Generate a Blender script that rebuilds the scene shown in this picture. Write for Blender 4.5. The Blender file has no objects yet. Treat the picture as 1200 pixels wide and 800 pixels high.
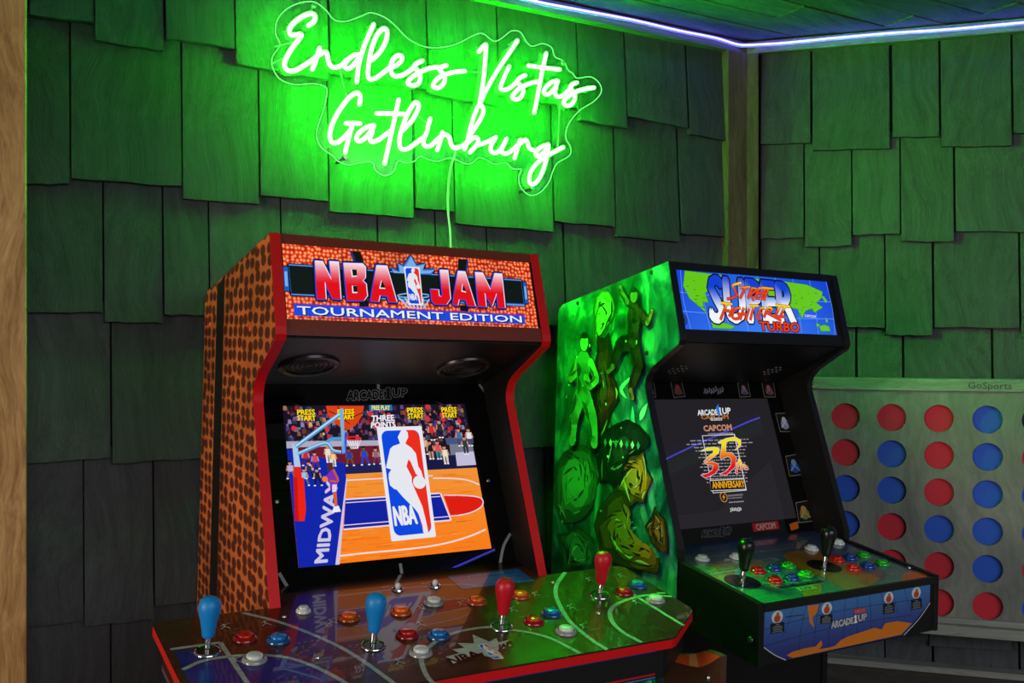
import bpy, bmesh, math, random
from mathutils import Vector, Matrix
from mathutils.geometry import tessellate_polygon
random.seed(7)
SC = bpy.context.scene
COL = SC.collection

# ------------------------------------------------------------------ camera, world, lights, exposure
cam_data = bpy.data.cameras.new('camera')
cam_data.sensor_width = 36.0
cam_data.lens = 36.0 * 1060.0 / 1200.0
cam_data.clip_start = 0.02
cam = bpy.data.objects.new('camera', cam_data)
cam.location = (0.0, 0.0, 1.30)
cam.rotation_euler = (math.radians(90), 0, 0)
COL.objects.link(cam)
SC.camera = cam

WORLD_LEVEL = 0.09
wd = bpy.data.worlds.new('world')
SC.world = wd
wd.use_nodes = True
wd.node_tree.nodes['Background'].inputs[0].default_value = (0.95, 0.98, 1.0, 1)
wd.node_tree.nodes['Background'].inputs[1].default_value = WORLD_LEVEL

def area_light(name, loc, target, size, size_y, power, color):
    d = bpy.data.lights.new(name, 'AREA')
    d.shape = 'RECTANGLE'; d.size = size; d.size_y = size_y; d.energy = power; d.color = color
    o = bpy.data.objects.new(name, d)
    o.location = loc
    o.rotation_euler = (Vector(target) - Vector(loc)).to_track_quat('-Z', 'Y').to_euler()
    COL.objects.link(o)
    return o
# added warm fill that brightens the pine post, behind and left of the camera
area_light('warm_post_fill', (-2.6, -1.2, 1.45), (-0.9, 1.8, 0.8), 1.2, 1.4, 62, (1.0, 0.86, 0.68))

# added soft box standing for sky behind the camera, placed to light lower walls
area_light('sky_softbox', (2.98, -2.95, 2.9), (0.3, 1.9, 0.8), 4.5, 2.0, 115, (0.94, 0.97, 1.0))

SC.view_settings.view_transform = 'Standard'
SC.view_settings.look = 'None'
SC.view_settings.gamma = 1
SC.view_settings.use_curve_mapping = False
SC.view_settings.exposure = 0.0
NEON_RGB = (2.6, 430.0, 2.0)
LED_RGB = (1.25, 1.1, 13.0)

# ------------------------------------------------------------------ measured tables (metres)
T = {}
T['shL'] = [[(-0.3485,-0.3187,1.9111,1.9131),(-0.3172,-0.205,1.9199,1.9246),(-0.2034,-0.0755,1.8914,1.8897),(-0.0722,0.0654,1.9162,1.9172),(0.0671,0.2691,1.885,1.8794),(0.273,0.5084,1.8913,1.8891),(0.5106,0.6975,1.8814,1.8772),(0.6999,0.9327,1.9047,1.9005),(0.9353,1.0847,1.87,1.8675),(1.0875,1.295,1.8996,1.8918),(1.3011,1.4391,1.8759,1.8719)],[(-0.3485,-0.2472,1.5975,1.6054),(-0.2457,-0.0408,1.6162,1.6186),(-0.0391,0.1171,1.5933,1.5935),(0.1189,0.2691,1.6119,1.6124),(0.2711,0.4738,1.5889,1.5882),(0.4781,0.5772,1.6124,1.6094),(0.5794,0.855,1.5811,1.5791),(0.8601,1.0485,1.6054,1.6019),(1.0513,1.2648,1.5773,1.5753),(1.2708,1.4391,1.598,1.5969)],[(-0.3485,-0.1881,1.3547,1.3572),(-0.1866,-0.0771,1.3387,1.3381),(-0.0755,0.0133,1.3546,1.355),(0.015,0.1646,1.3497,1.348),(0.1665,0.3874,1.3628,1.3584),(0.3895,0.5326,1.3429,1.3403),(0.5348,0.6692,1.3605,1.3561),(0.6715,0.8909,1.3437,1.3414),(0.8961,1.1847,1.3568,1.3602),(1.1877,1.4391,1.3324,1.3389)],[(-0.3485,-0.1742,1.0668,1.0695),(-0.1727,0.0184,1.0584,1.06),(0.0201,0.1646,1.0724,1.073),(0.1665,0.3385,1.0471,1.0497),(0.3405,0.5503,1.0727,1.0754),(0.5525,0.7359,1.051,1.0554),(0.7383,0.9912,1.0341,1.0395),(0.9939,1.217,1.0661,1.0716),(1.22,1.4391,1.0388,1.0445)],[(-0.3485,-0.2232,0.7612,0.7552),(-0.2223,-0.095,0.7442,0.7401),(-0.0934,0.0426,0.7667,0.7616),(0.0443,0.1832,0.7273,0.7253),(0.1851,0.3792,0.7622,0.7556),(0.3813,0.5953,0.7165,0.7113),(0.5976,0.8347,0.7438,0.7377),(0.8373,1.1016,0.7309,0.7306),(1.1044,1.4391,0.7303,0.7306)]]
T['shR'] = [[(0.0505,0.1881,1.8683,1.8626),(0.1927,0.3973,1.8427,1.8336),(0.4039,0.5231,1.8651,1.8602),(0.5274,0.7015,1.8319,1.8241),(0.7056,0.8512,1.8582,1.8513)],[(0.0505,0.1697,1.5956,1.5946),(0.172,0.2973,1.5678,1.5679),(0.2995,0.4236,1.5972,1.5985),(0.4258,0.5594,1.576,1.572),(0.5636,0.7608,1.5998,1.5933),(0.7648,0.9105,1.5636,1.5593)],[(0.0505,0.2111,1.3466,1.3459),(0.2134,0.3841,1.3398,1.3384),(0.3863,0.506,1.3178,1.3164),(0.5103,0.72,1.339,1.3354),(0.7241,0.9105,1.3114,1.3089)],[(0.0505,0.1419,1.0619,1.0617),(0.1442,0.3085,1.0448,1.0444),(0.313,0.4302,1.0803,1.0807),(0.4345,0.6539,1.0573,1.0561),(0.6581,0.9105,1.0838,1.0832)],[(0.0505,0.1996,0.7943,0.7925),(0.2042,0.3907,0.7758,0.7791),(0.3951,0.5424,0.8006,0.7992),(0.5466,0.7097,0.7855,0.7855),(0.7138,0.9105,0.8155,0.8172)],[(0.0505,0.2566,0.5145,0.5217),(0.2589,0.4952,0.4715,0.4806),(0.4974,0.7015,0.4667,0.4715),(0.7036,0.9105,0.5038,0.511)]]
T['neon'] = [[[(0.205,1.9707),(0.216,1.9801),(0.2193,1.9915),(0.2127,1.9968),(0.1974,1.9908),(0.1757,1.9731),(0.1643,1.9563),(0.166,1.9448),(0.1767,1.9456),(0.1891,1.9491),(0.1854,1.9395),(0.1675,1.9131),(0.1549,1.8878),(0.1549,1.874),(0.1638,1.8679),(0.1778,1.8716),(0.1974,1.8857),(0.2127,1.8977),(0.2248,1.9103)]],[[(0.2292,1.9261),(0.2226,1.9046),(0.2138,1.8795)],[(0.2204,1.9053),(0.2381,1.9189),(0.2448,1.9177),(0.2475,1.9062),(0.2515,1.8938),(0.2617,1.8898),(0.2775,1.8966),(0.2877,1.9091)]],[[(0.3176,1.9258),(0.3049,1.9227),(0.29,1.9083),(0.2843,1.8965),(0.2923,1.8915),(0.3049,1.9018),(0.3188,1.9215)],[(0.3504,1.9966),(0.3398,1.9726),(0.3293,1.9475),(0.3188,1.9127),(0.3146,1.8899),(0.3123,1.8664)]],[[(0.3481,1.9197),(0.3647,1.9379),(0.3777,1.9602),(0.3825,1.9789),(0.3813,1.9899),(0.3742,1.9921),(0.3635,1.9825),(0.354,1.9653),(0.3458,1.9416),(0.3404,1.9141),(0.3376,1.887),(0.3423,1.8761),(0.3564,1.8808),(0.373,1.8943),(0.3861,1.9064)]],[[(0.3861,1.9064),(0.4042,1.9158),(0.4163,1.9278),(0.4175,1.9371),(0.409,1.9385),(0.3981,1.9296),(0.3914,1.915),(0.3916,1.9016),(0.3981,1.8917),(0.4139,1.8935),(0.4309,1.9039),(0.4469,1.9176)]],[[(0.4668,1.935),(0.4543,1.9279),(0.4477,1.92),(0.4556,1.9109),(0.4625,1.9005),(0.4586,1.8839),(0.4445,1.8762),(0.4322,1.8791),(0.4371,1.8895),(0.4506,1.9011),(0.4655,1.9112),(0.4855,1.9211),(0.5057,1.9271)]],[[(0.5274,1.9338),(0.5159,1.929),(0.5096,1.9235),(0.5185,1.9132),(0.5236,1.9023),(0.5198,1.8901),(0.507,1.8795),(0.4944,1.8808),(0.4976,1.8917),(0.5108,1.9051),(0.5313,1.9155),(0.5519,1.9227),(0.5741,1.9276)]],[[(0.6112,1.9786),(0.6216,1.9909),(0.6297,1.9971),(0.6291,1.9791),(0.6248,1.9266),(0.6183,1.8854),(0.6135,1.8574),(0.6313,1.8929),(0.6608,1.9419),(0.6874,1.9809),(0.7143,2.0204)]],[[(0.6924,1.9554),(0.6831,1.9373)],[(0.6807,1.9317),(0.6708,1.9099),(0.6701,1.8996),(0.6807,1.8982),(0.6991,1.9086),(0.7143,1.9233)]],[[(0.7364,1.9412),(0.7211,1.9322),(0.715,1.9219),(0.7262,1.9132),(0.7313,1.9006),(0.7228,1.8847),(0.7076,1.8798),(0.7015,1.8863),(0.7177,1.9047),(0.7415,1.9198),(0.7622,1.928),(0.7761,1.9314)]],[[(0.7953,2.0021),(0.7848,1.9586),(0.7743,1.9094),(0.7622,1.8549)],[(0.746,1.9657),(0.7935,1.9674),(0.8342,1.9695)]],[[(0.8271,1.9407),(0.8093,1.9337),(0.7935,1.918),(0.79,1.9056),(0.8023,1.9042),(0.8199,1.9216),(0.8295,1.9395)],[(0.8253,1.9284),(0.821,1.9112),(0.8271,1.9015),(0.8431,1.906),(0.8575,1.9192),(0.8683,1.9298)]],[[(0.8847,1.9442),(0.8701,1.937),(0.8654,1.9279),(0.8756,1.9186),(0.8799,1.9054),(0.8701,1.8889),(0.8539,1.8832),(0.846,1.8904),(0.8593,1.9058),(0.8847,1.9222),(0.9122,1.9327),(0.9363,1.9391)]],[[(0.3186,1.8184),(0.32,1.836),(0.3113,1.8418),(0.2924,1.8267),(0.2694,1.7933),(0.2551,1.7613),(0.2517,1.7389),(0.258,1.7272),(0.2722,1.7315),(0.288,1.7471),(0.3011,1.7639)],[(0.288,1.7726),(0.304,1.7748),(0.3191,1.776)],[(0.3011,1.7694),(0.2938,1.7422),(0.2857,1.7094)]],[[(0.351,1.7758),(0.3333,1.769),(0.3156,1.753),(0.3113,1.7399),(0.3215,1.7383),(0.3377,1.7526),(0.3516,1.7739)],[(0.3481,1.7608),(0.3421,1.7447),(0.3481,1.7392),(0.363,1.7456),(0.3795,1.7587),(0.3916,1.7686)]],[[(0.4099,1.8393),(0.4007,1.7982),(0.3886,1.7455),(0.3765,1.6946)],[(0.3585,1.803),(0.3931,1.8069),(0.4284,1.8096)]],[[(0.4191,1.7718),(0.4423,1.7975),(0.4573,1.8253),(0.4573,1.8374),(0.447,1.8361),(0.4315,1.8105),(0.4182,1.7774),(0.412,1.7509),(0.4145,1.7326),(0.4284,1.7312),(0.4485,1.7448),(0.4689,1.7615)]],[[(0.487,1.8063),(0.4806,1.786)],[(0.48,1.7787),(0.4711,1.7574),(0.4721,1.7444),(0.4847,1.7437),(0.5007,1.7562),(0.5151,1.771)]],[[(0.5173,1.7788),(0.5122,1.7587),(0.5047,1.7378)],[(0.4953,1.7522),(0.5122,1.768),(0.5258,1.7748),(0.535,1.7683),(0.5395,1.7539),(0.5481,1.7464),(0.5689,1.7539),(0.5812,1.7646)]],[[(0.5882,1.7811),(0.6076,1.8086),(0.6219,1.834),(0.6212,1.8498),(0.6112,1.8527),(0.6005,1.8314),(0.59,1.8002),(0.5812,1.7662),(0.5742,1.7466)],[(0.5812,1.7615),(0.597,1.7752),(0.6076,1.7754),(0.6076,1.7627),(0.5882,1.7408)],[(0.6041,1.7576),(0.6326,1.7695),(0.6543,1.7815)]],[[(0.6561,1.7829),(0.6441,1.7634),(0.6434,1.749),(0.6579,1.7467),(0.6743,1.7618),(0.6853,1.7823)],[(0.6835,1.7789),(0.6732,1.7601),(0.6743,1.7474),(0.6909,1.75),(0.715,1.77)]],[[(0.7224,1.7838),(0.715,1.7612),(0.7075,1.7394)],[(0.715,1.7693),(0.7356,1.7852),(0.7431,1.7805),(0.7488,1.7664),(0.7659,1.7633),(0.7793,1.7712)]],[[(0.8012,1.7811),(0.7812,1.7731),(0.7666,1.7568),(0.7716,1.7491),(0.7869,1.7589),(0.8012,1.7758)],[(0.8024,1.7753),(0.7958,1.7433),(0.7831,1.7091),(0.7659,1.6846),(0.7499,1.6826),(0.7499,1.7045),(0.7678,1.7307),(0.8005,1.7546),(0.8443,1.779)]]]
T['board_outline'] = [(0.2134,2.0258),(0.2429,2.0151),(0.2628,1.9961),(0.2897,1.9962),(0.3238,2.0133),(0.348,2.0254),(0.3795,2.0211),(0.4044,2.0074),(0.4368,1.9826),(0.4734,1.9716),(0.5107,1.9741),(0.5563,1.9897),(0.6029,2.0182),(0.6266,2.0256),(0.6545,2.0126),(0.6747,2.0215),(0.7033,2.0449),(0.7281,2.0461),(0.7448,2.0258),(0.7616,2.0176),(0.7913,2.0289),(0.8171,2.0228),(0.8257,2.0021),(0.8519,1.995),(0.8651,1.9747),(0.8784,1.9692),(0.8918,1.9584),(0.9323,1.9679),(0.9597,1.9544),(0.9643,1.9323),(0.9414,1.9065),(0.9052,1.8831),(0.8784,1.8574),(0.8607,1.8293),(0.859,1.8031),(0.8713,1.7858),(0.8696,1.7633),(0.8344,1.7413),(0.8214,1.7217),(0.8085,1.6911),(0.7828,1.6634),(0.7532,1.6552),(0.7281,1.6734),(0.7239,1.6982),(0.7306,1.7154),(0.7074,1.7147),(0.6869,1.7271),(0.6585,1.7208),(0.6345,1.7291),(0.6147,1.732),(0.599,1.7186),(0.5795,1.7146),(0.5524,1.7224),(0.5334,1.7226),(0.5107,1.7135),(0.4882,1.7147),(0.466,1.7207),(0.4514,1.7077),(0.4295,1.7022),(0.4115,1.7038),(0.4008,1.6794),(0.3795,1.6688),(0.3584,1.6788),(0.3514,1.6947),(0.3306,1.6946),(0.2964,1.6848),(0.2729,1.6903),(0.2595,1.7019),(0.2396,1.7128),(0.2265,1.7306),(0.2265,1.7562),(0.2396,1.7962),(0.2482,1.8359),(0.2429,1.8481),(0.2167,1.8508),(0.178,1.8435),(0.1463,1.8504),(0.1307,1.8732),(0.1307,1.895),(0.1463,1.9225),(0.1369,1.946),(0.1432,1.9784),(0.1716,2.0086)]
T['board_screw'] = [(0.2167,2.0155),(0.8449,1.988),(0.2877,1.6983),(0.7574,1.6707)]
T['sign_lead'] = [[(0.2752,1.8893),(0.29,1.8343)],[(0.5795,1.9285),(0.621,1.9325)],[(0.461,1.8097),(0.481,1.7971)],[(0.8386,1.8888),(0.8325,1.7812)],[(0.1355,1.9162),(0.1771,1.9329)],[(0.1305,1.8805),(0.1518,1.8943)]]
T['sign_cord'] = [(0.5568,1.754),(0.5545,1.7316),(0.5512,1.7031),(0.5523,1.6528),(0.5556,1.6026),(0.5612,1.5525),(0.5612,1.502),(0.559,1.4413)]
T['nm_art'] = [(0.0187,0.1458),(0.4733,0.1489),(0.4661,0.029),(0.0195,0.0267)]
T['nm_N'] = [(0.0692,0.123),(0.0813,0.1229),(0.094,0.0916),(0.093,0.1238),(0.1078,0.1239),(0.1071,0.0594),(0.0934,0.0597),(0.0829,0.088),(0.0827,0.0582),(0.0683,0.058)]
T['nm_B'] = [(0.1163,0.1225),(0.1483,0.1238),(0.1533,0.1181),(0.1516,0.0991),(0.1467,0.0938),(0.152,0.0882),(0.1522,0.0675),(0.1456,0.0594),(0.1177,0.0576)]
T['nm_B1'] = [(0.128,0.1124),(0.1376,0.1125),(0.1375,0.1002),(0.1287,0.0986)]
T['nm_B2'] = [(0.1275,0.0838),(0.1362,0.0843),(0.1357,0.0716),(0.1274,0.0711)]
T['nm_A'] = [(0.1729,0.1225),(0.1909,0.1228),(0.2027,0.0592),(0.1888,0.0595),(0.1867,0.0693),(0.1739,0.0696),(0.1709,0.0586),(0.1572,0.0589)]
T['nm_A1'] = [(0.179,0.0968),(0.174,0.0815),(0.1849,0.0815)]
T['nm_tab'] = [(0.0183,0.1094),(0.0255,0.1103),(0.0257,0.0695),(0.0181,0.0696)]
T['nm_seam'] = [(0.1307,0.1455),(0.1483,0.1459),(0.1547,0.1182),(0.1363,0.1199)]
T['nm_seam2'] = [(0.1385,0.06),(0.1554,0.0608),(0.1545,0.05),(0.138,0.0493)]
T['nm_J'] = [(0.2874,0.1222),(0.3025,0.1226),(0.3015,0.0701),(0.2927,0.0594),(0.2705,0.0594),(0.2663,0.0642),(0.2662,0.0857),(0.2809,0.0855),(0.2807,0.0742),(0.2848,0.0733),(0.2875,0.0776)]
T['nm_A3'] = [(0.322,0.1224),(0.3352,0.1222),(0.3479,0.0588),(0.3326,0.0592),(0.3307,0.0694),(0.3177,0.0698),(0.3141,0.0587),(0.3046,0.0599)]
T['nm_A4'] = [(0.3279,0.0996),(0.3239,0.0847),(0.3328,0.0831)]
T['nm_M'] = [(0.3552,0.1225),(0.3698,0.1224),(0.3813,0.091),(0.3937,0.1229),(0.4086,0.1227),(0.4063,0.0583),(0.3927,0.0587),(0.393,0.0853),(0.3803,0.0592),(0.3692,0.0851),(0.369,0.0587),(0.3539,0.0591)]
T['nm_tab2'] = [(0.4512,0.1102),(0.4577,0.1095),(0.456,0.0691),(0.4493,0.0699)]
T['nm_seam3'] = [(0.3265,0.1461),(0.3454,0.1464),(0.3378,0.1171),(0.3236,0.1172)]
T['nm_seam4'] = [(0.3198,0.0606),(0.3365,0.0604),(0.3347,0.0499),(0.3185,0.0503)]
T['nm_star'] = [(0.2029,0.1114),(0.1996,0.1193),(0.2133,0.1141),(0.2127,0.1284),(0.2225,0.1239),(0.2371,0.1446),(0.2457,0.1276),(0.2619,0.1319),(0.2564,0.1201),(0.2789,0.1226),(0.2704,0.1138),(0.2482,0.1123)]
T['nm_logo'] = [(0.2221,0.1235),(0.2506,0.1244),(0.2498,0.0564),(0.2237,0.0562)]
T['nm_rim'] = [(0.2071,0.0724),(0.2258,0.0764),(0.2444,0.0769),(0.2629,0.0753),(0.2541,0.0707),(0.2128,0.0692)]
T['nm_bar'] = [(0.0275,0.1139),(0.4481,0.1133),(0.4476,0.0662),(0.0284,0.0645)]
T['nm_strip'] = [(0.0301,0.049),(0.4442,0.0471),(0.4425,0.03),(0.0303,0.0291)]
T['nm_text'] = [(0.0358,0.0312),(0.4363,0.0324),(0.4365,0.0443),(0.0354,0.0446)]
T['nb_screen'] = [(0.0684,0.0263),(0.4227,0.0276),(0.4336,0.311),(0.0705,0.3108)]
T['nb_ball'] = [(0.1479,0.3091),(0.2197,0.3082),(0.2124,0.2877),(0.1978,0.2699),(0.1836,0.2624),(0.1721,0.266),(0.1573,0.2786),(0.1493,0.2933)]
T['nb_press1'] = [(0.0939,0.2822),(0.1264,0.2808),(0.126,0.3022),(0.0949,0.302)]
T['nb_press2'] = [(0.1668,0.2822),(0.1983,0.2821),(0.1993,0.3021),(0.1683,0.3016)]
T['nb_free'] = [(0.2286,0.2989),(0.2741,0.2982),(0.2744,0.3095),(0.2296,0.3095)]
T['nb_three'] = [(0.2273,0.2647),(0.2754,0.2653),(0.2744,0.2894),(0.2317,0.2885)]
T['nb_press3'] = [(0.3022,0.2814),(0.334,0.282),(0.3351,0.3033),(0.3039,0.303)]
T['nb_press4'] = [(0.3734,0.2819),(0.4046,0.2823),(0.4059,0.3031),(0.3742,0.3028)]
T['nb_arm1'] = [(0.0849,0.2337),(0.1721,0.2929)]
T['nb_arm2'] = [(0.0877,0.2208),(0.1376,0.2384),(0.1509,0.2249),(0.1654,0.2211)]
T['nb_arm3'] = [(0.1376,0.2384),(0.1512,0.2456),(0.1685,0.2462)]
T['nb_bboard'] = [(0.1721,0.302),(0.179,0.3042),(0.1728,0.2197),(0.1668,0.2177)]
T['nb_bbblue'] = [(0.1764,0.257),(0.181,0.2591),(0.1736,0.2175),(0.167,0.2166)]
T['nb_rim'] = [(0.1772,0.2459),(0.1907,0.2488),(0.2056,0.245),(0.191,0.2428)]
T['nb_net'] = [(0.1786,0.2436),(0.2042,0.2428),(0.1966,0.2265),(0.1845,0.2263)]
T['nb_polew'] = [(0.0797,0.2392),(0.0886,0.2396),(0.0904,0.1975),(0.0793,0.198)]
T['nb_poler'] = [(0.0776,0.197),(0.0904,0.1975),(0.0902,0.1559),(0.0772,0.1567)]
T['nb_poler2'] = [(0.0757,0.1792),(0.0938,0.1783),(0.0917,0.1229),(0.087,0.1031),(0.0712,0.1043)]
T['nb_court'] = [(0.168,0.181),(0.2487,0.1781)]
T['nb_stripeR'] = [(0.1692,0.1744),(0.1316,0.0259),(0.1387,0.0256),(0.1709,0.1743)]
T['nb_key'] = [(0.1627,0.1357),(0.2509,0.1376),(0.2584,0.0849),(0.153,0.0838)]
T['nb_keyR'] = [(0.3452,0.1362),(0.357,0.0839),(0.3538,0.0848),(0.3418,0.136)]
T['nb_redarc'] = [(0.3491,0.1315),(0.375,0.1299),(0.4035,0.1271),(0.4222,0.1225),(0.427,0.1155),(0.4228,0.1068),(0.4077,0.0989),(0.385,0.0938),(0.3562,0.0926)]
T['nb_linefar'] = [(0.169,0.1697),(0.2389,0.1696)]
T['nb_arcfar'] = [(0.3336,0.1647),(0.3666,0.1629),(0.402,0.1577),(0.4259,0.1472)]
T['nb_linenear'] = [(0.1414,0.0398),(0.2365,0.0417)]
T['nb_arcnear'] = [(0.1896,0.0404),(0.2541,0.0402),(0.3079,0.0416),(0.35,0.0458),(0.3892,0.0532),(0.4224,0.0625)]
T['nb_midway'] = [(0.0973,0.0322),(0.1182,0.0321),(0.1527,0.1667),(0.1342,0.1699)]
T['nb_plbody'] = [(0.14,0.1867),(0.1468,0.1906),(0.1527,0.1691),(0.1486,0.1524),(0.1371,0.1531),(0.1381,0.1698),(0.1298,0.1703),(0.1305,0.1766)]
T['nb_plhead'] = [(0.1376,0.2017),(0.1472,0.2024),(0.1467,0.1895),(0.1359,0.1869)]
T['nb_plball'] = [(0.1301,0.1734)]
T['nb_plshort'] = [(0.1418,0.1631),(0.1501,0.1627),(0.148,0.1502),(0.1402,0.1496)]
T['nb_plleg'] = [(0.1412,0.1495),(0.1479,0.1491),(0.1467,0.1253),(0.1415,0.1256)]
T['nb_plshoe'] = [(0.1402,0.1237),(0.1487,0.1252),(0.1516,0.1146),(0.1349,0.1138)]
T['nb_barrier'] = [(0.0706,0.2449),(0.241,0.2417),(0.2396,0.2316),(0.0694,0.2322)]
T['nb_maroon'] = [(0.091,0.2335),(0.2418,0.2315),(0.2369,0.1973),(0.0919,0.2016)]
T['nb_seatblue'] = [(0.1672,0.2004),(0.2394,0.1994),(0.2374,0.1775),(0.1647,0.1801)]
T['nb_bench1'] = [(0.1794,0.2085)]
T['nb_bench2'] = [(0.2075,0.2095)]
T['nb_bench3'] = [(0.2296,0.2086)]
T['nb_table1'] = [(0.3724,0.2418),(0.4308,0.2417),(0.4297,0.2298),(0.3736,0.2282)]
T['nb_table2'] = [(0.3787,0.2292),(0.4308,0.2286),(0.43,0.2121),(0.3776,0.2072)]
T['nb_table3'] = [(0.3879,0.2125),(0.429,0.2133),(0.4275,0.1865),(0.3867,0.186)]
T['nb_fan1'] = [(0.3376,0.2156)]
T['nb_fan2'] = [(0.3531,0.215)]
T['nb_fan3'] = [(0.3659,0.2053)]
T['nb_fan4'] = [(0.364,0.2566)]
T['nb_fan5'] = [(0.3463,0.2523)]
T['nb_fan6'] = [(0.4015,0.239)]
T['nb_fan7'] = [(0.4226,0.2384)]
T['nb_fan8'] = [(0.4107,0.2222)]
T['nb_fan9'] = [(0.3274,0.2252)]
T['nb_cheer1'] = [(0.1414,0.2166)]
T['nb_cheer2'] = [(0.1499,0.2076)]
T['nb_sit1'] = [(0.1012,0.2118)]
T['nb_sit2'] = [(0.117,0.2048)]
T['nb_sit3'] = [(0.1048,0.1884)]
T['nb_sit4'] = [(0.0954,0.1763)]
T['nb_sit5'] = [(0.1178,0.1751)]
T['nb_sit6'] = [(0.0724,0.19)]
T['nb_logo'] = [(0.2383,0.2646),(0.3257,0.265),(0.3194,0.058),(0.2359,0.0567)]
T['nb_silA'] = [(0.2845,0.2586),(0.2785,0.2496),(0.2755,0.2452),(0.2769,0.2394),(0.2782,0.2326),(0.2638,0.2285),(0.2573,0.2231),(0.2481,0.199),(0.2442,0.1882),(0.2538,0.1844),(0.2478,0.177),(0.2465,0.1683),(0.2472,0.1553)]
T['nb_silB'] = [(0.2466,0.166),(0.254,0.1482),(0.2583,0.1469),(0.2684,0.1322),(0.2874,0.1094),(0.2927,0.1005),(0.2947,0.0918),(0.2974,0.0767),(0.2966,0.0661),(0.3,0.0621),(0.3059,0.0633),(0.3062,0.0717),(0.3049,0.091),(0.3027,0.1127),(0.2976,0.1303),(0.2925,0.1481),(0.2897,0.1593)]
T['nb_silC'] = [(0.2912,0.1682),(0.284,0.1885),(0.2896,0.2017),(0.2935,0.197),(0.3,0.1733),(0.3041,0.1697),(0.313,0.1671),(0.3113,0.1783),(0.307,0.1874),(0.3064,0.2123),(0.2989,0.2239),(0.2886,0.2322),(0.2918,0.2378),(0.2963,0.2445),(0.2966,0.2537),(0.2927,0.2589)]
T['nb_silball'] = [(0.3044,0.1575)]
T['nb_brand'] = [(0.1896,0.32),(0.3077,0.325),(0.3106,0.3433),(0.1932,0.3415)]
T['nb_l1'] = [(0.247,0.0173),(0.2472,-0.0018)]
T['nb_l2'] = [(0.4666,0.3522),(0.4898,0.3148)]
T['nb_l3'] = [(0.4725,0.0512),(0.4532,0.0288),(0.4396,-0.0014)]
T['nb_l4'] = [(0.0377,0.0224),(0.0492,-0.002)]
T['nb_l5'] = [(0.2543,0.3541),(0.2535,0.342)]
T['nd_arc1'] = [(-0.0411,-0.0839),(-0.0023,-0.129),(0.0304,-0.1833),(0.0565,-0.2391),(0.0723,-0.2915),(0.0819,-0.3364),(0.0873,-0.3631),(0.0892,-0.397)]
T['nd_k1'] = [(-0.1559,-0.1745),(-0.0913,-0.1744)]
T['nd_k2'] = [(-0.0913,-0.1744),(-0.0837,-0.2991),(-0.0821,-0.3253)]
T['nd_k3'] = [(-0.1508,-0.2387),(-0.1248,-0.2225),(-0.0945,-0.2199),(-0.0648,-0.2241),(-0.0351,-0.2366),(-0.0108,-0.2571),(0.0143,-0.2997),(0.0296,-0.3399),(0.034,-0.3629)]
T['nd_bl1'] = [(-0.1515,-0.1841),(-0.1,-0.1841),(-0.0965,-0.2166),(-0.1201,-0.2202),(-0.1502,-0.2351)]
T['nd_bl2'] = [(-0.1512,-0.241),(-0.1257,-0.2273),(-0.0955,-0.2249),(-0.066,-0.229),(-0.0363,-0.2415),(-0.0122,-0.2619),(0.0129,-0.3043),(0.0282,-0.3442),(0.0321,-0.3622),(-0.0543,-0.3513),(-0.1436,-0.336)]
T['nd_cir'] = [(0.1378,-0.3934),(0.1349,-0.3679),(0.1401,-0.3365),(0.1529,-0.3032),(0.1869,-0.2691),(0.2236,-0.2503),(0.2551,-0.2444),(0.2906,-0.2482),(0.3183,-0.2687),(0.3428,-0.2903),(0.359,-0.3185),(0.3703,-0.369)]
T['nd_arc2'] = [(0.531,-0.0789),(0.4905,-0.1182),(0.4618,-0.1563),(0.4403,-0.2014),(0.4201,-0.2609),(0.4145,-0.3056),(0.413,-0.3399),(0.4155,-0.3726)]
T['nd_k4'] = [(0.4809,-0.3692),(0.4758,-0.3278),(0.4834,-0.2903),(0.5045,-0.2549),(0.5357,-0.2317),(0.5771,-0.2186),(0.612,-0.2169),(0.6489,-0.2344)]
T['nd_k5'] = [(0.5874,-0.2073),(0.5862,-0.3395)]
T['nd_k6'] = [(0.6331,-0.2135),(0.6481,-0.2181)]
T['nd_mid'] = [(0.2412,-0.0076),(0.2195,-0.0421)]
T['nd_inst'] = [(0.315,-0.0991),(0.4544,-0.101),(0.4558,-0.0384),(0.3163,-0.0363)]
T['nd_star'] = [(0.1829,-0.3159),(0.1806,-0.3406),(0.2015,-0.331),(0.2375,-0.3201),(0.2347,-0.331),(0.2508,-0.3482),(0.2581,-0.3478),(0.2618,-0.3226),(0.2911,-0.3143),(0.2856,-0.3031),(0.295,-0.2968),(0.2744,-0.2993),(0.2791,-0.2851),(0.2634,-0.2924),(0.251,-0.2627),(0.2398,-0.2906),(0.2172,-0.2816),(0.2199,-0.2991),(0.2012,-0.2975),(0.2053,-0.312)]
T['nd_nba'] = [(0.1795,-0.343),(0.2323,-0.3301),(0.2305,-0.3118),(0.1817,-0.3212)]
T['nd_jam'] = [(0.2605,-0.3251),(0.2882,-0.3195),(0.2945,-0.303),(0.2702,-0.3071)]
T['nd_logo'] = [(0.242,-0.2975),(0.2552,-0.2971),(0.2569,-0.3474),(0.2425,-0.3453)]
T['nd_btn'] = [('red',-0.058,-0.1742),('blue',-0.0169,-0.1939),('white',-0.0612,-0.2421),('orange',0.0999,-0.1528),('red',0.1588,-0.2355),('blue',0.201,-0.2528),('white',0.1542,-0.2954),('orange',0.182,-0.1561),('white',0.2449,-0.1375),('orange',0.3133,-0.1555),('red',0.3615,-0.2535),('blue',0.4047,-0.2351),('white',0.3899,-0.3007),('orange',0.3945,-0.1548),('red',0.5754,-0.1955),('blue',0.6191,-0.1762),('white',0.6076,-0.2411)]
T['nd_joy'] = [(-0.1126,-0.1976),(0.1007,-0.2514),(0.3055,-0.2532),(0.5277,-0.1926)]
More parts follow.
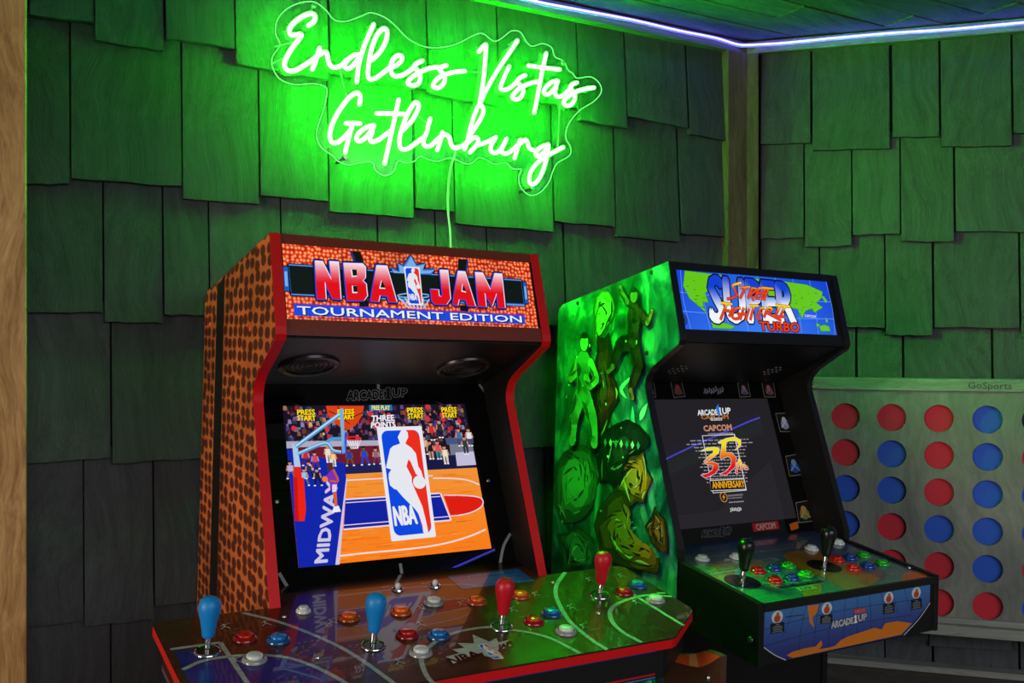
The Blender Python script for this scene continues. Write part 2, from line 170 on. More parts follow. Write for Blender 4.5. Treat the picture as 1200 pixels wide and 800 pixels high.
T['nd_knob'] = [(0.2123,-0.0674),(0.2771,-0.0716)]
T['nd_start'] = [(0.0437,-0.108)]
T['nd_screw'] = [(0.0121,-0.1176),(0.018,-0.2618),(0.4794,-0.1169),(0.4803,-0.2561)]
T['nd_icon'] = [(-0.0758,-0.1266),(-0.0194,-0.1329),(-0.0843,-0.2366),(0.0711,-0.1563),(0.2161,-0.1497),(0.1918,-0.2058),(0.1156,-0.3093),(0.2851,-0.1539),(0.3527,-0.2006),(0.4219,-0.1557),(0.4493,-0.2208),(0.4259,-0.2931),(0.6197,-0.1248),(0.5503,-0.1257),(0.5697,-0.2368)]
T['ns_stripe'] = [(-0.3802,-0.0694),(-0.3144,-0.0498),(-0.2695,-0.6825),(-0.3658,-0.7095)]
T['ns_bolt'] = [(-0.068,-0.0153),(-0.403,-0.0718),(-0.4429,-0.1417),(-0.1104,-0.1503),(-0.4563,-0.4785)]
T['sm_art'] = [(0.0108,0.1447),(0.4574,0.1447),(0.4506,0.0253),(0.0093,0.0246)]
T['sm_na'] = [(0.0423,0.146),(0.1474,0.1426),(0.1266,0.1259),(0.1029,0.1143),(0.0874,0.0999),(0.0918,0.08),(0.0777,0.0827),(0.0771,0.0693),(0.085,0.0563),(0.0652,0.0721),(0.0434,0.0877),(0.032,0.1136)]
T['sm_asia'] = [(0.2315,0.1409),(0.3242,0.1393),(0.3911,0.136),(0.4372,0.122),(0.4283,0.1068),(0.4103,0.095),(0.4276,0.0849),(0.3997,0.0728),(0.3916,0.0797),(0.3709,0.0752),(0.3567,0.0567),(0.3474,0.0777),(0.329,0.0805),(0.319,0.0978),(0.2827,0.1031),(0.224,0.1071)]
T['sm_sam'] = [(0.0921,0.04),(0.1299,0.038),(0.1545,0.0321),(0.1447,0.0268),(0.0937,0.0268)]
T['sm_aus'] = [(0.4062,0.0406),(0.4221,0.0447),(0.4362,0.0416),(0.4384,0.0308),(0.4083,0.0299)]
T['sm_jp'] = [(0.4394,0.1111),(0.4467,0.1004),(0.4406,0.0964),(0.4297,0.1124)]
T['sm_isl'] = [(0.3981,0.0475),(0.4096,0.0443),(0.3983,0.0385)]
T['sm_isl2'] = [(0.4319,0.0632),(0.4366,0.0525),(0.4296,0.0504)]
T['sm_badge'] = [(0.0191,0.0413)]
T['sm_cap'] = [(0.3649,0.0606),(0.3987,0.0594),(0.4003,0.0656),(0.3663,0.0664)]
T['sm_super'] = [(0.0921,0.04),(0.3327,0.0469),(0.3422,0.135),(0.1035,0.1381)]
T['sm_turbo'] = [(0.2238,0.0259),(0.3393,0.0253),(0.3433,0.0456),(0.2244,0.0448)]
T['sm_brush'] = [[(0.192,0.129),(0.167,0.1213),(0.171,0.1095),(0.1732,0.0993),(0.1497,0.0913),(0.1433,0.092)],[(0.1859,0.1172),(0.2157,0.1206)],[(0.2019,0.1188),(0.1807,0.0928)],[(0.2213,0.1192),(0.2031,0.0939)],[(0.2211,0.1185),(0.2351,0.1165),(0.2171,0.1068),(0.2103,0.1064)],[(0.2126,0.1065),(0.2201,0.0895)],[(0.2412,0.1193),(0.2239,0.0967)],[(0.2412,0.1193),(0.2565,0.1201)],[(0.2333,0.1083),(0.2481,0.1091)],[(0.2244,0.0967),(0.2398,0.0968)],[(0.2598,0.1203),(0.242,0.0965)],[(0.2598,0.1203),(0.2727,0.1203)],[(0.2516,0.1086),(0.2646,0.1093)],[(0.2426,0.0969),(0.2557,0.0965)],[(0.2521,0.1209),(0.2843,0.1202)],[(0.269,0.1201),(0.248,0.0926)],[(0.1239,0.0815),(0.1559,0.0796)],[(0.1409,0.0803),(0.1162,0.0442)],[(0.1304,0.0649),(0.1463,0.0649)],[(0.1567,0.0728),(0.1414,0.0519)],[(0.1784,0.0721),(0.1625,0.0697),(0.1505,0.0539),(0.1558,0.0484),(0.168,0.0502),(0.1725,0.0592),(0.1647,0.0596)],[(0.1877,0.0742),(0.1706,0.0462)],[(0.203,0.0732),(0.186,0.0461)],[(0.1792,0.0595),(0.1954,0.0591)],[(0.2041,0.0784),(0.2305,0.0796)],[(0.2177,0.079),(0.1993,0.0466)],[(0.2348,0.0746),(0.2192,0.0515)],[(0.2348,0.0746),(0.2476,0.0751)],[(0.2278,0.0639),(0.2393,0.0644)],[(0.2196,0.0515),(0.2308,0.0512)],[(0.2573,0.0773),(0.2405,0.054)],[(0.2573,0.0773),(0.2692,0.075),(0.2579,0.0662),(0.2491,0.0658)],[(0.2508,0.0652),(0.2909,0.0489)],[(0.2803,0.0833),(0.3246,0.0821)],[(0.2941,0.0825),(0.2744,0.0578)],[(0.3096,0.0825),(0.2898,0.0584)],[(0.272,0.0577),(0.3038,0.0582)]]
T['sm_fi'] = 16
T['sb_screen'] = [(0.0728,0.0304),(0.4195,0.0277),(0.4323,0.3135),(0.0755,0.3141)]
T['sb_card1'] = [(0.0667,0.3178),(0.0931,0.3193),(0.0956,0.3557),(0.0688,0.3529)]
T['sb_card2'] = [(0.1423,0.3173),(0.1768,0.3198),(0.1749,0.3587),(0.1418,0.3542)]
T['sb_card3'] = [(0.3392,0.3171),(0.3753,0.3186),(0.3773,0.3564),(0.3428,0.3534)]
T['sb_card4'] = [(0.418,0.3172),(0.4557,0.3169),(0.4618,0.3566),(0.4209,0.3548)]
T['sb_card5'] = [(0.4412,0.2312),(0.4842,0.23),(0.4882,0.2783),(0.4411,0.2773)]
T['sb_card6'] = [(0.4358,0.1243),(0.4842,0.1263),(0.4832,0.1773),(0.4394,0.1733)]
T['sb_card7'] = [(0.4291,0.0167),(0.4796,0.0172),(0.4771,0.0666),(0.4348,0.0638)]
T['sb_emb'] = [(0.2293,0.3223),(0.2932,0.3219),(0.2939,0.3488),(0.2356,0.3448)]
T['sb_brand'] = [(0.1381,0.0085),(0.2204,0.0058),(0.2256,0.0232),(0.1425,0.0246)]
T['sb_cap'] = [(0.2867,0.0082),(0.3656,0.0088),(0.3658,0.0267),(0.2868,0.0263)]
T['sb_orange'] = [(0.3992,0.0168),(0.4276,0.0211),(0.4251,0.0052),(0.4001,0.0018)]
T['sb_brand2'] = [(0.2002,0.2759),(0.2987,0.276),(0.3012,0.2921),(0.2019,0.2898)]
T['sb_cap2'] = [(0.2087,0.267),(0.2887,0.2655),(0.2898,0.2769),(0.2089,0.2757)]
T['sb_yr'] = [(0.2338,0.2623),(0.2685,0.2631),(0.2703,0.2694),(0.2345,0.2693)]
T['sb_cap3'] = [(0.2082,0.2386),(0.2908,0.2389),(0.2927,0.253),(0.2087,0.2514)]
T['sb_box'] = [(0.2001,0.2285),(0.2961,0.2293),(0.2932,0.1008),(0.1952,0.0999)]
T['sb_ann'] = [(0.1967,0.1097),(0.2908,0.1077),(0.2923,0.1229),(0.1975,0.1245)]
T['sb_annbox'] = [(0.1903,0.1051),(0.2915,0.1026),(0.2934,0.1263),(0.1932,0.1274)]
T['sb_three'] = [(0.1852,0.1938),(0.2076,0.2009),(0.2296,0.2015),(0.2418,0.1976),(0.2369,0.1885),(0.2114,0.1759),(0.1895,0.1677),(0.2137,0.169),(0.2274,0.1634),(0.2267,0.1533),(0.2125,0.1421),(0.1821,0.1337),(0.1721,0.1408),(0.1912,0.1432),(0.2059,0.1492),(0.2135,0.1606),(0.1968,0.163),(0.1881,0.1701),(0.2016,0.1797),(0.2217,0.1891),(0.2215,0.1959),(0.2037,0.1949)]
T['sb_five'] = [(0.2417,0.2124),(0.2685,0.2203),(0.2965,0.223),(0.3114,0.2148),(0.3074,0.2016),(0.2871,0.1919),(0.3025,0.2053),(0.2984,0.2141),(0.2759,0.2148),(0.266,0.2117),(0.2567,0.1878),(0.2766,0.1871),(0.2855,0.1746),(0.2758,0.1544),(0.244,0.1372),(0.225,0.1399),(0.2464,0.1456),(0.2645,0.1584),(0.2703,0.1735),(0.2608,0.1791),(0.2391,0.1731),(0.2388,0.1799),(0.2526,0.2086)]
T['sb_th1'] = [(0.2696,0.1411),(0.2873,0.1402),(0.3049,0.1756),(0.2821,0.1679)]
T['sb_th2'] = [(0.2888,0.1453),(0.315,0.1492),(0.3153,0.1648),(0.2934,0.1605)]
T['sb_logo'] = [(0.2219,0.089)]
T['sb_logot'] = [(0.2333,0.0893),(0.2784,0.0892),(0.2796,0.0932),(0.2345,0.0932)]
T['sb_logot2'] = [(0.2336,0.0843),(0.2746,0.0841),(0.2754,0.0867),(0.2343,0.0869)]
T['sb_url'] = [(0.2335,0.0754),(0.2767,0.075),(0.2774,0.0772),(0.2342,0.0777)]
T['sb_scr'] = [(0.2318,0.0548),(0.2641,0.0542),(0.2645,0.0658),(0.2296,0.0664)]
T['sb_lines'] = [[(0.2188,0.2328),(0.2925,0.2325)],[(0.1627,0.218),(0.336,0.2168)],[(0.15,0.2103),(0.3474,0.2085)],[(0.1691,0.2022),(0.3286,0.2005)],[(0.1713,0.1947),(0.3239,0.1928)],[(0.1841,0.1868),(0.3123,0.1849)],[(0.1757,0.1797),(0.3192,0.1774)],[(0.193,0.1723),(0.3033,0.1703)],[(0.1824,0.1653),(0.3101,0.1628)],[(0.174,0.1583),(0.3169,0.1553)],[(0.1826,0.1506),(0.3122,0.1476)],[(0.1763,0.1436),(0.3077,0.1403)],[(0.183,0.1369),(0.3034,0.1337)],[(0.1835,0.1313),(0.3083,0.1277)],[(0.1835,0.1236),(0.3059,0.12)]]
T['sd_land1'] = [(0.045,-0.0781),(0.1088,-0.0568),(0.1267,-0.0817),(0.1768,-0.0706),(0.185,-0.0981),(0.07,-0.123),(0.0576,-0.1007)]
T['sd_land2'] = [(0.2594,-0.0674),(0.3387,-0.0566),(0.3705,-0.0978),(0.3567,-0.1862),(0.3591,-0.2255),(0.2769,-0.2563),(0.2306,-0.2512),(0.2405,-0.191),(0.2268,-0.1491)]
T['sd_land3'] = [(0.1415,-0.2245),(0.2047,-0.2125),(0.1575,-0.2591),(0.1172,-0.2716)]
T['sd_land4'] = [(0.4297,-0.2268),(0.4913,-0.2247),(0.4645,-0.2562),(0.3878,-0.2666)]
T['sd_zone1'] = [(0.0776,-0.2054),(0.2302,-0.2064),(0.2594,-0.0674),(0.1785,-0.0761)]
T['sd_purple'] = [(0.2517,-0.0914),(0.2893,-0.242),(0.5019,-0.2525),(0.4963,-0.0117),(0.4274,-0.0118)]
T['sd_sea'] = [(0.041,-0.0577),(-0.0017,-0.2704),(0.2655,-0.2617),(0.2428,-0.1342),(0.1546,-0.1285)]
T['sd_kick1'] = [(0.1345,-0.231),(0.1791,-0.2314),(0.1833,-0.2151),(0.1383,-0.2149)]
T['sd_kick2'] = [(0.3728,-0.2247),(0.4126,-0.2218),(0.4084,-0.2109),(0.3666,-0.2134)]
T['sd_punch'] = [(0.176,-0.0906),(0.225,-0.0891),(0.2279,-0.0744),(0.1785,-0.0761)]
T['sd_bar'] = [(0.1061,-0.2096),(0.2246,-0.2093),(0.2234,-0.1999),(0.1078,-0.1971)]
T['sd_btn'] = [('red',0.1296,-0.1261),('blue',0.1747,-0.1246),('green',0.2153,-0.1239),('red',0.1235,-0.1773),('blue',0.17,-0.1751),('green',0.2106,-0.173),('red',0.3547,-0.1251),('blue',0.3956,-0.1233),('green',0.4395,-0.1221),('red',0.3466,-0.1735),('blue',0.3925,-0.1715),('green',0.4373,-0.1714),('white',0.3554,-0.0556),('white',0.0636,-0.0392),('white',0.1438,-0.0513),('white',0.4531,-0.0419)]
T['sd_joy'] = [(0.057,-0.16),(0.2954,-0.1441)]
T['sd_screw'] = [(0.4858,-0.0793),(0.4765,-0.2054),(0.0123,-0.0784),(0.011,-0.2063)]
T['sd_line'] = [(0.0889,-0.031),(0.4751,-0.0419)]
T['sf_art'] = [(0.0129,-0.0141),(0.4668,-0.0177),(0.467,-0.0499),(0.3902,-0.1031),(0.0675,-0.1053),(0.0121,-0.0744)]
T['sf_ant'] = [(0.0694,-0.0969),(0.0848,-0.0928),(0.1163,-0.0909),(0.1439,-0.0916),(0.1575,-0.0821),(0.1611,-0.0907),(0.1534,-0.0978),(0.1816,-0.0986),(0.1958,-0.0973),(0.2099,-0.0893),(0.2291,-0.0853),(0.2584,-0.0825),(0.3034,-0.0784),(0.324,-0.0845),(0.3339,-0.0738),(0.3705,-0.0743),(0.4135,-0.0841),(0.3821,-0.102),(0.0853,-0.1047)]
T['sf_sam'] = [(0.1203,-0.0145),(0.1494,-0.0157),(0.1439,-0.0297),(0.1327,-0.038),(0.138,-0.0566),(0.126,-0.0453),(0.1232,-0.0303)]
T['sf_circ1'] = [(0.0439,-0.0236)]
T['sf_circ2'] = [(0.1702,-0.0224)]
T['sf_circ3'] = [(0.3422,-0.0224)]
T['sf_circ4'] = [(0.4246,-0.0237)]
T['sf_box1'] = [(0.0285,-0.0532),(0.0621,-0.0539),(0.0615,-0.036),(0.0278,-0.0352)]
T['sf_box2'] = [(0.154,-0.0522),(0.1861,-0.054),(0.1854,-0.0371),(0.1534,-0.0367)]
T['sf_box3'] = [(0.327,-0.0557),(0.3603,-0.0564),(0.3595,-0.0362),(0.3262,-0.0357)]
T['sf_box4'] = [(0.4108,-0.0573),(0.4424,-0.0576),(0.4416,-0.0373),(0.4089,-0.0371)]
T['sf_brand'] = [(0.1836,-0.0636),(0.28,-0.0607),(0.2795,-0.0481),(0.183,-0.0493)]
T['sf_cap'] = [(0.2431,-0.0446),(0.2769,-0.0454),(0.2755,-0.0364),(0.2418,-0.0357)]
T['sf_cap_t'] = [(0.246,-0.0436),(0.2743,-0.0437),(0.2731,-0.0378),(0.2448,-0.0378)]
T['sf_e1'] = [(0.0121,-0.0744),(0.0386,-0.0924),(0.0675,-0.1053)]
T['sf_e2'] = [(0.3902,-0.1031),(0.435,-0.078),(0.4681,-0.05)]
T['sf_txt'] = [(0.0656,-0.0279),(0.1117,-0.0289),(0.1117,-0.0263),(0.0655,-0.0254)]
T['ss_out'] = [(-0.402,-0.0847),(0,0),(0.0433,-0.1582),(-0.0485,-0.2191),(-0.0637,-0.2605),(0.0547,-0.5643)]
T['ss_m1'] = [(-0.141,-0.0818),(-0.067,-0.0548),(-0.0097,-0.0409),(0.0141,-0.0777),(0.0308,-0.1292),(-0.019,-0.121),(-0.0436,-0.1452),(-0.061,-0.1945),(-0.0859,-0.2367),(-0.1176,-0.2314),(-0.1061,-0.179),(-0.1315,-0.1371),(-0.1676,-0.1285)]
T['ss_m2'] = [(-0.2308,-0.0486),(-0.1849,-0.0677),(-0.18,-0.1111),(-0.2111,-0.1459),(-0.2395,-0.1904),(-0.2599,-0.155),(-0.2597,-0.0923)]
T['ss_m3'] = [(-0.2412,-0.1549),(-0.1961,-0.1458),(-0.1804,-0.2323),(-0.1531,-0.2911),(-0.187,-0.3455),(-0.2288,-0.42),(-0.2571,-0.4145),(-0.2423,-0.2972),(-0.2534,-0.2265)]
T['ss_m4'] = [(-0.3541,-0.1651),(-0.2944,-0.2007),(-0.2439,-0.2617),(-0.2676,-0.3259),(-0.2773,-0.3898),(-0.3673,-0.4181),(-0.3976,-0.3363),(-0.3576,-0.2678),(-0.3689,-0.2121)]
T['ss_m5'] = [(-0.2011,-0.3642),(-0.116,-0.3306),(-0.0449,-0.3569),(-0.0491,-0.3818),(-0.1062,-0.3967),(-0.1254,-0.4328),(-0.1589,-0.4801),(-0.2108,-0.4792),(-0.2284,-0.4288)]
T['ss_m6'] = [(-0.1477,-0.4102),(-0.0592,-0.3912),(-0.0283,-0.4441),(-0.0546,-0.497),(-0.101,-0.5131),(-0.1586,-0.4886)]
T['ss_m7'] = [(-0.3998,-0.4693),(-0.3252,-0.4133),(-0.2524,-0.414),(-0.2188,-0.4716),(-0.2388,-0.5366),(-0.3167,-0.5866),(-0.3762,-0.5883),(-0.4017,-0.536)]
T['ss_m8'] = [(-0.1939,-0.5202),(-0.1372,-0.4853),(-0.101,-0.5131),(-0.106,-0.5558),(-0.0375,-0.5914),(0.0011,-0.5992),(-0.0038,-0.6322),(-0.1161,-0.6418),(-0.204,-0.6268),(-0.2291,-0.5792)]
T['ss_m9'] = [(-0.046,-0.5444),(-0.0157,-0.4985),(0.0163,-0.5167),(0.0277,-0.5854),(0.0004,-0.5834),(-0.0254,-0.5727)]
T['ss_m10'] = [(-0.383,-0.6272),(-0.3,-0.5926),(-0.2355,-0.607),(-0.2182,-0.6475),(-0.2472,-0.6895),(-0.3612,-0.7163)]
T['ss_bolt'] = [(-0.0542,-0.0195),(-0.3249,-0.0764),(-0.0612,-0.1859)]
T['c4_c11'] = (0.2759,1.0946)
T['c4_c41'] = (0.6276,1.0947)
T['c4_c46'] = (0.6276,0.6044)
T['c4_c31'] = (0.5113,1.0954)
T['c4_tl'] = (0.1783,1.2009)
T['c4_tr'] = (0.713,1.1967)
T['c4_in'] = (0.2084,1.1684)
T['c4_bot'] = (0.6123,0.556)
T['c4_bot2'] = (0.6123,0.5313)
T['c4_txt'] = [(0.5796,1.1703),(0.683,1.1696),(0.683,1.193),(0.5796,1.194)]
T['c4_rail'] = [(0.3958,0.4227),(0.3958,0.4134),(0.7229,0.427),(0.7229,0.418)]
T['c4_dia'] = 0.074
T['stand'] = [(-0.16,-0.2327,-0.739),(-0.16,-0.2401,-0.7002),(-0.16,-0.2624,-0.7046),(-0.16,-0.3045,-0.6952),(-0.16,-0.3499,-0.6669),(-0.16,-0.3536,-0.6616),(-0.16,-0.3553,-0.7045),(-0.16,-0.3178,-0.666),(-0.16,-0.2787,-0.6823)]
T['stand_top'] = [(-0.2131,-0.7058),(-0.231,-0.6987),(-0.2552,-0.6904),(-0.2871,-0.6797),(-0.3157,-0.6652),(-0.3359,-0.6631),(-0.3537,-0.663)]
T['stand_low'] = [(-0.2314,-0.7088),(-0.2558,-0.7053),(-0.2795,-0.7019),(-0.3046,-0.6959),(-0.3286,-0.6819),(-0.3479,-0.6668)]
T['stand_band'] = [(-0.2788,-0.6837),(-0.2954,-0.6764),(-0.3025,-0.6959),(-0.2795,-0.7012)]
T['stand_bolt'] = (-0.3235,-0.7071)
T['post'] = (1.431,0.0458)

# ------------------------------------------------------------------ frames (metres, world)
CAB_R = Matrix(((0.86970122, -0.49284199, 0.0269548), (0.49298572, 0.87003613, 0.00148638), (-0.0241842, 0.01199563, 0.99963555)))
WALL_L = (Vector((-0.65156102, 1.89272655, 0)), Vector((0.87208057, 0.48936231, 0)), Vector((0.48936231, -0.87208057, 0)))
WALL_R = (Vector((0.6711714, 2.63496919, 0)), Vector((0.96269044, -0.27060511, 0)), Vector((-0.27060511, -0.96269044, 0)))
CEIL_Z = 2.165
CORNER = 1.5168           # distance along the left wall to the corner

def wall_matrix(w):       # local x along the wall, y out of the wall, z up
    o, u, n = w
    m = Matrix.Identity(4)
    for i in range(3):
        m[i][0] = u[i]; m[i][1] = n[i]; m[i][2] = (0, 0, 1)[i]; m[i][3] = o[i]
    return m
# x along, y towards the camera: (u, n, z) is left-handed, so meshes are written with flipped faces and normals recalculated
ML, MR = wall_matrix(WALL_L), wall_matrix(WALL_R)

# ------------------------------------------------------------------ materials
def lin(c):
    return tuple(((x / 255.0) / 12.92 if x / 255.0 <= 0.04045 else ((x / 255.0 + 0.055) / 1.055) ** 2.4) for x in c[:3])

MATS = {}
def nodes(name):
    m = bpy.data.materials.new(name); m.use_nodes = True
    nt = m.node_tree
    return m, nt, nt.nodes['Principled BSDF']

def mat(name, rgb, rough=0.5, metal=0.0, spec=0.5, noise=0.0, scale=60.0, coat=0.0, bump=0.0, trans=0.0, emit=None):
    if name in MATS: return MATS[name]
    m, nt, p = nodes(name)
    c = lin(rgb)
    p.inputs['Base Color'].default_value = (*c, 1)
    p.inputs['Roughness'].default_value = rough
    p.inputs['Metallic'].default_value = metal
    p.inputs['Specular IOR Level'].default_value = spec
    p.inputs['Coat Weight'].default_value = coat
    p.inputs['Coat Roughness'].default_value = 0.03
    p.inputs['Transmission Weight'].default_value = trans
    if emit:
        p.inputs['Emission Color'].default_value = (*emit, 1); p.inputs['Emission Strength'].default_value = 1.0
    if noise or bump:
        tc = nt.nodes.new('ShaderNodeTexCoord'); n = nt.nodes.new('ShaderNodeTexNoise')
        n.inputs['Scale'].default_value = scale; n.inputs['Detail'].default_value = 5
        nt.links.new(tc.outputs['Object'], n.inputs['Vector'])
        if noise:
            mx = nt.nodes.new('ShaderNodeMix'); mx.data_type = 'RGBA'
            mx.inputs[6].default_value = (*[x * (1 - noise) for x in c], 1); mx.inputs[7].default_value = (*[min(1, x * (1 + noise)) for x in c], 1)
            nt.links.new(n.outputs['Fac'], mx.inputs[0]); nt.links.new(mx.outputs[2], p.inputs['Base Color'])
        if bump:
            b = nt.nodes.new('ShaderNodeBump'); b.inputs['Strength'].default_value = bump; b.inputs['Distance'].default_value = 0.002
            nt.links.new(n.outputs['Fac'], b.inputs['Height']); nt.links.new(b.outputs[0], p.inputs['Normal'])
    MATS[name] = m
    return m

def wood(name, dark, light, rough=0.7, stretch=(14, 14, 1.2), wave=0.0, bump=0.5, knots=0.0, fine=1.0, spec=0.3, bscale=0.004, vary=0.25):
    """grain along local z (or the axis with the smallest stretch), shifted per object"""
    if name in MATS: return MATS[name]
    m, nt, p = nodes(name)
    N, L = nt.nodes.new, nt.links.new
    tc = N('ShaderNodeTexCoord'); oi = N('ShaderNodeObjectInfo')
    mul = N('ShaderNodeMath'); mul.operation = 'MULTIPLY'; mul.inputs[1].default_value = 23.7
    L(oi.outputs['Random'], mul.inputs[0])
    add = N('ShaderNodeVectorMath'); add.operation = 'ADD'
    L(tc.outputs['Object'], add.inputs[0]); L(mul.outputs[0], add.inputs[1])
    # slow bend of the grain
    warp = N('ShaderNodeTexNoise'); warp.inputs['Scale'].default_value = 2.3; warp.inputs['Detail'].default_value = 2
    L(add.outputs[0], warp.inputs['Vector'])
    ws = N('ShaderNodeVectorMath'); ws.operation = 'SCALE'; ws.inputs['Scale'].default_value = 0.10 + wave
    L(warp.outputs['Color'], ws.inputs[0])
    ad2 = N('ShaderNodeVectorMath'); ad2.operation = 'ADD'
    L(add.outputs[0], ad2.inputs[0]); L(ws.outputs[0], ad2.inputs[1])
    mp = N('ShaderNodeMapping'); mp.inputs['Scale'].default_value = stretch
    L(ad2.outputs[0], mp.inputs['Vector'])
    n1 = N('ShaderNodeTexNoise'); n1.inputs['Scale'].default_value = 1.6; n1.inputs['Detail'].default_value = 3
    n2 = N('ShaderNodeTexNoise'); n2.inputs['Scale'].default_value = 9.0; n2.inputs['Detail'].default_value = 6; n2.inputs['Roughness'].default_value = 0.65
    L(mp.outputs[0], n1.inputs['Vector']); L(mp.outputs[0], n2.inputs['Vector'])
    mixf = N('ShaderNodeMix'); mixf.inputs[0].default_value = 0.5 * fine
    L(n1.outputs['Fac'], mixf.inputs[2]); L(n2.outputs['Fac'], mixf.inputs[3])
    ramp = N('ShaderNodeValToRGB')
    ramp.color_ramp.elements[0].position = 0.34; ramp.color_ramp.elements[0].color = (*lin(dark), 1)
    ramp.color_ramp.elements[1].position = 0.66; ramp.color_ramp.elements[1].color = (*lin(light), 1)
    L(mixf.outputs[0], ramp.inputs[0])
    col = ramp.outputs[0]
    if knots:
        vo = N('ShaderNodeTexVoronoi'); vo.inputs['Scale'].default_value = 1.0
        mk = N('ShaderNodeMapping'); mk.inputs['Scale'].default_value = (6, 6, 3.2)
        L(add.outputs[0], mk.inputs['Vector']); L(mk.outputs[0], vo.inputs['Vector'])
        kr = N('ShaderNodeValToRGB'); kr.color_ramp.elements[0].position = 0.05; kr.color_ramp.elements[1].position = 0.16
        L(vo.outputs['Distance'], kr.inputs[0])
        mk2 = N('ShaderNodeMix'); mk2.data_type = 'RGBA'; mk2.inputs[6].default_value = (*[x * 0.35 for x in lin(dark)], 1)
        L(kr.outputs[0], mk2.inputs[0]); L(col, mk2.inputs[7]); col = mk2.outputs[2]
    hv = N('ShaderNodeHueSaturation')
    mr = N('ShaderNodeMapRange'); mr.inputs[3].default_value = 1 - vary; mr.inputs[4].default_value = 1 + vary
    L(oi.outputs['Random'], mr.inputs[0]); L(mr.outputs[0], hv.inputs['Value']); L(col, hv.inputs['Color'])
    L(hv.outputs[0], p.inputs['Base Color'])
    p.inputs['Roughness'].default_value = rough; p.inputs['Specular IOR Level'].default_value = spec
    b = N('ShaderNodeBump'); b.inputs['Strength'].default_value = bump; b.inputs['Distance'].default_value = bscale
    L(mixf.outputs[0], b.inputs['Height']); L(b.outputs[0], p.inputs['Normal'])
    MATS[name] = m
    return m

def print_mat(name, emit=0.0, rough=0.35, coat=0.0, spec=0.5, grain=0.0, gscale=40.0, gstretch=(1, 1, 1)):
    """flat print: colour from the 'Col' attribute of the artwork mesh"""
    if name in MATS: return MATS[name]
    m, nt, p = nodes(name)
    a = nt.nodes.new('ShaderNodeAttribute'); a.attribute_name = 'Col'
    col = a.outputs['Color']
    if grain:
        tc = nt.nodes.new('ShaderNodeTexCoord'); mp = nt.nodes.new('ShaderNodeMapping'); mp.inputs['Scale'].default_value = gstretch
        n = nt.nodes.new('ShaderNodeTexNoise'); n.inputs['Scale'].default_value = gscale; n.inputs['Detail'].default_value = 6
        mr = nt.nodes.new('ShaderNodeMapRange'); mr.inputs[1].default_value = 0.3; mr.inputs[2].default_value = 0.7
        mr.inputs[3].default_value = 1 - grain; mr.inputs[4].default_value = 1 + grain
        mx = nt.nodes.new('ShaderNodeVectorMath'); mx.operation = 'SCALE'
        L = nt.links.new
        L(tc.outputs['Object'], mp.inputs[0]); L(mp.outputs[0], n.inputs['Vector']); L(n.outputs['Fac'], mr.inputs[0]); L(mr.outputs[0], mx.inputs['Scale']); L(col, mx.inputs[0])
        col = mx.outputs[0]
    p.inputs['Roughness'].default_value = rough; p.inputs['Specular IOR Level'].default_value = spec
    p.inputs['Coat Weight'].default_value = coat; p.inputs['Coat Roughness'].default_value = 0.02
    if emit:
        p.inputs['Base Color'].default_value = (0.004, 0.004, 0.004, 1)
        nt.links.new(col, p.inputs['Emission Color']); p.inputs['Emission Strength'].default_value = emit
    else:
        nt.links.new(col, p.inputs['Base Color'])
    MATS[name] = m
    return m

def leather_mat(name, dark, light, cell, stretch, emit=0.0, rough=0.45, edge=(0.05, 0.16), jitter=0.6, blotch=None, mid=None, net=False, plane='XZ'):
    """basketball skin: dark (or bright) pebbles in a lighter net"""
    if name in MATS: return MATS[name]
    m, nt, p = nodes(name)
    N, L = nt.nodes.new, nt.links.new
    tc = N('ShaderNodeTexCoord'); mp = N('ShaderNodeMapping'); mp.inputs['Scale'].default_value = stretch
    sx = N('ShaderNodeSeparateXYZ'); cx_ = N('ShaderNodeCombineXYZ')
    L(tc.outputs['Object'], sx.inputs[0]); L(sx.outputs[plane[0]], cx_.inputs[0]); L(sx.outputs[plane[1]], cx_.inputs[1])
    L(cx_.outputs[0], mp.inputs['Vector'])
    vo = N('ShaderNodeTexVoronoi'); vo.voronoi_dimensions = '2D'; vo.inputs['Scale'].default_value = cell; vo.feature = 'DISTANCE_TO_EDGE' if net else 'F1'; vo.inputs['Randomness'].default_value = jitter
    L(mp.outputs[0], vo.inputs['Vector'])
    r = N('ShaderNodeValToRGB')
    r.color_ramp.elements[0].position = edge[0]; r.color_ramp.elements[0].color = (*lin(dark), 1)
    r.color_ramp.elements[1].position = edge[1]; r.color_ramp.elements[1].color = (*lin(light), 1)
    if mid:
        e = r.color_ramp.elements.new(edge[0] * 0.45 + edge[1] * 0.55); e.color = (*lin(mid), 1)
    L(vo.outputs['Distance'], r.inputs[0])
    col = r.outputs[0]
    if blotch:
        n = N('ShaderNodeTexNoise'); n.inputs['Scale'].default_value = blotch; n.inputs['Detail'].default_value = 2
        L(tc.outputs['Object'], n.inputs['Vector'])
        mr = N('ShaderNodeMapRange'); mr.inputs[1].default_value = 0.35; mr.inputs[2].default_value = 0.65; mr.inputs[3].default_value = 0.7; mr.inputs[4].default_value = 1.25
        L(n.outputs['Fac'], mr.inputs[0])
        sc = N('ShaderNodeVectorMath'); sc.operation = 'SCALE'; L(col, sc.inputs[0]); L(mr.outputs[0], sc.inputs['Scale']); col = sc.outputs[0]
    p.inputs['Roughness'].default_value = rough
    if emit:
        p.inputs['Base Color'].default_value = (0.004, 0.004, 0.004, 1)
        L(col, p.inputs['Emission Color']); p.inputs['Emission Strength'].default_value = emit
    else:
        L(col, p.inputs['Base Color'])
    MATS[name] = m
    return m

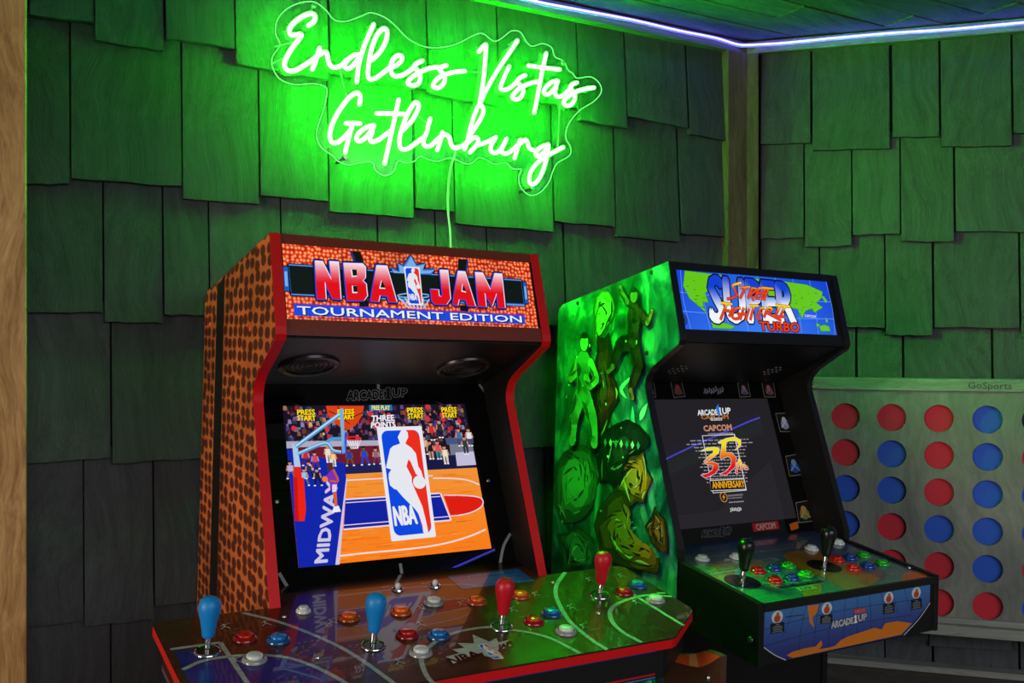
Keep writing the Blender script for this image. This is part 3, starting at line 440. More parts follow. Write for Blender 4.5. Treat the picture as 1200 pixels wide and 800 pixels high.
def glow(name, rgb):
    if name in MATS: return MATS[name]
    m = bpy.data.materials.new(name); m.use_nodes = True
    nt = m.node_tree; nt.nodes.clear()
    o = nt.nodes.new('ShaderNodeOutputMaterial'); e = nt.nodes.new('ShaderNodeEmission')
    e.inputs[0].default_value = (*rgb, 1); nt.links.new(e.outputs[0], o.inputs[0])
    MATS[name] = m
    return m

def acrylic(name, tint=(0.97, 1, 0.97), gl=0.05):
    if name in MATS: return MATS[name]
    m = bpy.data.materials.new(name); m.use_nodes = True
    nt = m.node_tree; nt.nodes.clear()
    o = nt.nodes.new('ShaderNodeOutputMaterial'); t = nt.nodes.new('ShaderNodeBsdfTransparent'); g = nt.nodes.new('ShaderNodeBsdfGlossy')
    t.inputs[0].default_value = (*tint, 1); g.inputs['Roughness'].default_value = 0.2
    mx = nt.nodes.new('ShaderNodeMixShader')
    mx.inputs[0].default_value = gl
    nt.links.new(t.outputs[0], mx.inputs[1]); nt.links.new(g.outputs[0], mx.inputs[2]); nt.links.new(mx.outputs[0], o.inputs[0])
    MATS[name] = m
    return m

# ------------------------------------------------------------------ object helpers
def link_mesh(name, me, m=None, parent=None, matrix=None):
    o = bpy.data.objects.new(name, me)
    COL.objects.link(o)
    if m: me.materials.append(m)
    if parent: o.parent = parent
    elif matrix: o.matrix_world = matrix
    return o

def obj(name, bm, m, parent=None, matrix=None, smooth=False, recalc=True):
    if recalc: bmesh.ops.recalc_face_normals(bm, faces=bm.faces)
    me = bpy.data.meshes.new(name)
    bm.to_mesh(me); bm.free()
    if smooth:
        for p in me.polygons: p.use_smooth = True
        try: me.set_sharp_from_angle(angle=math.radians(40))
        except Exception: pass
    return link_mesh(name, me, m, parent, matrix)

def copy_mesh(src, name, parent, loc=None, m=None):
    o = src.copy(); o.name = name
    COL.objects.link(o); o.parent = parent
    if loc is not None: o.location = loc
    return o

def thing(name, label, cat, matrix=None, group=None):
    o = bpy.data.objects.new(name, None); COL.objects.link(o)
    o.empty_display_size = 0.1
    if matrix: o.matrix_world = matrix
    tag(o, label, cat, group)
    return o

def tag(o, label, cat, group=None):
    o['label'] = label; o['category'] = cat
    if group: o['group'] = group
    return o

def box_bm(bm, x0, x1, y0, y1, z0, z1, bev=0.0):
    v = [bm.verts.new(p) for p in ((x0, y0, z0), (x1, y0, z0), (x1, y1, z0), (x0, y1, z0), (x0, y0, z1), (x1, y0, z1), (x1, y1, z1), (x0, y1, z1))]
    fs = [bm.faces.new([v[i] for i in f]) for f in ((0, 3, 2, 1), (4, 5, 6, 7), (0, 1, 5, 4), (1, 2, 6, 5), (2, 3, 7, 6), (3, 0, 4, 7))]
    if bev:
        es = list({e for f in fs for e in f.edges})
        bmesh.ops.bevel(bm, geom=es, offset=bev, segments=2, affect='EDGES', profile=0.6)
    return bm

def box(name, x0, x1, y0, y1, z0, z1, m, parent=None, matrix=None, bev=0.0):
    return obj(name, box_bm(bmesh.new(), min(x0, x1), max(x0, x1), min(y0, y1), max(y0, y1), min(z0, z1), max(z0, z1), bev), m, parent, matrix)

def prism(name, pts, axis, d0, d1, m, parent=None, matrix=None, bev=0.0):
    """pts in the plane across `axis` (0: (y, z), 1: (x, z), 2: (x, y))"""
    bm = bmesh.new()
    def P(p, d): return {0: (d, p[0], p[1]), 1: (p[0], d, p[1]), 2: (p[0], p[1], d)}[axis]
    a = [bm.verts.new(P(p, d0)) for p in pts]; c = [bm.verts.new(P(p, d1)) for p in pts]
    f1 = bm.faces.new(a); f2 = bm.faces.new(list(reversed(c)))
    n = len(pts)
    for i in range(n):
        bm.faces.new((a[i], c[i], c[(i + 1) % n], a[(i + 1) % n]))
    bmesh.ops.recalc_face_normals(bm, faces=bm.faces)
    if bev:
        es = [e for e in f1.edges] + [e for e in f2.edges]
        bmesh.ops.bevel(bm, geom=es, offset=bev, segments=2, affect='EDGES', profile=0.6)
    big = [f for f in bm.faces if len(f.verts) > 4]
    bmesh.ops.triangulate(bm, faces=big, ngon_method='EAR_CLIP')
    return obj(name, bm, m, parent, matrix)

def lathe_bm(bm, prof, seg=24, origin=(0, 0, 0), axes=None):
    """prof: (r, h) list; axes: (X, Y, Z) vectors"""
    X, Y, Z = axes or (Vector((1, 0, 0)), Vector((0, 1, 0)), Vector((0, 0, 1)))
    O = Vector(origin)
    rings = []
    for r, h in prof:
        if r < 1e-6: rings.append([bm.verts.new(O + Z * h)])
        else: rings.append([bm.verts.new(O + X * (r * math.cos(2 * math.pi * i / seg)) + Y * (r * math.sin(2 * math.pi * i / seg)) + Z * h) for i in range(seg)])
    for A, B in zip(rings, rings[1:]):
        for i in range(seg):
            j = (i + 1) % seg
            if len(A) == 1 and len(B) == 1: continue
            if len(A) == 1: bm.faces.new((A[0], B[i], B[j]))
            elif len(B) == 1: bm.faces.new((A[i], A[j], B[0]))
            else: bm.faces.new((A[i], A[j], B[j], B[i]))
    return bm

def catmull(pts, n=6, closed=False):
    P = [Vector(p) for p in pts]
    if len(P) < 3: return P
    out = []
    N = len(P)
    rng = range(N if closed else N - 1)
    for i in rng:
        p1, p2 = P[i], P[(i + 1) % N]
        p0 = P[i - 1] if (i > 0 or closed) else p1 * 2 - p2
        p3 = P[(i + 2) % N] if (i + 2 < N or closed) else p2 * 2 - p1
        for k in range(n):
            t = k / n
            out.append(0.5 * ((2 * p1) + (p2 - p0) * t + (2 * p0 - 5 * p1 + 4 * p2 - p3) * t * t + (3 * p1 - p0 - 3 * p2 + p3) * t ** 3))
    if not closed: out.append(P[-1])
    return out

def tube_bm(bm, pts, r, seg=8, closed=False, cap=True, flat=1.0):
    pts = [Vector(p) for p in pts]
    n = len(pts)
    if cap and not closed:      # rounded ends
        d0 = (pts[0] - pts[1]).normalized(); d1 = (pts[-1] - pts[-2]).normalized()
        seq = [(pts[0] + d0 * r, 0.3), (pts[0] + d0 * r * 0.7, 0.72)] + [(p, 1.0) for p in pts] + [(pts[-1] + d1 * r * 0.7, 0.72), (pts[-1] + d1 * r, 0.3)]
    else: seq = [(p, 1.0) for p in pts]
    m = len(seq)
    rings = []
    up = None
    for i, (p, s) in enumerate(seq):
        if closed: t = (seq[(i + 1) % m][0] - seq[i - 1][0]).normalized()
        else: t = (seq[min(i + 1, m - 1)][0] - seq[max(i - 1, 0)][0]).normalized()
        if up is None: up = Vector((0, 1, 0)) if abs(t.y) < 0.9 else Vector((1, 0, 0))
        up = (up - t * up.dot(t)).normalized()
        b = t.cross(up)
        rings.append([bm.verts.new(p + (up * math.cos(2 * math.pi * k / seg) * flat + b * math.sin(2 * math.pi * k / seg)) * r * s) for k in range(seg)])
    pairs = list(zip(rings, rings[1:])) + ([(rings[-1], rings[0])] if closed else [])
    for A, B in pairs:
        for k in range(seg):
            bm.faces.new((A[k], A[(k + 1) % seg], B[(k + 1) % seg], B[k]))
    if not closed:
        bm.faces.new(list(reversed(rings[0]))); bm.faces.new(rings[-1])
    return bm

# ------------------------------------------------------------------ flat artwork (prints and screens)
TXT = {}
def text_mesh(s, bold=0.0):
    k = (s, bold)
    if k in TXT: return TXT[k]
    cu = bpy.data.curves.new('lettering', 'FONT'); cu.body = s; cu.resolution_u = 2
    o = bpy.data.objects.new('lettering', cu); COL.objects.link(o)
    dg = bpy.context.evaluated_depsgraph_get(); dg.update()
    me = bpy.data.meshes.new_from_object(o.evaluated_get(dg))
    vs = [(v.co.x, v.co.y) for v in me.vertices]; fs = [tuple(p.vertices) for p in me.polygons]
    bpy.data.objects.remove(o); bpy.data.curves.remove(cu); bpy.data.meshes.remove(me)
    x0 = min(v[0] for v in vs); x1 = max(v[0] for v in vs); y0 = min(v[1] for v in vs); y1 = max(v[1] for v in vs)
    vs = [((x - x0) / (x1 - x0), (y - y0) / (y1 - y0)) for x, y in vs]
    TXT[k] = (vs, fs)
    return TXT[k]

class Art:
    STEP = 0.00010
    def __init__(s, O, U, V, base=0.0006):
        s.O, s.U, s.V = Vector(O), Vector(U).normalized(), Vector(V).normalized()
        s.N = s.U.cross(s.V); s.v = []; s.f = []; s.c = []; s.base = base; s.L = 0
    def P(s, p, l): return s.O + s.U * p[0] + s.V * p[1] + s.N * (s.base + s.STEP * l)
    def raw(s, pts, faces, col, l=None):
        l = s.L if l is None else l
        b = len(s.v)
        for p in pts:
            s.v.append(s.P(p, l)); s.c.append(col(p) if callable(col) else col)
        for f in faces:
            a = [pts[i] for i in f]
            ar = sum(a[i][0] * a[(i + 1) % len(a)][1] - a[(i + 1) % len(a)][0] * a[i][1] for i in range(len(a)))
            s.f.append(tuple(b + i for i in (f if ar > 0 else reversed(f))))
    def poly(s, pts, col, l=None, cuts=()):
        pts = [tuple(p[:2]) for p in pts]
        if len(pts) == 3: tr = [(0, 1, 2)]
        else: tr = tessellate_polygon([[Vector((p[0], p[1], 0)) for p in pts]])
        if cuts:
            bm = bmesh.new(); vs = [bm.verts.new((p[0], p[1], 0)) for p in pts]
            for t in tr: bm.faces.new([vs[i] for i in t])
            for cv in cuts:
                bmesh.ops.bisect_plane(bm, geom=bm.verts[:] + bm.edges[:] + bm.faces[:], plane_co=(0, cv, 0), plane_no=(0, 1, 0))
            bm.verts.index_update()
            s.raw([(v.co.x, v.co.y) for v in bm.verts], [tuple(v.index for v in f.verts) for f in bm.faces], col, l); bm.free()
        else: s.raw(pts, tr, col, l)
    def outline(s, pts, d, col, l=None):          # the same shape grown by d (eight shifted copies)
        for k in range(8):
            a = k * math.pi / 4
            s.poly([(p[0] + d * math.cos(a), p[1] + d * math.sin(a)) for p in pts], col, l)
    def ellipse(s, c, rx, ry, col, l=None, n=14, rot=0.0):
        cs, sn = math.cos(rot), math.sin(rot)
        pts = []
        for i in range(n):
            x, y = rx * math.cos(2 * math.pi * i / n), ry * math.sin(2 * math.pi * i / n)
            pts.append((c[0] + x * cs - y * sn, c[1] + x * sn + y * cs))
        s.raw(pts, [tuple(range(n))], col, l)
    def stroke(s, pts, w, col, l=None, smooth=True, closed=False, n=5, round_=False, taper=False):
        pts = [Vector((p[0], p[1])) for p in pts]
        if smooth and len(pts) > 2: pts = [Vector((p[0], p[1])) for p in catmull([(p.x, p.y, 0) for p in pts], n, closed)]
        m = len(pts); out = []
        for i in range(m):
            if closed: t = pts[(i + 1) % m] - pts[i - 1]
            else: t = pts[min(i + 1, m - 1)] - pts[max(i - 1, 0)]
            if t.length < 1e-9: t = Vector((1, 0))
            t.normalize(); nn = Vector((-t.y, t.x))
            k = w / 2
            if taper: k *= max(0.06, math.sin(math.pi * (i + 0.2) / (m - 0.6)))
            elif not smooth and 0 < i < m - 1:
                t1 = (pts[i] - pts[i - 1]).normalized(); k /= max(0.5, abs(nn.dot(Vector((-t1.y, t1.x)))))
            out.append((tuple(pts[i] + nn * k), tuple(pts[i] - nn * k)))
        fl = [p for q in out for p in q]
        fs = [(2 * i, 2 * i + 1, 2 * i + 3, 2 * i + 2) for i in range(m - 1)]
        if closed: fs.append((2 * m - 2, 2 * m - 1, 1, 0))
        s.raw(fl, fs, col, l)
        if round_:
            for p in (pts[0], pts[-1]): s.ellipse(p, w / 2, w / 2, col, l, 10)
    def text(s, t, quad, col, l=None, bold=0.0, d=(0, 0)):
        """quad: bottom left, bottom right, top right, top left; bold strokes are laid by shifted copies"""
        vs, fs = text_mesh(t)
        bl, br, tr, tl = quad
        if bold:
            h = (Vector(tl[:2]) - Vector(bl[:2])).length * bold
            for k in range(6):
                a = k * math.pi / 3
                s.text(t, quad, col, l, 0.0, (d[0] + h * math.cos(a), d[1] + h * math.sin(a)))
        def mp(x, y):
            return tuple((bl[i] * (1 - x) + br[i] * x) * (1 - y) + (tl[i] * (1 - x) + tr[i] * x) * y + d[i] for i in (0, 1))
        s.raw([mp(*v) for v in vs], fs, col, l)
    def rect(s, cx, cy, w, h, col, l=None, rot=0.0):
        cs, sn = math.cos(rot), math.sin(rot)
        s.raw([(cx + x * cs - y * sn, cy + x * sn + y * cs) for x, y in ((-w/2, -h/2), (w/2, -h/2), (w/2, h/2), (-w/2, h/2))], [(0, 1, 2, 3)], col, l)
    def up(s, k=1): s.L += k
    def build(s, name, m, parent):
        me = bpy.data.meshes.new(name)
        me.from_pydata([tuple(p) for p in s.v], [], s.f)
        at = me.attributes.new('Col', 'FLOAT_COLOR', 'POINT')
        buf = []
        for c in s.c: buf += [*lin(c), 1.0]
        at.data.foreach_set('color', buf)
        return link_mesh(name, me, m, parent)

def brand(art, q, dark, light, b0=0.06, b1=0.035):
    bl, br, tr, tl = [Vector(p[:2]) for p in q]
    def part(x0, x1, y0, y1):
        f = lambda x, y: tuple(bl.lerp(br, x).lerp(tl.lerp(tr, x), y))
        return [f(x0, y0), f(x1, y0), f(x1, y1), f(x0, y1)]
    h = (tl - bl).length
    f_ = lambda x, y: tuple(bl.lerp(br, x).lerp(tl.lerp(tr, x), y))
    one = [f_(x, y) for x, y in ((0.62, 0.80), (0.655, 1.12), (0.705, 1.12), (0.705, 0.16), (0.73, 0.16), (0.73, -0.05), (0.625, -0.05), (0.625, 0.16), (0.655, 0.16), (0.655, 0.80))]
    art.outline(one, h * b0, dark, art.L); art.poly(one, light, art.L + 1)
    for w, x0, x1, y0, y1 in (('ARCADE', 0.0, 0.60, 0.0, 0.86), ('UP', 0.755, 1.0, 0.12, 1.0)):
        art.text(w, part(x0, x1, y0, y1), dark, art.L, bold=b0 + 0.06); art.text(w, part(x0, x1, y0, y1), light, art.L + 1, bold=b1)
    art.up(2)

def mixc(a, b, t):
    t = max(0.0, min(1.0, t))
    return tuple(x * (1 - t) + y * t for x, y in zip(a, b))

# ------------------------------------------------------------------ shared materials
M_SHINGLE = wood('charcoal_stained_shingle', (57, 59, 63), (80, 84, 89), rough=0.6, stretch=(34, 34, 1.6), wave=0.12, bump=0.75, spec=0.3, vary=0.13)
M_BEHIND = mat('black_building_paper', (12, 12, 13), 0.9)
M_PINE = wood('raw_pine', (132, 86, 44), (216, 172, 114), rough=0.6, stretch=(20, 20, 1.3), wave=0.08, bump=0.25, knots=1.0)
M_POST = wood('weathered_corner_board', (70, 58, 44), (120, 100, 76), rough=0.7, stretch=(26, 26, 1.5), bump=0.4, knots=0.6)
M_TRIM = wood('dark_ceiling_trim', (96, 94, 92), (136, 132, 128), rough=0.6, stretch=(1.5, 24, 24), bump=0.3)
M_CEIL = wood('rough_ceiling_plank', (50, 44, 38), (104, 94, 82), rough=0.65, stretch=(1.3, 16, 16), wave=0.14, bump=0.5, knots=0.0)
M_DARKB = wood('dark_base_board', (44, 40, 36), (72, 66, 60), rough=0.7, stretch=(1.4, 18, 18), bump=0.3)
M_FLOOR = wood('deck_floor', (70, 66, 62), (110, 104, 96), rough=0.7, stretch=(1.3, 16, 16), bump=0.3)
M_BLACK = mat('black_laminate', (13, 13, 14), 0.45, spec=0.35, noise=0.25, scale=250, bump=0.15)
M_BLACKG = mat('black_gloss_acrylic', (7, 7, 8), 0.012, spec=0.5)
M_EDGE = mat('black_edge_band', (16, 14, 13), 0.35)
M_RED = mat('red_edge_band', (204, 8, 18), 0.5, spec=0.25)
M_BROWN = mat('oxblood_laminate', (112, 34, 20), 0.4, noise=0.2, scale=200)
M_CHROME = mat('chrome', (220, 222, 225), 0.12, metal=1.0)
M_STEEL = mat('zinc_bolt', (190, 192, 190), 0.3, metal=1.0)
M_GRAYW = wood('grey_washed_wood', (118, 118, 114), (158, 158, 152), rough=0.6, stretch=(20, 20, 1.6), bump=0.2)
M_GRAYH = wood('grey_washed_rail', (118, 118, 114), (162, 162, 156), rough=0.6, stretch=(1.4, 20, 20), bump=0.2)
M_PLY = wood('grey_plywood', (108, 107, 104), (142, 141, 136), rough=0.55, stretch=(9, 9, 1.4), wave=0.2, bump=0.12, vary=0.05)
M_CLEAR = acrylic('clear_acrylic')
M_NEON = glow('green_neon_tube', NEON_RGB)
M_EDGELIT = glow('edge_lit_acrylic', (0.35, 2.2, 0.4))  # tube light piped to the board's rim, put in as emission

# ------------------------------------------------------------------ setting
def structure(o):
    o['kind'] = 'structure'
    return o

def face_strip(name, pts_front, parent): pass

def shingles(rows, parent, M, top, seed):
    rnd = random.Random(seed)
    prev = None
    for ri, row in enumerate(rows):
        for (s0, s1, z0, z1) in row:
            if prev is None: zt = top
            else:
                zt = max(max(q[2], q[3]) for q in prev if q[1] > s0 - 0.02 and q[0] < s1 + 0.02) + 0.02 if any(q[1] > s0 - 0.02 and q[0] < s1 + 0.02 for q in prev) else max(z0, z1) + 0.30
            g = 0.0010
            th = 0.013 + rnd.uniform(-0.001, 0.004)
            bo = 0.0065 + rnd.uniform(0, 0.003)        # the butt stands off the course below
            bm = bmesh.new()
            nseg = 6
            bot_b, bot_f, top_b, top_f = [], [], [], []
            for k in range(nseg + 1):
                t = k / nseg
                s = s0 + g + (s1 - s0 - 2 * g) * t
                zb = z0 + (z1 - z0) * t + (rnd.uniform(-0.0016, 0.0016))
                bot_b.append(bm.verts.new((s, bo, zb))); bot_f.append(bm.verts.new((s, bo + th, zb)))
            ts = rnd.uniform(-0.0012, 0.0012)
            for k in (0, nseg):
                s = s0 + g + (s1 - s0 - 2 * g) * k / nseg
                top_b.append(bm.verts.new((s, 0.0003, zt))); top_f.append(bm.verts.new((s, 0.0045 + (ts if k else 0), zt)))
            bm.faces.new([top_f[0]] + bot_f + [top_f[1]])
            bm.faces.new([top_b[0]] + bot_b + [top_b[1]])
            for k in range(nseg): bm.faces.new((bot_b[k], bot_b[k + 1], bot_f[k + 1], bot_f[k]))
            bm.faces.new((top_b[0], top_b[1], top_f[1], top_f[0]))
            bm.faces.new((bot_b[0], bot_f[0], top_f[0], top_b[0])); bm.faces.new((bot_b[-1], bot_f[-1], top_f[1], top_b[1]))
            obj('shingle', bm, M_SHINGLE, parent)
        prev = row

def wall(name, M, x0, x1, z0, z1, rows, seed):
    w = box(name, x0, x1, -0.04, 0.0, z0, z1, M_BEHIND, None, M)
    structure(w)
    shingles(rows, w, M, z1 - 0.005, seed)
    return w

def shift_down(row, dz): return [(a, b, c - dz, d - dz) for a, b, c, d in row]
rl = T['shL']; rr = T['shR']
rl = rl + [shift_down(rl[3], 0.86), shift_down(rl[2], 1.43)]
rr = rr + [shift_down(rr[2], 1.06)]
rnd = random.Random(77)
for row in rr:                     # the courses run on to the end of the right wall
    zmid = sum(q[2] for q in row) / len(row); x = row[-1][1] + 0.002
    while x < 2.36:
        w_ = min(rnd.uniform(0.12, 0.24), 2.40 - x); z = zmid + rnd.uniform(-0.02, 0.02)
        row.append((x, x + w_, z, z + rnd.uniform(-0.003, 0.003))); x += w_ + 0.002
wall('wall_left', ML, -0.40, CORNER + 0.01, -0.05, CEIL_Z, rl, 3)
wall('wall_right', MR, 0.0, 2.42, -0.05, CEIL_Z, rr, 4)

# corner boards, ceiling trim, wall-base rail
def trim(n, *a, **k):
    o = box('trim_%d' % n, *a, **k); structure(o); return o
trim(1, T['post'][0], CORNER - 0.016, 0.0, 0.034, 0.0, CEIL_Z - 0.038, M_POST, None, ML, bev=0.002)
trim(2, 0.001, T['post'][1], 0.0, 0.034, 0.0, CEIL_Z - 0.038, M_POST, None, MR, bev=0.002)
trim(3, -0.40, CORNER - 0.0125, 0.0, 0.030, CEIL_Z - 0.038, CEIL_Z - 0.004, M_TRIM, None, ML, bev=0.002)
trim(4, 0.0125, 2.40, 0.0, 0.030, CEIL_Z - 0.038, CEIL_Z - 0.004, M_TRIM, None, MR, bev=0.002)
trim(5, 0.08, 2.0, 0.004, 0.050, 0.402, 0.4185, M_GRAYH, None, MR, bev=0.002)
trim(6, 0.08, 2.0, 0.002, 0.044, 0.20, 0.4015, M_DARKB, None, MR, bev=0.002)
# pine post at the left edge, a step in front of the shingles
o = trim(7, -0.62, -0.3245, 0.06, 0.20, 0.0, CEIL_Z - 0.01, M_PINE, None, ML, bev=0.003)

# ceiling: boards parallel to the left wall
cb = bmesh.new()
cm = ML.copy()
ceil = box('ceiling', -0.6, 3.6, -0.10, 3.0, CEIL_Z + 0.022, CEIL_Z + 0.05, M_BEHIND, None, ML)
structure(ceil)
edges = [-0.06, 0.03, 0.12, 0.205, 0.30, 0.395, 0.49]
while edges[-1] < 2.9: edges.append(edges[-1] + 0.097)
rnd = random.Random(12)
splits = {2: [1.10], 3: [0.35, 1.443], 4: [0.9, 1.75], 5: [1.28], 6: [0.5, 1.9]}
for i in range(len(edges) - 1):
    y0, y1 = edges[i] + 0.0012, edges[i + 1] - 0.0012
    xs = [-0.55] + splits.get(i, [rnd.uniform(0.3, 2.6)]) + [3.5]
    for a, b_ in zip(xs, xs[1:]):
        dz = rnd.uniform(0, 0.003)
        box('ceiling_plank', a + 0.001, b_ - 0.001, y0, y1, CEIL_Z + dz, CEIL_Z + 0.020 + dz * 0.3, M_CEIL, ceil, bev=0.0015)

# floor, falling gently with the cabinets
FLOOR_M = CAB_R.to_4x4()
FLOOR_M.translation = Vector((-0.37925478, 1.41552841, 1.47026403)) + CAB_R @ Vector((0, 0, -1.471))
fl = box('floor', -2.6, 3.0, -2.6, 1.4, -0.05, 0.0, M_FLOOR, None, FLOOR_M)
structure(fl)

# LED strip round the top of the walls
def wl_pt(W, s, off, z):
    o, u, n = W
    return o + u * s + n * off + Vector((0, 0, z))
led_pts = []
rnd = random.Random(5)
zl = CEIL_Z - 0.016
for s in [-0.38, -0.1, 0.1, 0.3, 0.5, 0.66, 0.8, 0.95, 1.1, 1.25, 1.38, 1.46]:
    led_pts.append(wl_pt(WALL_L, s, 0.037, zl + rnd.uniform(-0.0035, 0.003)))
led_pts.append(wl_pt(WALL_R, 0.022, 0.050, zl - 0.003))
for s in [0.06, 0.12, 0.25, 0.4, 0.55, 0.7, 0.9, 1.2, 1.6, 1.95, 2.3]:
    led_pts.append(wl_pt(WALL_R, s, 0.037, zl + rnd.uniform(-0.003, 0.003)))
for p in ((2.93, 1.86, CEIL_Z - 0.016), (2.985, 1.76, CEIL_Z - 0.018), (2.94, 1.66, CEIL_Z - 0.018), (2.86, 1.45, CEIL_Z - 0.018), (2.80, 1.27, CEIL_Z - 0.018), (2.78, 1.15, CEIL_Z - 0.016), (2.70, 1.09, CEIL_Z - 0.010), (2.3, 1.02, CEIL_Z - 0.008), (1.95, 0.92, CEIL_Z - 0.010), (1.83, 0.75, CEIL_Z - 0.012), (1.75, 0.62, CEIL_Z - 0.012), (1.6, 0.38, CEIL_Z - 0.012)):
    led_pts.append(Vector(p))
led = thing('led_strip', 'glowing blue white LED light strip running under the ceiling along the wall tops', 'light strip', Matrix.Translation(led_pts[12]))
lo = led_pts[12].copy()
path = catmull([p - lo for p in led_pts], 4)
obj('light_core', tube_bm(bmesh.new(), path, 0.0027, 8), glow('blue_white_led', LED_RGB), led, smooth=True)
bm = bmesh.new()          # pale channel behind the core
rows_ = []
for i, p in enumerate(path):
    t = (path[min(i + 1, len(path) - 1)] - path[max(i - 1, 0)]); t.z = 0; t.normalize()
    n_ = Vector((-t.y, t.x, 0))       # away from the room
    c = p + n_ * 0.0048
    rows_.append([bm.verts.new(c + Vector((0, 0, z)) + n_ * w) for z, w in ((-0.0055, 0), (0.0055, 0), (0.0055, 0.0015), (-0.0055, 0.0015))])
for A, B in zip(rows_, rows_[1:]):
    for k in range(4): bm.faces.new((A[k], A[(k + 1) % 4], B[(k + 1) % 4], B[k]))
bm.faces.new(rows_[0]); bm.faces.new(list(reversed(rows_[-1])))
obj('channel', bm, mat('pale_strip_channel', (170, 170, 190), 0.5), led)
d = Vector((2.79 - 3.0, 1.15 - 1.80, 0)); ln = d.length; d.normalize(); nrm_ = Vector((-d.y, d.x, 0))
bmx = Matrix.Identity(4)
for i in range(3): bmx[i][0] = d[i]; bmx[i][1] = nrm_[i]
bmx.translation = Vector((3.0, 1.80, 0))
trim(8, -0.05, ln + 0.3, 0.014, 0.07, CEIL_Z - 0.09, CEIL_Z - 0.002, M_TRIM, None, bmx)

# ------------------------------------------------------------------ neon sign
sign = thing('neon_sign', 'glowing green neon script sign on a clear cut-out backboard on the dark shingle wall', 'sign',
             ML @ Matrix.Translation((0.52, 0.075, 1.80)))
off = Vector((-0.52, -0.075, -1.80))
def SP(p, y): return Vector((p[0], y, p[1])) + off
out = catmull([(p[0], p[1], 0) for p in T['board_outline']], 4, True)
outl = [(p[0] + off.x, p[1] + off.z) for p in out]
prism('backboard', outl, 1, 0.073 + off.y, 0.077 + off.y, M_CLEAR, sign)
eb = tube_bm(bmesh.new(), [SP(p, 0.0755) for p in out], 0.0009, 6, closed=True)
o = obj('backboard_edge', eb, M_EDGELIT, sign, smooth=True); o['label'] = 'thin glowing edge of the clear backboard'
words = 'Endless Vistas Gatlinburg'.replace(' ', '')
for li, strokes in enumerate(T['neon']):
    bm = bmesh.new()
    for s in strokes:
        tube_bm(bm, catmull([SP(p, 0.0840) for p in s], 4), 0.0045, 8)
    obj('neon_letter', bm, M_NEON, sign, smooth=True)
    bm = bmesh.new()
    for s in strokes:
        tube_bm(bm, catmull([SP(p, 0.0800) for p in s], 4), 0.0047, 8)
    obj('letter_backing', bm, mat('white_silicone_backing', (190, 200, 190), 0.5), sign, smooth=True)
for p in T['board_screw']:
    bm = bmesh.new()
    lathe_bm(bm, [(0, 0.010), (0.0042, 0.0095), (0.0052, 0.008), (0.0052, 0.0), (0.004, -0.002), (0.004, -0.055)], 16, SP(p, 0.076), (Vector((1, 0, 0)), Vector((0, 0, 1)), Vector((0, 1, 0))))
    obj('standoff_screw', bm, M_STEEL, sign, smooth=True)
for q in T['sign_lead']:
    obj('lead_wire', tube_bm(bmesh.new(), [SP(p, 0.0782) for p in q], 0.0009, 6), mat('clear_wire', (190, 220, 190), 0.3), sign)
cordp = [SP(p, y) for p, y in zip(T['sign_cord'], (0.076, 0.070, 0.055, 0.040, 0.034, 0.034, 0.034, 0.034))]
obj('power_cord', tube_bm(bmesh.new(), catmull(cordp, 6), 0.0026, 8), mat('white_cord', (205, 210, 205), 0.4), sign, smooth=True)

# ------------------------------------------------------------------ arcade cabinets
OFF = Vector((-0.245, -0.25, 1.470))          # cabinet local frame -> root at the middle of the base
def cab_root(name, label, front, drop=0.0):
    M = CAB_R.to_4x4()
    M.translation = Vector(front) + CAB_R @ Vector((0.245, 0.25, -1.470))
    return thing(name, label, 'arcade machine', M)
def L3(a, b, c): return (a + OFF.x, b + OFF.y, c + OFF.z)
def plane_art(O, V, U=(1, 0, 0), base=0.0006): return Art(Vector(O) + OFF, U, V, base)
def cbox(name, a0, a1, b0, b1, c0, c1, m, parent, bev=0.0):
    return box(name, a0 + OFF.x, a1 + OFF.x, b0 + OFF.y, b1 + OFF.y, c0 + OFF.z, c1 + OFF.z, m, parent, None, bev)
def cprism(name, pts, a0, a1, m, parent, bev=0.0):
    return prism(name, [(p[0] + OFF.y, p[1] + OFF.z) for p in pts], 0, a0 + OFF.x, a1 + OFF.x, m, parent, None, bev)

def profile(knee, marq, bottom, back_top, depth, base):
    kn = catmull([(p[0], p[1], 0) for p in knee], 5)
    front = [(0.0, 0.0), (marq[0] + 0.002, marq[1] + 0.012), (marq[0], marq[1]), (marq[0] + 0.004, marq[1] - 0.009)]
    front += [(p[0], p[1]) for p in kn]
    front += [(bottom[0], bottom[1]), (bottom[0], bottom[1] - 0.13), (-0.004, bottom[1] - 0.20), (-0.004, base), (depth, base), (depth, back_top[1] - 0.02), (depth - 0.004, back_top[1] - 0.006), (depth - 0.02, back_top[1] + 0.004)]
    return front

W = 0.49; TH = 0.016
FRONT_N = (-0.37925478, 1.41552841, 1.47026403)
FRONT_S = (0.31542469, 1.82705011, 1.46202142)

def edge_band(name, prof, i0, i1, a0, a1, m, parent, proud=0.0012):
    """strip along the front edge of a side panel"""
    bm = bmesh.new()
    pts = prof[i0:i1]
    ring = []
    for i, p in enumerate(pts):
        q0 = Vector(pts[max(i - 1, 0)]); q1 = Vector(pts[min(i + 1, len(pts) - 1)])
        t = (q1 - q0).normalized(); n = Vector((t.y, -t.x))
        if n.x > 0: n = -n
        o1 = Vector(p) + n * proud; o2 = Vector(p) - n * 0.0002
        ring.append([bm.verts.new(L3(a, o.x, o.y)) for a, o in ((a0, o2), (a0, o1), (a1, o1), (a1, o2))])
    for A, B in zip(ring, ring[1:]):
        for k in range(4): bm.faces.new((A[k], A[(k + 1) % 4], B[(k + 1) % 4], B[k]))
    bm.faces.new(ring[0]); bm.faces.new(list(reversed(ring[-1])))
    return obj(name, bm, m, parent)

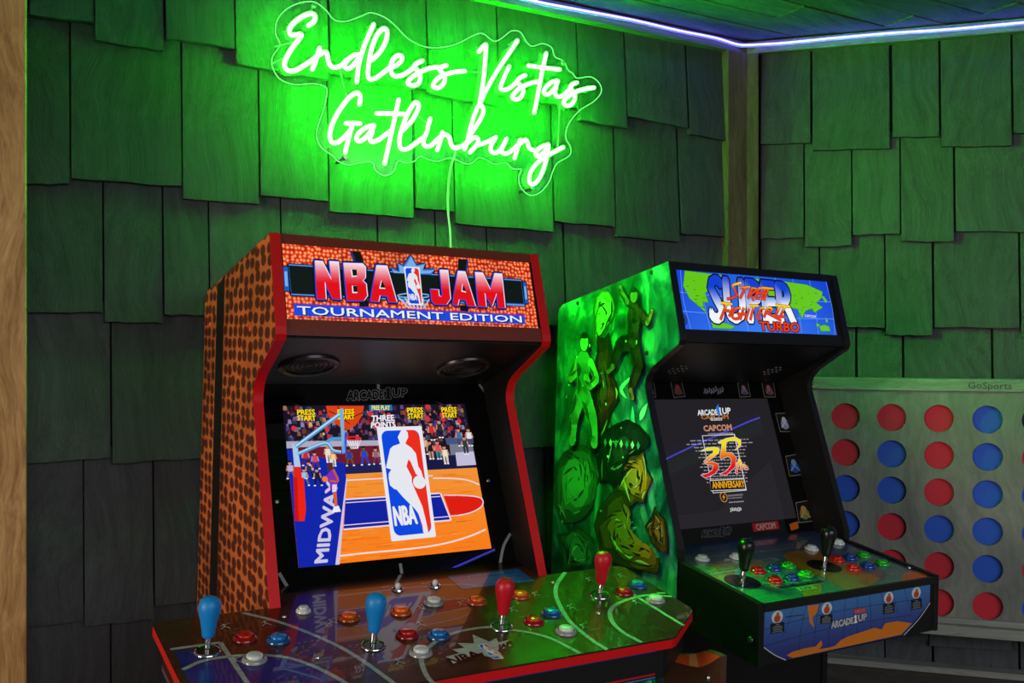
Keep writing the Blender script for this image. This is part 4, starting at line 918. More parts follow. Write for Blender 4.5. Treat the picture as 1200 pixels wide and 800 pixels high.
def flat_panel(name, p0, p1, a0, a1, th, m, parent):
    """board between two (b, c) points, spanning a0..a1, its front face on the line"""
    t = (Vector(p1) - Vector(p0)).normalized(); n = Vector((t.y, -t.x))
    if n.x < 0: n = -n            # into the cabinet
    q = [p0, p1, tuple(Vector(p1) + n * th), tuple(Vector(p0) + n * th)]
    return cprism(name, q, a0, a1, m, parent)

def draw_logo(art, quad, tris=False):
    """white running player on blue and red, quad = TL, TR, BR, BL; traced shape in the screen table"""
    src = T['nb_logo']; TL, TR, BR, BL = [Vector(p) for p in src]
    q = [Vector(p) for p in quad]
    def uvn(p):
        p = Vector(p); v = (TL.y - p.y) / (TL.y - BL.y)
        l = TL.lerp(BL, v); r = TR.lerp(BR, v)
        return ((p.x - l.x) / (r.x - l.x), v)
    def mp(n): 
        return tuple(q[0].lerp(q[1], n[0]).lerp(q[3].lerp(q[2], n[0]), n[1]))
    def rr(x0, x1, y0, y1, r):
        pts = []
        for cx, cy, a in ((x0 + r, y0 + r * .45, 180), (x1 - r, y0 + r * .45, 270), (x1 - r, y1 - r * .45, 0), (x0 + r, y1 - r * .45, 90)):
            for k in range(5):
                t = math.radians(a + k * 22.5)
                pts.append((cx + r * math.cos(t), cy + r * .45 * math.sin(t)))
        return pts
    white = (235, 236, 244)
    art.poly([mp(p) for p in rr(-0.01, 1.01, -0.005, 1.005, 0.03)], white); art.up()
    art.poly([mp(p) for p in rr(0.07, 0.93, 0.03, 0.965, 0.14)], (8, 72, 226)); art.up()
    red = [(0.55, 0.03), (0.79, 0.03), (0.88, 0.05), (0.93, 0.095), (0.93, 0.90), (0.88, 0.945), (0.79, 0.965), (0.72, 0.93), (0.62, 0.6), (0.5, 0.35)]
    art.poly([mp(p) for p in red], (240, 44, 26)); art.up()
    sil = [uvn(p) for p in T['nb_silA'] + T['nb_silB'] + T['nb_silC']]
    art.poly([mp(p) for p in sil], white)
    c = uvn(T['nb_silball'][0])
    art.poly([mp((c[0] + 0.145 * math.cos(k * math.pi / 10), c[1] + 0.06 * math.sin(k * math.pi / 10))) for k in range(20)], white)
    art.up()
    art.text('NBA', [mp(p) for p in ((0.12, 0.875), (0.62, 0.875), (0.60, 0.715), (0.12, 0.715))], white, bold=0.04)
    art.up()

# ---- shared small parts (built once, then copied)
def button_parts(size, colour, clear_rim, axes):
    X, Y, Z = axes
    r = size
    bm = lathe_bm(bmesh.new(), [(0, 0.0088), (r * 0.52, 0.0088), (r * 0.62, 0.0080), (r * 0.655, 0.0062), (r * 0.66, 0.0)], 24, (0, 0, 0), axes)
    bmesh.ops.recalc_face_normals(bm, faces=bm.faces); cap = bpy.data.meshes.new('plunger'); bm.to_mesh(cap); bm.free()
    bm = lathe_bm(bmesh.new(), [(r * 0.70, 0.0), (r * 0.70, 0.0040), (r * 0.78, 0.0052), (r * 0.92, 0.0036), (r, 0.0012), (r, 0.0)], 28, (0, 0, 0), axes)
    bmesh.ops.recalc_face_normals(bm, faces=bm.faces); rim = bpy.data.meshes.new('button_rim'); bm.to_mesh(rim); bm.free()
    for me in (cap, rim):
        for p in me.polygons: p.use_smooth = True
        try: me.set_sharp_from_angle(angle=math.radians(50))
        except Exception: pass
    cap.materials.append(mat('plunger_' + colour[0], colour[1], 0.18, coat=0.5))
    rim.materials.append(mat('rim_' + colour[0] + ('_clear' if clear_rim else ''), mixc(colour[1], (20, 10, 10), 0.35) if clear_rim else colour[1], 0.15, coat=0.6))
    return cap, rim

def place_button(meshes, root, loc, kind_label):
    e = bpy.data.objects.new('button', meshes[1]); COL.objects.link(e); e.parent = root; e.location = loc
    e['label'] = kind_label
    p = bpy.data.objects.new('plunger', meshes[0]); COL.objects.link(p); p.parent = e
    return e

def joystick(root, loc, axes, m_bat, label, scale=1.0, ring=True, plate=None):
    k = scale
    X, Y, Z = axes
    base = bmesh.new()
    lathe_bm(base, [(0, 0.0012), (0.0135 * k, 0.0012), (0.0138 * k, 0.0)], 28, (0, 0, 0), axes)
    j = obj('joystick', base, mat('black_dust_washer', (14, 14, 15), 0.3), root)
    j.location = loc; j['label'] = label
    if ring:
        bm = bmesh.new()
        lathe_bm(bm, [(0.0150 * k, 0.0), (0.0150 * k, 0.0018), (0.0162 * k, 0.0026), (0.0176 * k, 0.0014), (0.0180 * k, 0.0)], 32, (0, 0, 0), axes)
        obj('collar', bm, M_CHROME, j, smooth=True)
    if plate:
        bm = bmesh.new(); lathe_bm(bm, [(0, 0.0006), (plate, 0.0006), (plate, 0.0)], 36, (0, 0, 0), axes)
        obj('mounting_plate', bm, mat('printed_black_disc', (14, 14, 14), 0.2), j)
    bm = bmesh.new()
    lathe_bm(bm, [(0, 0), (0.0042 * k, 0.0), (0.0042 * k, 0.016), (0.0034 * k, 0.018), (0.0034 * k, 0.026), (0, 0.026)], 16, (0, 0, 0), axes)
    obj('shaft', bm, M_CHROME, j, smooth=True)
    prof = [(0, 0.016), (0.0070, 0.016), (0.0082, 0.018), (0.0088, 0.024), (0.0103, 0.034), (0.0122, 0.044), (0.0138, 0.052), (0.0147, 0.058), (0.0147, 0.062), (0.0138, 0.067), (0.0118, 0.0715), (0.0085, 0.0745), (0.0045, 0.0760), (0, 0.0764)]
    bm = bmesh.new(); lathe_bm(bm, [(r * k, 0.006 + h * k * 0.92) for r, h in prof], 28, (0, 0, 0), axes)
    obj('bat_top', bm, m_bat, j, smooth=True)
    return j

def deck_axes(slope):
    Yv = Vector((0, 1, slope)).normalized(); Xv = Vector((1, 0, 0)); return (Xv, Yv, Xv.cross(Yv))

# =================================================================== basketball cabinet (left)
RN = cab_root('arcade_cabinet', 'tall arcade cabinet with basketball skin sides, red edges and a lit NBA JAM marquee', FRONT_N)
PN = profile([(0.050, -0.222), (0.066, -0.236), (0.0745, -0.254), (0.0745, -0.272)], (-0.052, -0.158), (-0.060, -0.572), (0, -0.078), 0.497, -1.470)
M_SKIN = leather_mat('basketball_skin_print', (92, 36, 20), (208, 108, 52), 1.0, (27, 45, 1), edge=(0.38, 0.48), jitter=0.34, blotch=6, plane='YZ')
for a0, a1, nm in ((0.0, TH, 'left'), (W - TH, W, 'right')):
    sp = cprism('side_panel', PN, a0, a1, M_SKIN if nm == 'left' else M_BLACK, RN)
    if nm == 'left': sp['label'] = 'basketball skin printed left side panel'
    edge_band('edge_band', PN, 0, 22, a0 - 0.0004, a1 + 0.0004, M_RED, sp)
    if nm == 'left':
        art = plane_art((0, 0, 0), (0, 0, 1), (0, -1, 0))
        st = T['ns_stripe']
        art.poly([st[0], st[1], (st[1][0] * 0.5 + st[2][0] * 0.5, -1.462), (st[3][0], -1.462)], (22, 17, 15)); art.up()
        art.stroke([st[0], (st[3][0], -1.462)], 0.0012, (196, 110, 64), smooth=False); art.stroke([st[1], (st[1][0] * 0.5 + st[2][0] * 0.5, -1.462)], 0.0012, (196, 110, 64), smooth=False)
        art.build('seam_print', print_mat('satin_print', rough=0.4), sp)
        for q in T['ns_bolt']:
            bm = lathe_bm(bmesh.new(), [(0, 0.0016), (0.0045, 0.0014), (0.0055, 0.0)], 14, Vector((0, -q[0], q[1])) + OFF, (Vector((0, 1, 0)), Vector((0, 0, 1)), Vector((-1, 0, 0))))
            obj('bolt_cap', bm, mat('orange_cap', (226, 92, 34), 0.4), sp)
# top board, back, lower body
flat_panel('top_panel', (0.012, -0.010), (0.490, -0.086), TH, W - TH, -0.014, M_BROWN, RN)
cbox('back_panel', TH, W - TH, 0.478, 0.492, -1.46, -0.09, M_BLACK, RN)
cbox('lower_front_panel', TH, W - TH, 0.0, 0.014, -1.46, -0.66, M_BLACK, RN)
# marquee
mO, mV = (0, -0.048, -0.158), Vector((0, 0.052, 0.158)).normalized()
def mq(v): return (mO[1] + mV.y * v, mO[2] + mV.z * v)
mar = cprism('marquee', [mq(-0.002), mq(0.164), (mq(0.164)[0] + 0.03, mq(0.164)[1] - 0.008), (mq(-0.002)[0] + 0.04, mq(-0.002)[1] + 0.01)], TH, W - TH, M_BLACK, RN)
mar['label'] = 'backlit marquee box'
for v0, v1 in ((-0.002, 0.0235), (0.1490, 0.1655)):
    t = [mq(v0), mq(v1)]
    flat_panel('marquee_rail', t[0], t[1], TH, W - TH, -0.0035, M_BROWN, mar)
art = plane_art(mO, mV, base=0.0012)
R = T['nm_art']
art.raw([(R[3][0], 0.024), (0.4725, 0.024), (0.4725, 0.149), (R[0][0], 0.149)], [(0, 1, 2, 3)], (220, 70, 20))
art.build('marquee_skin', leather_mat('marquee_leather', (255, 176, 116), (150, 20, 4), 1.0, (150, 150, 1), emit=0.9, edge=(0.10, 0.62), jitter=0.55, blotch=9, mid=(236, 66, 14)), mar)
art = plane_art(mO, mV, base=0.0014)
BLK, BLU, LBL = (8, 12, 14), (24, 92, 200), (120, 182, 240)
for k in ('seam', 'seam2', 'seam3', 'seam4'): art.poly(T['nm_' + k], BLK)
for x0, x1 in ((0.0175, 0.0193), (0.4700, 0.4725)): art.poly([(x0, 0.024), (x1, 0.024), (x1, 0.149), (x0, 0.149)], (30, 12, 8))
art.up()
s1 = T['nm_seam']; art.stroke([s1[0], ((s1[0][0] + s1[3][0]) / 2 + 0.003, (s1[0][1] + s1[3][1]) / 2), s1[3]], 0.003, (18, 50, 140))
s3 = T['nm_seam3']; art.stroke([s3[1], s3[2]], 0.003, (18, 50, 140), smooth=False)
art.up()
st = T['nm_star']
art.outline(st, 0.0032, BLK); art.up(); art.poly(st, LBL); art.stroke(st, 0.0026, BLU, smooth=False, closed=True); art.up()
bar = T['nm_bar']; art.outline(bar, 0.003, BLK); art.up(); art.poly(bar, (10, 18, 18)); art.up()
art.stroke(bar, 0.0028, BLU, smooth=False, closed=True); art.up(); art.stroke(bar, 0.0012, (96, 170, 240), smooth=False, closed=True); art.up()
for k in ('tab', 'tab2'):
    art.outline(T['nm_' + k], 0.0014, BLK); art.up(); art.poly(T['nm_' + k], BLU); art.up()
    q = [Vector(p) for p in T['nm_' + k]]; c = sum(q, Vector((0, 0))) / 4
    art.poly([tuple(c + (p - c) * 0.62) for p in q], LBL); art.up()
# crest over the bar: the zigzag rises behind the logo
top = [p for p in st if p[1] > bar[0][1] - 0.012]
art.poly(top, LBL); art.stroke(top, 0.0024, BLU, smooth=False); art.up()
lg = T['nm_logo']
# basket hoop and net
rim = T['nm_rim']; art.stroke(rim, 0.0022, LBL, closed=True); art.up()
for t in range(6):
    x = rim[0][0] + (rim[3][0] - rim[0][0]) * t / 5
    art.stroke([(x, rim[0][1] - 0.004), (lg[3][0] + (lg[2][0] - lg[3][0]) * t / 5, lg[3][1] - 0.006)], 0.0018, (214, 230, 250), smooth=False)
    art.stroke([(x, rim[0][1] - 0.004), (lg[3][0] + (lg[2][0] - lg[3][0]) * min(5, t + 1.5) / 5, lg[3][1] - 0.006)], 0.0014, (150, 190, 236), smooth=False)
art.up()
draw_logo(art, lg)
art.up()
def nba_grad(lo, hi):
    def f(p):
        t = (p[1] - lo) / (hi - lo)
        return mixc((232, 2, 24), (255, 238, 246), max(0, (t - 0.42) / 0.58)) if t > 0.42 else (232, 2, 24)
    return f
for k in ('N', 'B', 'A', 'J', 'A3', 'M'):
    p = T['nm_' + k]
    lo = min(q[1] for q in p); hi = max(q[1] for q in p)
    art.outline(p, 0.0040, BLK, art.L)
    art.outline(p, 0.0019, (40, 60, 214), art.L + 1)
    art.poly([(q[0] + 0.0014, q[1] + 0.0004) for q in p], (240, 244, 255), art.L + 2)
    art.poly(p, nba_grad(lo, hi), art.L + 3, cuts=[lo + (hi - lo) * t for t in (0.42, 0.56, 0.7, 0.85)])
for k in ('B1', 'B2', 'A1', 'A4'):
    art.poly(T['nm_' + k], (236, 240, 255), art.L + 4)
    p = [Vector(q) for q in T['nm_' + k]]; c = sum(p, Vector((0, 0))) / len(p)
    art.poly([tuple(c + (q - c) * 0.82 + Vector((0.0012, 0.001))) for q in p], BLK, art.L + 5)
art.up(6)
sp_ = T['nm_strip']; art.poly(sp_, (22, 74, 226)); art.up()
art.stroke([(sp_[0][0], sp_[0][1] - 0.001), (sp_[1][0], sp_[1][1] - 0.001)], 0.002, (110, 40, 190), smooth=False); art.up()
art.text('TOURNAMENT EDITION', T['nm_text'], (8, 14, 46), bold=0.02, d=(0.0016, -0.0016)); art.up()
art.text('TOURNAMENT EDITION', T['nm_text'], (240, 246, 255), bold=0.02)
art.build('marquee_art', print_mat('backlit_print', emit=0.92, rough=0.25), mar)
# speaker panel under the marquee
spk = flat_panel('speaker_panel', (-0.044, -0.164), (0.172, -0.246), TH, W - TH, 0.01, M_BLACK, RN)
sv = (Vector((0, 0.172, -0.246)) - Vector((0, -0.044, -0.164))).normalized()
sn = Vector((1, 0, 0)).cross(sv)
if sn.z > 0: sn = -sn
for a in (0.092, 0.383):
    c = Vector((a, 0.075, -0.2092)) + OFF
    bm = bmesh.new()
    axes = (Vector((1, 0, 0)), sv, sn)
    lathe_bm(bm, [(0.041, 0.0), (0.041, 0.004), (0.046, 0.006), (0.051, 0.004), (0.052, 0.0)], 36, c, axes)
    g = obj('speaker_grille', bm, mat('black_plastic_ring', (20, 20, 21), 0.3), spk, smooth=True)
    bm = bmesh.new()
    lathe_bm(bm, [(0, 0.001), (0.041, 0.001), (0.041, 0.0)], 32, c, axes)
    for r in (0.008, 0.016, 0.024, 0.032): lathe_bm(bm, [(r, 0.001), (r + 0.001, 0.0026), (r + 0.002, 0.001)], 32, c, axes)
    obj('speaker_mesh', bm, mat('black_speaker_mesh', (12, 12, 12), 0.5), spk)
# bezel and screen
bO, bV = (0, 0.0202, -0.5632), Vector((0, 0.1535, 0.317)).normalized()
def bz(v): return (bO[1] + bV.y * v, bO[2] + bV.z * v)
bez = flat_panel('screen_bezel', bz(-0.01), bz(0.354), TH, W - TH, 0.008, M_BLACKG, RN)
art = plane_art(bO, bV, base=0.0004)
GR = (128, 132, 136)
q = T['nb_brand']
brand(art, q, (126, 128, 130), (20, 20, 21), 0.05, 0.02); art.build('bezel_lettering', print_mat('gloss_print', rough=0.12), bez)
for k in ('l1', 'l2', 'l3', 'l4', 'l5'):
    art = plane_art(bO, bV, base=0.0004); art.stroke(T['nb_' + k], 0.0055, GR, smooth=len(T['nb_' + k]) > 2)
    art.build('court_line', print_mat('gloss_print', rough=0.12), bez)
for v, a in ((0.155, 0.4475), (0.14, 0.045)):
    c = Vector((a, bz(v)[0], bz(v)[1])) + OFF; nn = Vector((1, 0, 0)).cross(bV)
    obj('bezel_screw', lathe_bm(bmesh.new(), [(0, 0.0016), (0.003, 0.0014), (0.0036, 0)], 12, c, (Vector((1, 0, 0)), bV, nn)), M_STEEL, bez)
scr = plane_art(bO, bV, base=0.0005)
A0, A1, V0, V1 = 0.0700, 0.4270, 0.0272, 0.3110
SX = lambda t: A0 + (A1 - A0) * t
SY = lambda t: V0 + (V1 - V0) * t
def clip(pts):      # keep artwork inside the lit screen
    return [(min(max(p[0], A0), A1), min(max(p[1], V0), V1)) for p in pts]
NBt = lambda k: T['nb_' + k]
court_y = NBt('court')[0][1]
scr.poly([(A0, V0), (A1, V0), (A1, V1), (A0, V1)], (24, 16, 34)); scr.up()
rnd = random.Random(21)
fan_cols = [(96, 62, 150), (140, 96, 190), (196, 40, 56), (228, 60, 60), (214, 150, 116), (190, 120, 90), (70, 60, 120), (160, 150, 190), (58, 40, 76), (210, 90, 150), (40, 70, 130), (150, 110, 170), (230, 190, 150)]
by = NBt('barrier')[0][1]
for i in range(520):
    x = rnd.uniform(A0 + 0.003, A1 - 0.003); y = rnd.uniform(by - 0.01, V1 - 0.003)
    c = rnd.choice(fan_cols)
    k = rnd.uniform(0.35, 0.95)
    c = tuple(v * k for v in c)
    if rnd.random() < 0.45: scr.ellipse((x, y), 0.0022, 0.0028, c, scr.L + (i % 3), 8)
    else: scr.poly(clip([(x - 0.0034, y - 0.005), (x + 0.0034, y - 0.005), (x + 0.0026, y + 0.003), (x - 0.0026, y + 0.003)]), c, scr.L + (i % 3))
for i in range(16):
    x = rnd.uniform(A0 + 0.006, A1 - 0.006); y = rnd.uniform(by + 0.02, V1 - 0.005)
    scr.ellipse((x, y), 0.0044, 0.0050, (224, 44, 58), scr.L + 3, 10)
scr.up(4)
scr.poly(clip(NBt('barrier')), (178, 172, 196)); scr.up()
scr.poly(clip(NBt('maroon')), (110, 22, 44)); scr.up()
scr.poly(clip([(A0, court_y - 0.01), (A1, court_y - 0.01), (A1, court_y + 0.035), (A0, court_y + 0.035)]), (22, 22, 70)); scr.up()
scr.poly(clip(NBt('maroon')), (110, 22, 44)); scr.poly(clip(NBt('seatblue')), (30, 30, 86)); scr.up()
# right side scorer tables
scr.poly(NBt('table1'), (70, 86, 128)); scr.up(); scr.poly(clip(NBt('table2')), (120, 122, 140)); scr.up(); scr.poly(clip(NBt('table3')), (196, 192, 222)); scr.up()
# court
def wood_c(p): return mixc((255, 126, 20), (246, 150, 54), (p[1] - V0) / (court_y - V0))
scr.poly([(A0, V0), (A1, V0), (A1, court_y), (A0, court_y)], wood_c); scr.up()
for i in range(150):
    y = rnd.uniform(V0 + 0.002, court_y - 0.002); x = rnd.uniform(A0, A1 - 0.03); l = rnd.uniform(0.012, 0.05)
    scr.stroke(clip([(x, y), (x + l, y)]), 0.0009, rnd.choice([(232, 96, 8), (255, 160, 60), (240, 112, 16)]), smooth=False)
scr.up()
sr = NBt('stripeR')
scr.poly([(A0, V0), sr[1], sr[0], (sr[0][0], court_y + 0.02), (A0, court_y + 0.05)], (16, 36, 172)); scr.up()
mw = NBt('midway'); scr.text('MIDWAY', [mw[1], mw[2], mw[3], mw[0]], (206, 200, 230), bold=0.06); scr.up()
scr.poly([sr[1], sr[2], sr[3], sr[0]], (216, 200, 226)); scr.up()
key = NBt('key'); kr = NBt('keyR')
kp = [key[0], kr[3], kr[2], key[3]]
WHT = (236, 218, 232)
scr.poly(NBt('redarc'), (226, 28, 14)); scr.stroke(NBt('redarc'), 0.0024, WHT); scr.up()
scr.poly(kp, (14, 30, 160)); scr.up()
scr.stroke([key[0], kr[3]], 0.0028, WHT, smooth=False); scr.stroke([key[3], kr[2]], 0.0028, WHT, smooth=False)
def off_pt(p, d): return (p[0], p[1] + d)
scr.stroke([off_pt(key[0], -0.006), off_pt(kr[3], -0.006)], 0.0016, WHT, smooth=False); scr.stroke([off_pt(key[3], 0.007), off_pt(kr[2], 0.007)], 0.0016, WHT, smooth=False)
scr.poly(kr, WHT)
lf = NBt('linefar'); scr.stroke([lf[0], (NBt('arcfar')[0][0], lf[1][1])], 0.0022, WHT, smooth=False)
scr.stroke(clip(NBt('arcfar')), 0.0024, WHT)
scr.stroke([NBt('linenear')[0]] + clip(NBt('arcnear')), 0.0030, (255, 222, 214)); scr.up()
# spectators and players (plain little figures)
def figure(p, h, shirt, pants, skin, hair=(30, 20, 16), sit=False):
    x, y = p
    scr.ellipse((x, y + h * 0.42), h * 0.085, h * 0.105, skin, scr.L + 1, 10)
    scr.poly([(x - h * 0.08, y + h * 0.45), (x + h * 0.08, y + h * 0.45), (x + h * 0.06, y + h * 0.55), (x - h * 0.06, y + h * 0.55)], hair, scr.L + 2)
    scr.poly([(x - h * 0.15, y + h * 0.31), (x + h * 0.15, y + h * 0.31), (x + h * 0.12, y), (x - h * 0.12, y)], shirt, scr.L)
    scr.poly([(x - h * 0.15, y + h * 0.31), (x - h * 0.21, y + h * 0.05), (x - h * 0.14, y + h * 0.04), (x - h * 0.10, y + h * 0.25)], skin, scr.L + 1)
    scr.poly([(x + h * 0.15, y + h * 0.31), (x + h * 0.10, y + h * 0.25), (x + h * 0.14, y + h * 0.04), (x + h * 0.21, y + h * 0.05)], skin, scr.L + 1)
    for s in (-1, 1):
        sp2 = 0.17 if sit else 0.07
        scr.poly([(x + s * h * 0.02, y + h * 0.02), (x + s * h * 0.13, y + h * 0.02), (x + s * h * (sp2 + 0.04), y - h * 0.30), (x + s * h * (sp2 - 0.04), y - h * 0.30)], pants, scr.L)
        scr.ellipse((x + s * h * sp2, y - h * 0.33), h * 0.06, h * 0.035, (240, 240, 245), scr.L + 1, 8)
SK1, SK2 = (206, 140, 106), (120, 72, 50)
figure(NBt('bench1')[0], 0.038, (34, 62, 170), (120, 72, 50), SK2, sit=True); figure(NBt('bench2')[0], 0.040, (34, 70, 196), (30, 64, 190), SK2, sit=True); figure(NBt('bench3')[0], 0.036, (150, 96, 130), (90, 60, 90), SK1, sit=True)
figure(NBt('cheer1')[0], 0.038, (236, 226, 210), (236, 226, 210), SK1, (200, 160, 70)); figure(NBt('cheer2')[0], 0.034, (244, 210, 150), (236, 220, 200), SK1, (220, 170, 80))
for k, sh in (('sit1', (190, 44, 70)), ('sit2', (206, 70, 120)), ('sit3', (40, 46, 90)), ('sit4', (150, 200, 240)), ('sit5', (30, 30, 40)), ('sit6', (190, 180, 220))):
    figure(NBt(k)[0], 0.036, sh, mixc(sh, (10, 10, 20), 0.5), SK1, sit=True)
for k, sh, pa in (('fan1', (28, 26, 36), (200, 140, 120)), ('fan2', (228, 76, 96), (60, 140, 130)), ('fan3', (236, 226, 200), (226, 210, 190)), ('fan4', (40, 44, 60), (30, 30, 40)), ('fan5', (216, 40, 50), (40, 30, 40)), ('fan6', (70, 110, 170), (60, 70, 120)), ('fan7', (230, 226, 236), (60, 60, 90)), ('fan8', (40, 60, 60), (40, 40, 60)), ('fan9', (214, 180, 150), (60, 50, 70))):
    figure(NBt(k)[0], 0.042, sh, pa, SK1)
scr.up(3)
# ball behind, hoop frame
ball = NBt('ball'); bt = [(p[0], min(p[1], V1)) for p in ball]
scr.poly(bt, (222, 66, 18)); scr.up()
bc = ((ball[0][0] + ball[1][0]) / 2, V1); 
scr.stroke([(ball[0][0] + 0.004, V1 - 0.012), (bc[0], V1 - 0.026), (ball[1][0] - 0.004, V1 - 0.016)], 0.0016, (60, 16, 8)); scr.stroke([(bc[0] - 0.014, V1), (bc[0] - 0.012, V1 - 0.02), (bc[0] + 0.004, V1 - 0.038)], 0.0016, (60, 16, 8)); scr.up()
YEL = (255, 226, 0)
for k in ('press1', 'press2', 'press3', 'press4'):
    q = NBt(k)
    bl, br, tr, tl = [Vector(p) for p in q]
    for i, wd_ in enumerate(('PRESS', 'START')):
        y0, y1 = (0.54, 1.0) if i == 0 else (0.0, 0.46)
        qq = [tuple(bl.lerp(tl, y0)), tuple(br.lerp(tr, y0)), tuple(br.lerp(tr, y1)), tuple(bl.lerp(tl, y1))]
        scr.text(wd_, qq, (30, 20, 10), scr.L, bold=0.06, d=(0.0010, -0.0010)); scr.text(wd_, qq, YEL, scr.L + 1, bold=0.045)
q = NBt('three'); bl, br, tr, tl = [Vector(p) for p in q]
for i, wd_ in enumerate(('THREE', 'POINTS')):
    y0, y1 = (0.54, 1.0) if i == 0 else (0.0, 0.46)
    qq = [tuple(bl.lerp(tl, y0)), tuple(br.lerp(tr, y0)), tuple(br.lerp(tr, y1)), tuple(bl.lerp(tl, y1))]
    scr.text(wd_, qq, (30, 20, 30), scr.L, bold=0.07, d=(0.0010, -0.0010)); scr.text(wd_, qq, (244, 240, 250), scr.L + 1, bold=0.05)
q = NBt('free'); scr.poly(clip(q), (10, 120, 176), scr.L)
bl, br, tr, tl = [Vector(p) for p in q]; c = (bl + br + tr + tl) / 4
scr.text('FREE PLAY', [tuple(c + (p - c) * 0.78) for p in (bl, br, tr, tl)], (250, 236, 60), scr.L + 1, bold=0.03)
scr.up(2)
scr.poly(NBt('polew'), (176, 206, 232)); scr.poly(NBt('poler'), (236, 32, 18)); scr.poly(clip(NBt('poler2')), (240, 34, 18)); scr.up()
p2 = NBt('poler2'); scr.poly([p2[0], tuple(Vector(p2[0]).lerp(Vector(p2[1]), 0.35)), tuple(Vector(p2[4]).lerp(Vector(p2[3]), 0.4)), p2[4]], (206, 14, 20)); scr.up()
scr.stroke(NBt('arm1'), 0.0075, (70, 150, 206), smooth=False); scr.stroke(NBt('arm2'), 0.0065, (70, 150, 206)); scr.stroke(NBt('arm3'), 0.006, (80, 156, 210)); scr.up()
scr.stroke([(p[0], p[1] + 0.001) for p in NBt('arm1')], 0.0030, (190, 226, 244), smooth=False); scr.stroke([(p[0], p[1] + 0.001) for p in NBt('arm2')], 0.0026, (176, 216, 240)); scr.up()
scr.poly(NBt('bboard'), (120, 180, 224)); scr.poly(NBt('bbblue'), (30, 70, 220)); scr.up()
net = NBt('net')
for t in range(6):
    a_ = Vector(net[0]).lerp(Vector(net[1]), t / 5); b_ = Vector(net[3]).lerp(Vector(net[2]), t / 5); b2 = Vector(net[3]).lerp(Vector(net[2]), min(1, (t + 1.6) / 5))
    scr.stroke([tuple(a_), tuple(b_)], 0.0012, (236, 236, 240), smooth=False); scr.stroke([tuple(a_), tuple(b2)], 0.0012, (226, 226, 236), smooth=False)
scr.up(); scr.stroke(NBt('rim'), 0.0026, (226, 30, 26), closed=True); scr.up()
# player with the ball on the baseline
scr.poly(NBt('plleg'), (226, 96, 40)); scr.poly(NBt('plshoe'), (240, 240, 246)); scr.up(); scr.poly(NBt('plshort'), (236, 230, 246)); scr.poly(NBt('plbody'), (130, 44, 190)); scr.up()
scr.poly(NBt('plhead'), (90, 44, 28)); scr.stroke([NBt('plbody')[1], NBt('plbody')[2], NBt('plbody')[5]], 0.004, (200, 90, 50)); scr.ellipse(NBt('plball')[0], 0.0052, 0.0052, (244, 130, 30)); scr.up()
lq = T['nb_logo']
draw_logo(scr, lq)
sc_o = scr.build('screen', print_mat('game_screen', emit=0.95, rough=0.015), RN); sc_o['label'] = 'lit game screen showing a basketball court'

# control deck
dS = 0.112
AX = deck_axes(dS)
def dk(b): return -0.5632 + (b - 0.0202) * dS
outl = [(0.016, 0.0200), (0.016, -0.058), (-0.158, -0.058), (-0.166, -0.066), (-0.158, -0.262), (-0.150, -0.276), (-0.058, -0.345), (-0.048, -0.3485), (0.538, -0.3485), (0.548, -0.345), (0.640, -0.276), (0.648, -0.262), (0.656, -0.066), (0.648, -0.058), (0.474, -0.058), (0.474, 0.0200)]
def slab(name, pts, d0, d1, m, parent, bev=0.0):
    bm = bmesh.new()
    A = [bm.verts.new(L3(p[0], p[1], dk(p[1]) + d0)) for p in pts]; B = [bm.verts.new(L3(p[0], p[1], dk(p[1]) + d1)) for p in pts]
    f1 = bm.faces.new(A); f2 = bm.faces.new(list(reversed(B)))
    for i in range(len(pts)): bm.faces.new((A[i], B[i], B[(i + 1) % len(pts)], A[(i + 1) % len(pts)]))
    bm.normal_update(); bmesh.ops.triangulate(bm, faces=[f1, f2], ngon_method='EAR_CLIP')
    return obj(name, bm, m, parent)
deck = slab('control_deck', outl, -0.0150, -0.0022, M_RED, RN)
deck['label'] = 'wide four player control deck with red edge'
slab('deck_cover', outl, -0.0020, 0.0, mat('smoked_acrylic', (40, 20, 14), 0.04, spec=0.6), deck)
inner = [((p[0] - 0.245) * 0.965 + 0.245, p[1] * 0.97 - 0.003) for p in outl[2:14]]
slab('deck_box', inner, -0.062, -0.0155, M_BLACK, deck)
art = Art(Vector((0, 0.0202, -0.5632)) + OFF, (1, 0, 0), (0, 1, dS), 0.0003)
DK = lambda p: (p[0], p[1] - 0.0)
def toart(pts): return pts
BR = (66, 33, 22)
# planes table uses v measured along the deck from its back edge
kk = 1.0 / math.sqrt(1 + dS * dS)
def pl2(p): return (p[0], (p[1] - 0.0202) / kk)
art.poly([pl2(p) for p in outl[1:15]], BR); art.poly([pl2(p) for p in ((0.016, 0.020), (0.016, -0.058), (0.474, -0.058), (0.474, 0.020))], BR); art.up()
art.poly([(0.016, 0), (0.474, 0), (0.474, -0.030), (0.016, -0.030)], (18, 15, 14)); art.up()
BL2 = (22, 34, 118); LG = (150, 158, 158)
art.poly(T['nd_bl1'], BL2); art.poly(T['nd_bl2'], BL2); art.up()
for k, w_ in (('arc1', 0.0068), ('k1', 0.0062), ('k2', 0.0066), ('k3', 0.0068), ('cir', 0.0068), ('arc2', 0.0072), ('k4', 0.0072), ('k5', 0.0066), ('k6', 0.006), ('mid', 0.005)):
    art.stroke(T['nd_' + k], w_, LG, smooth=len(T['nd_' + k]) > 2, l=art.L)
art.up()
art.poly(T['nd_inst'], (30, 92, 150)); art.up()
q = [Vector(p) for p in T['nd_inst']]; c = sum(q, Vector((0, 0))) / 4
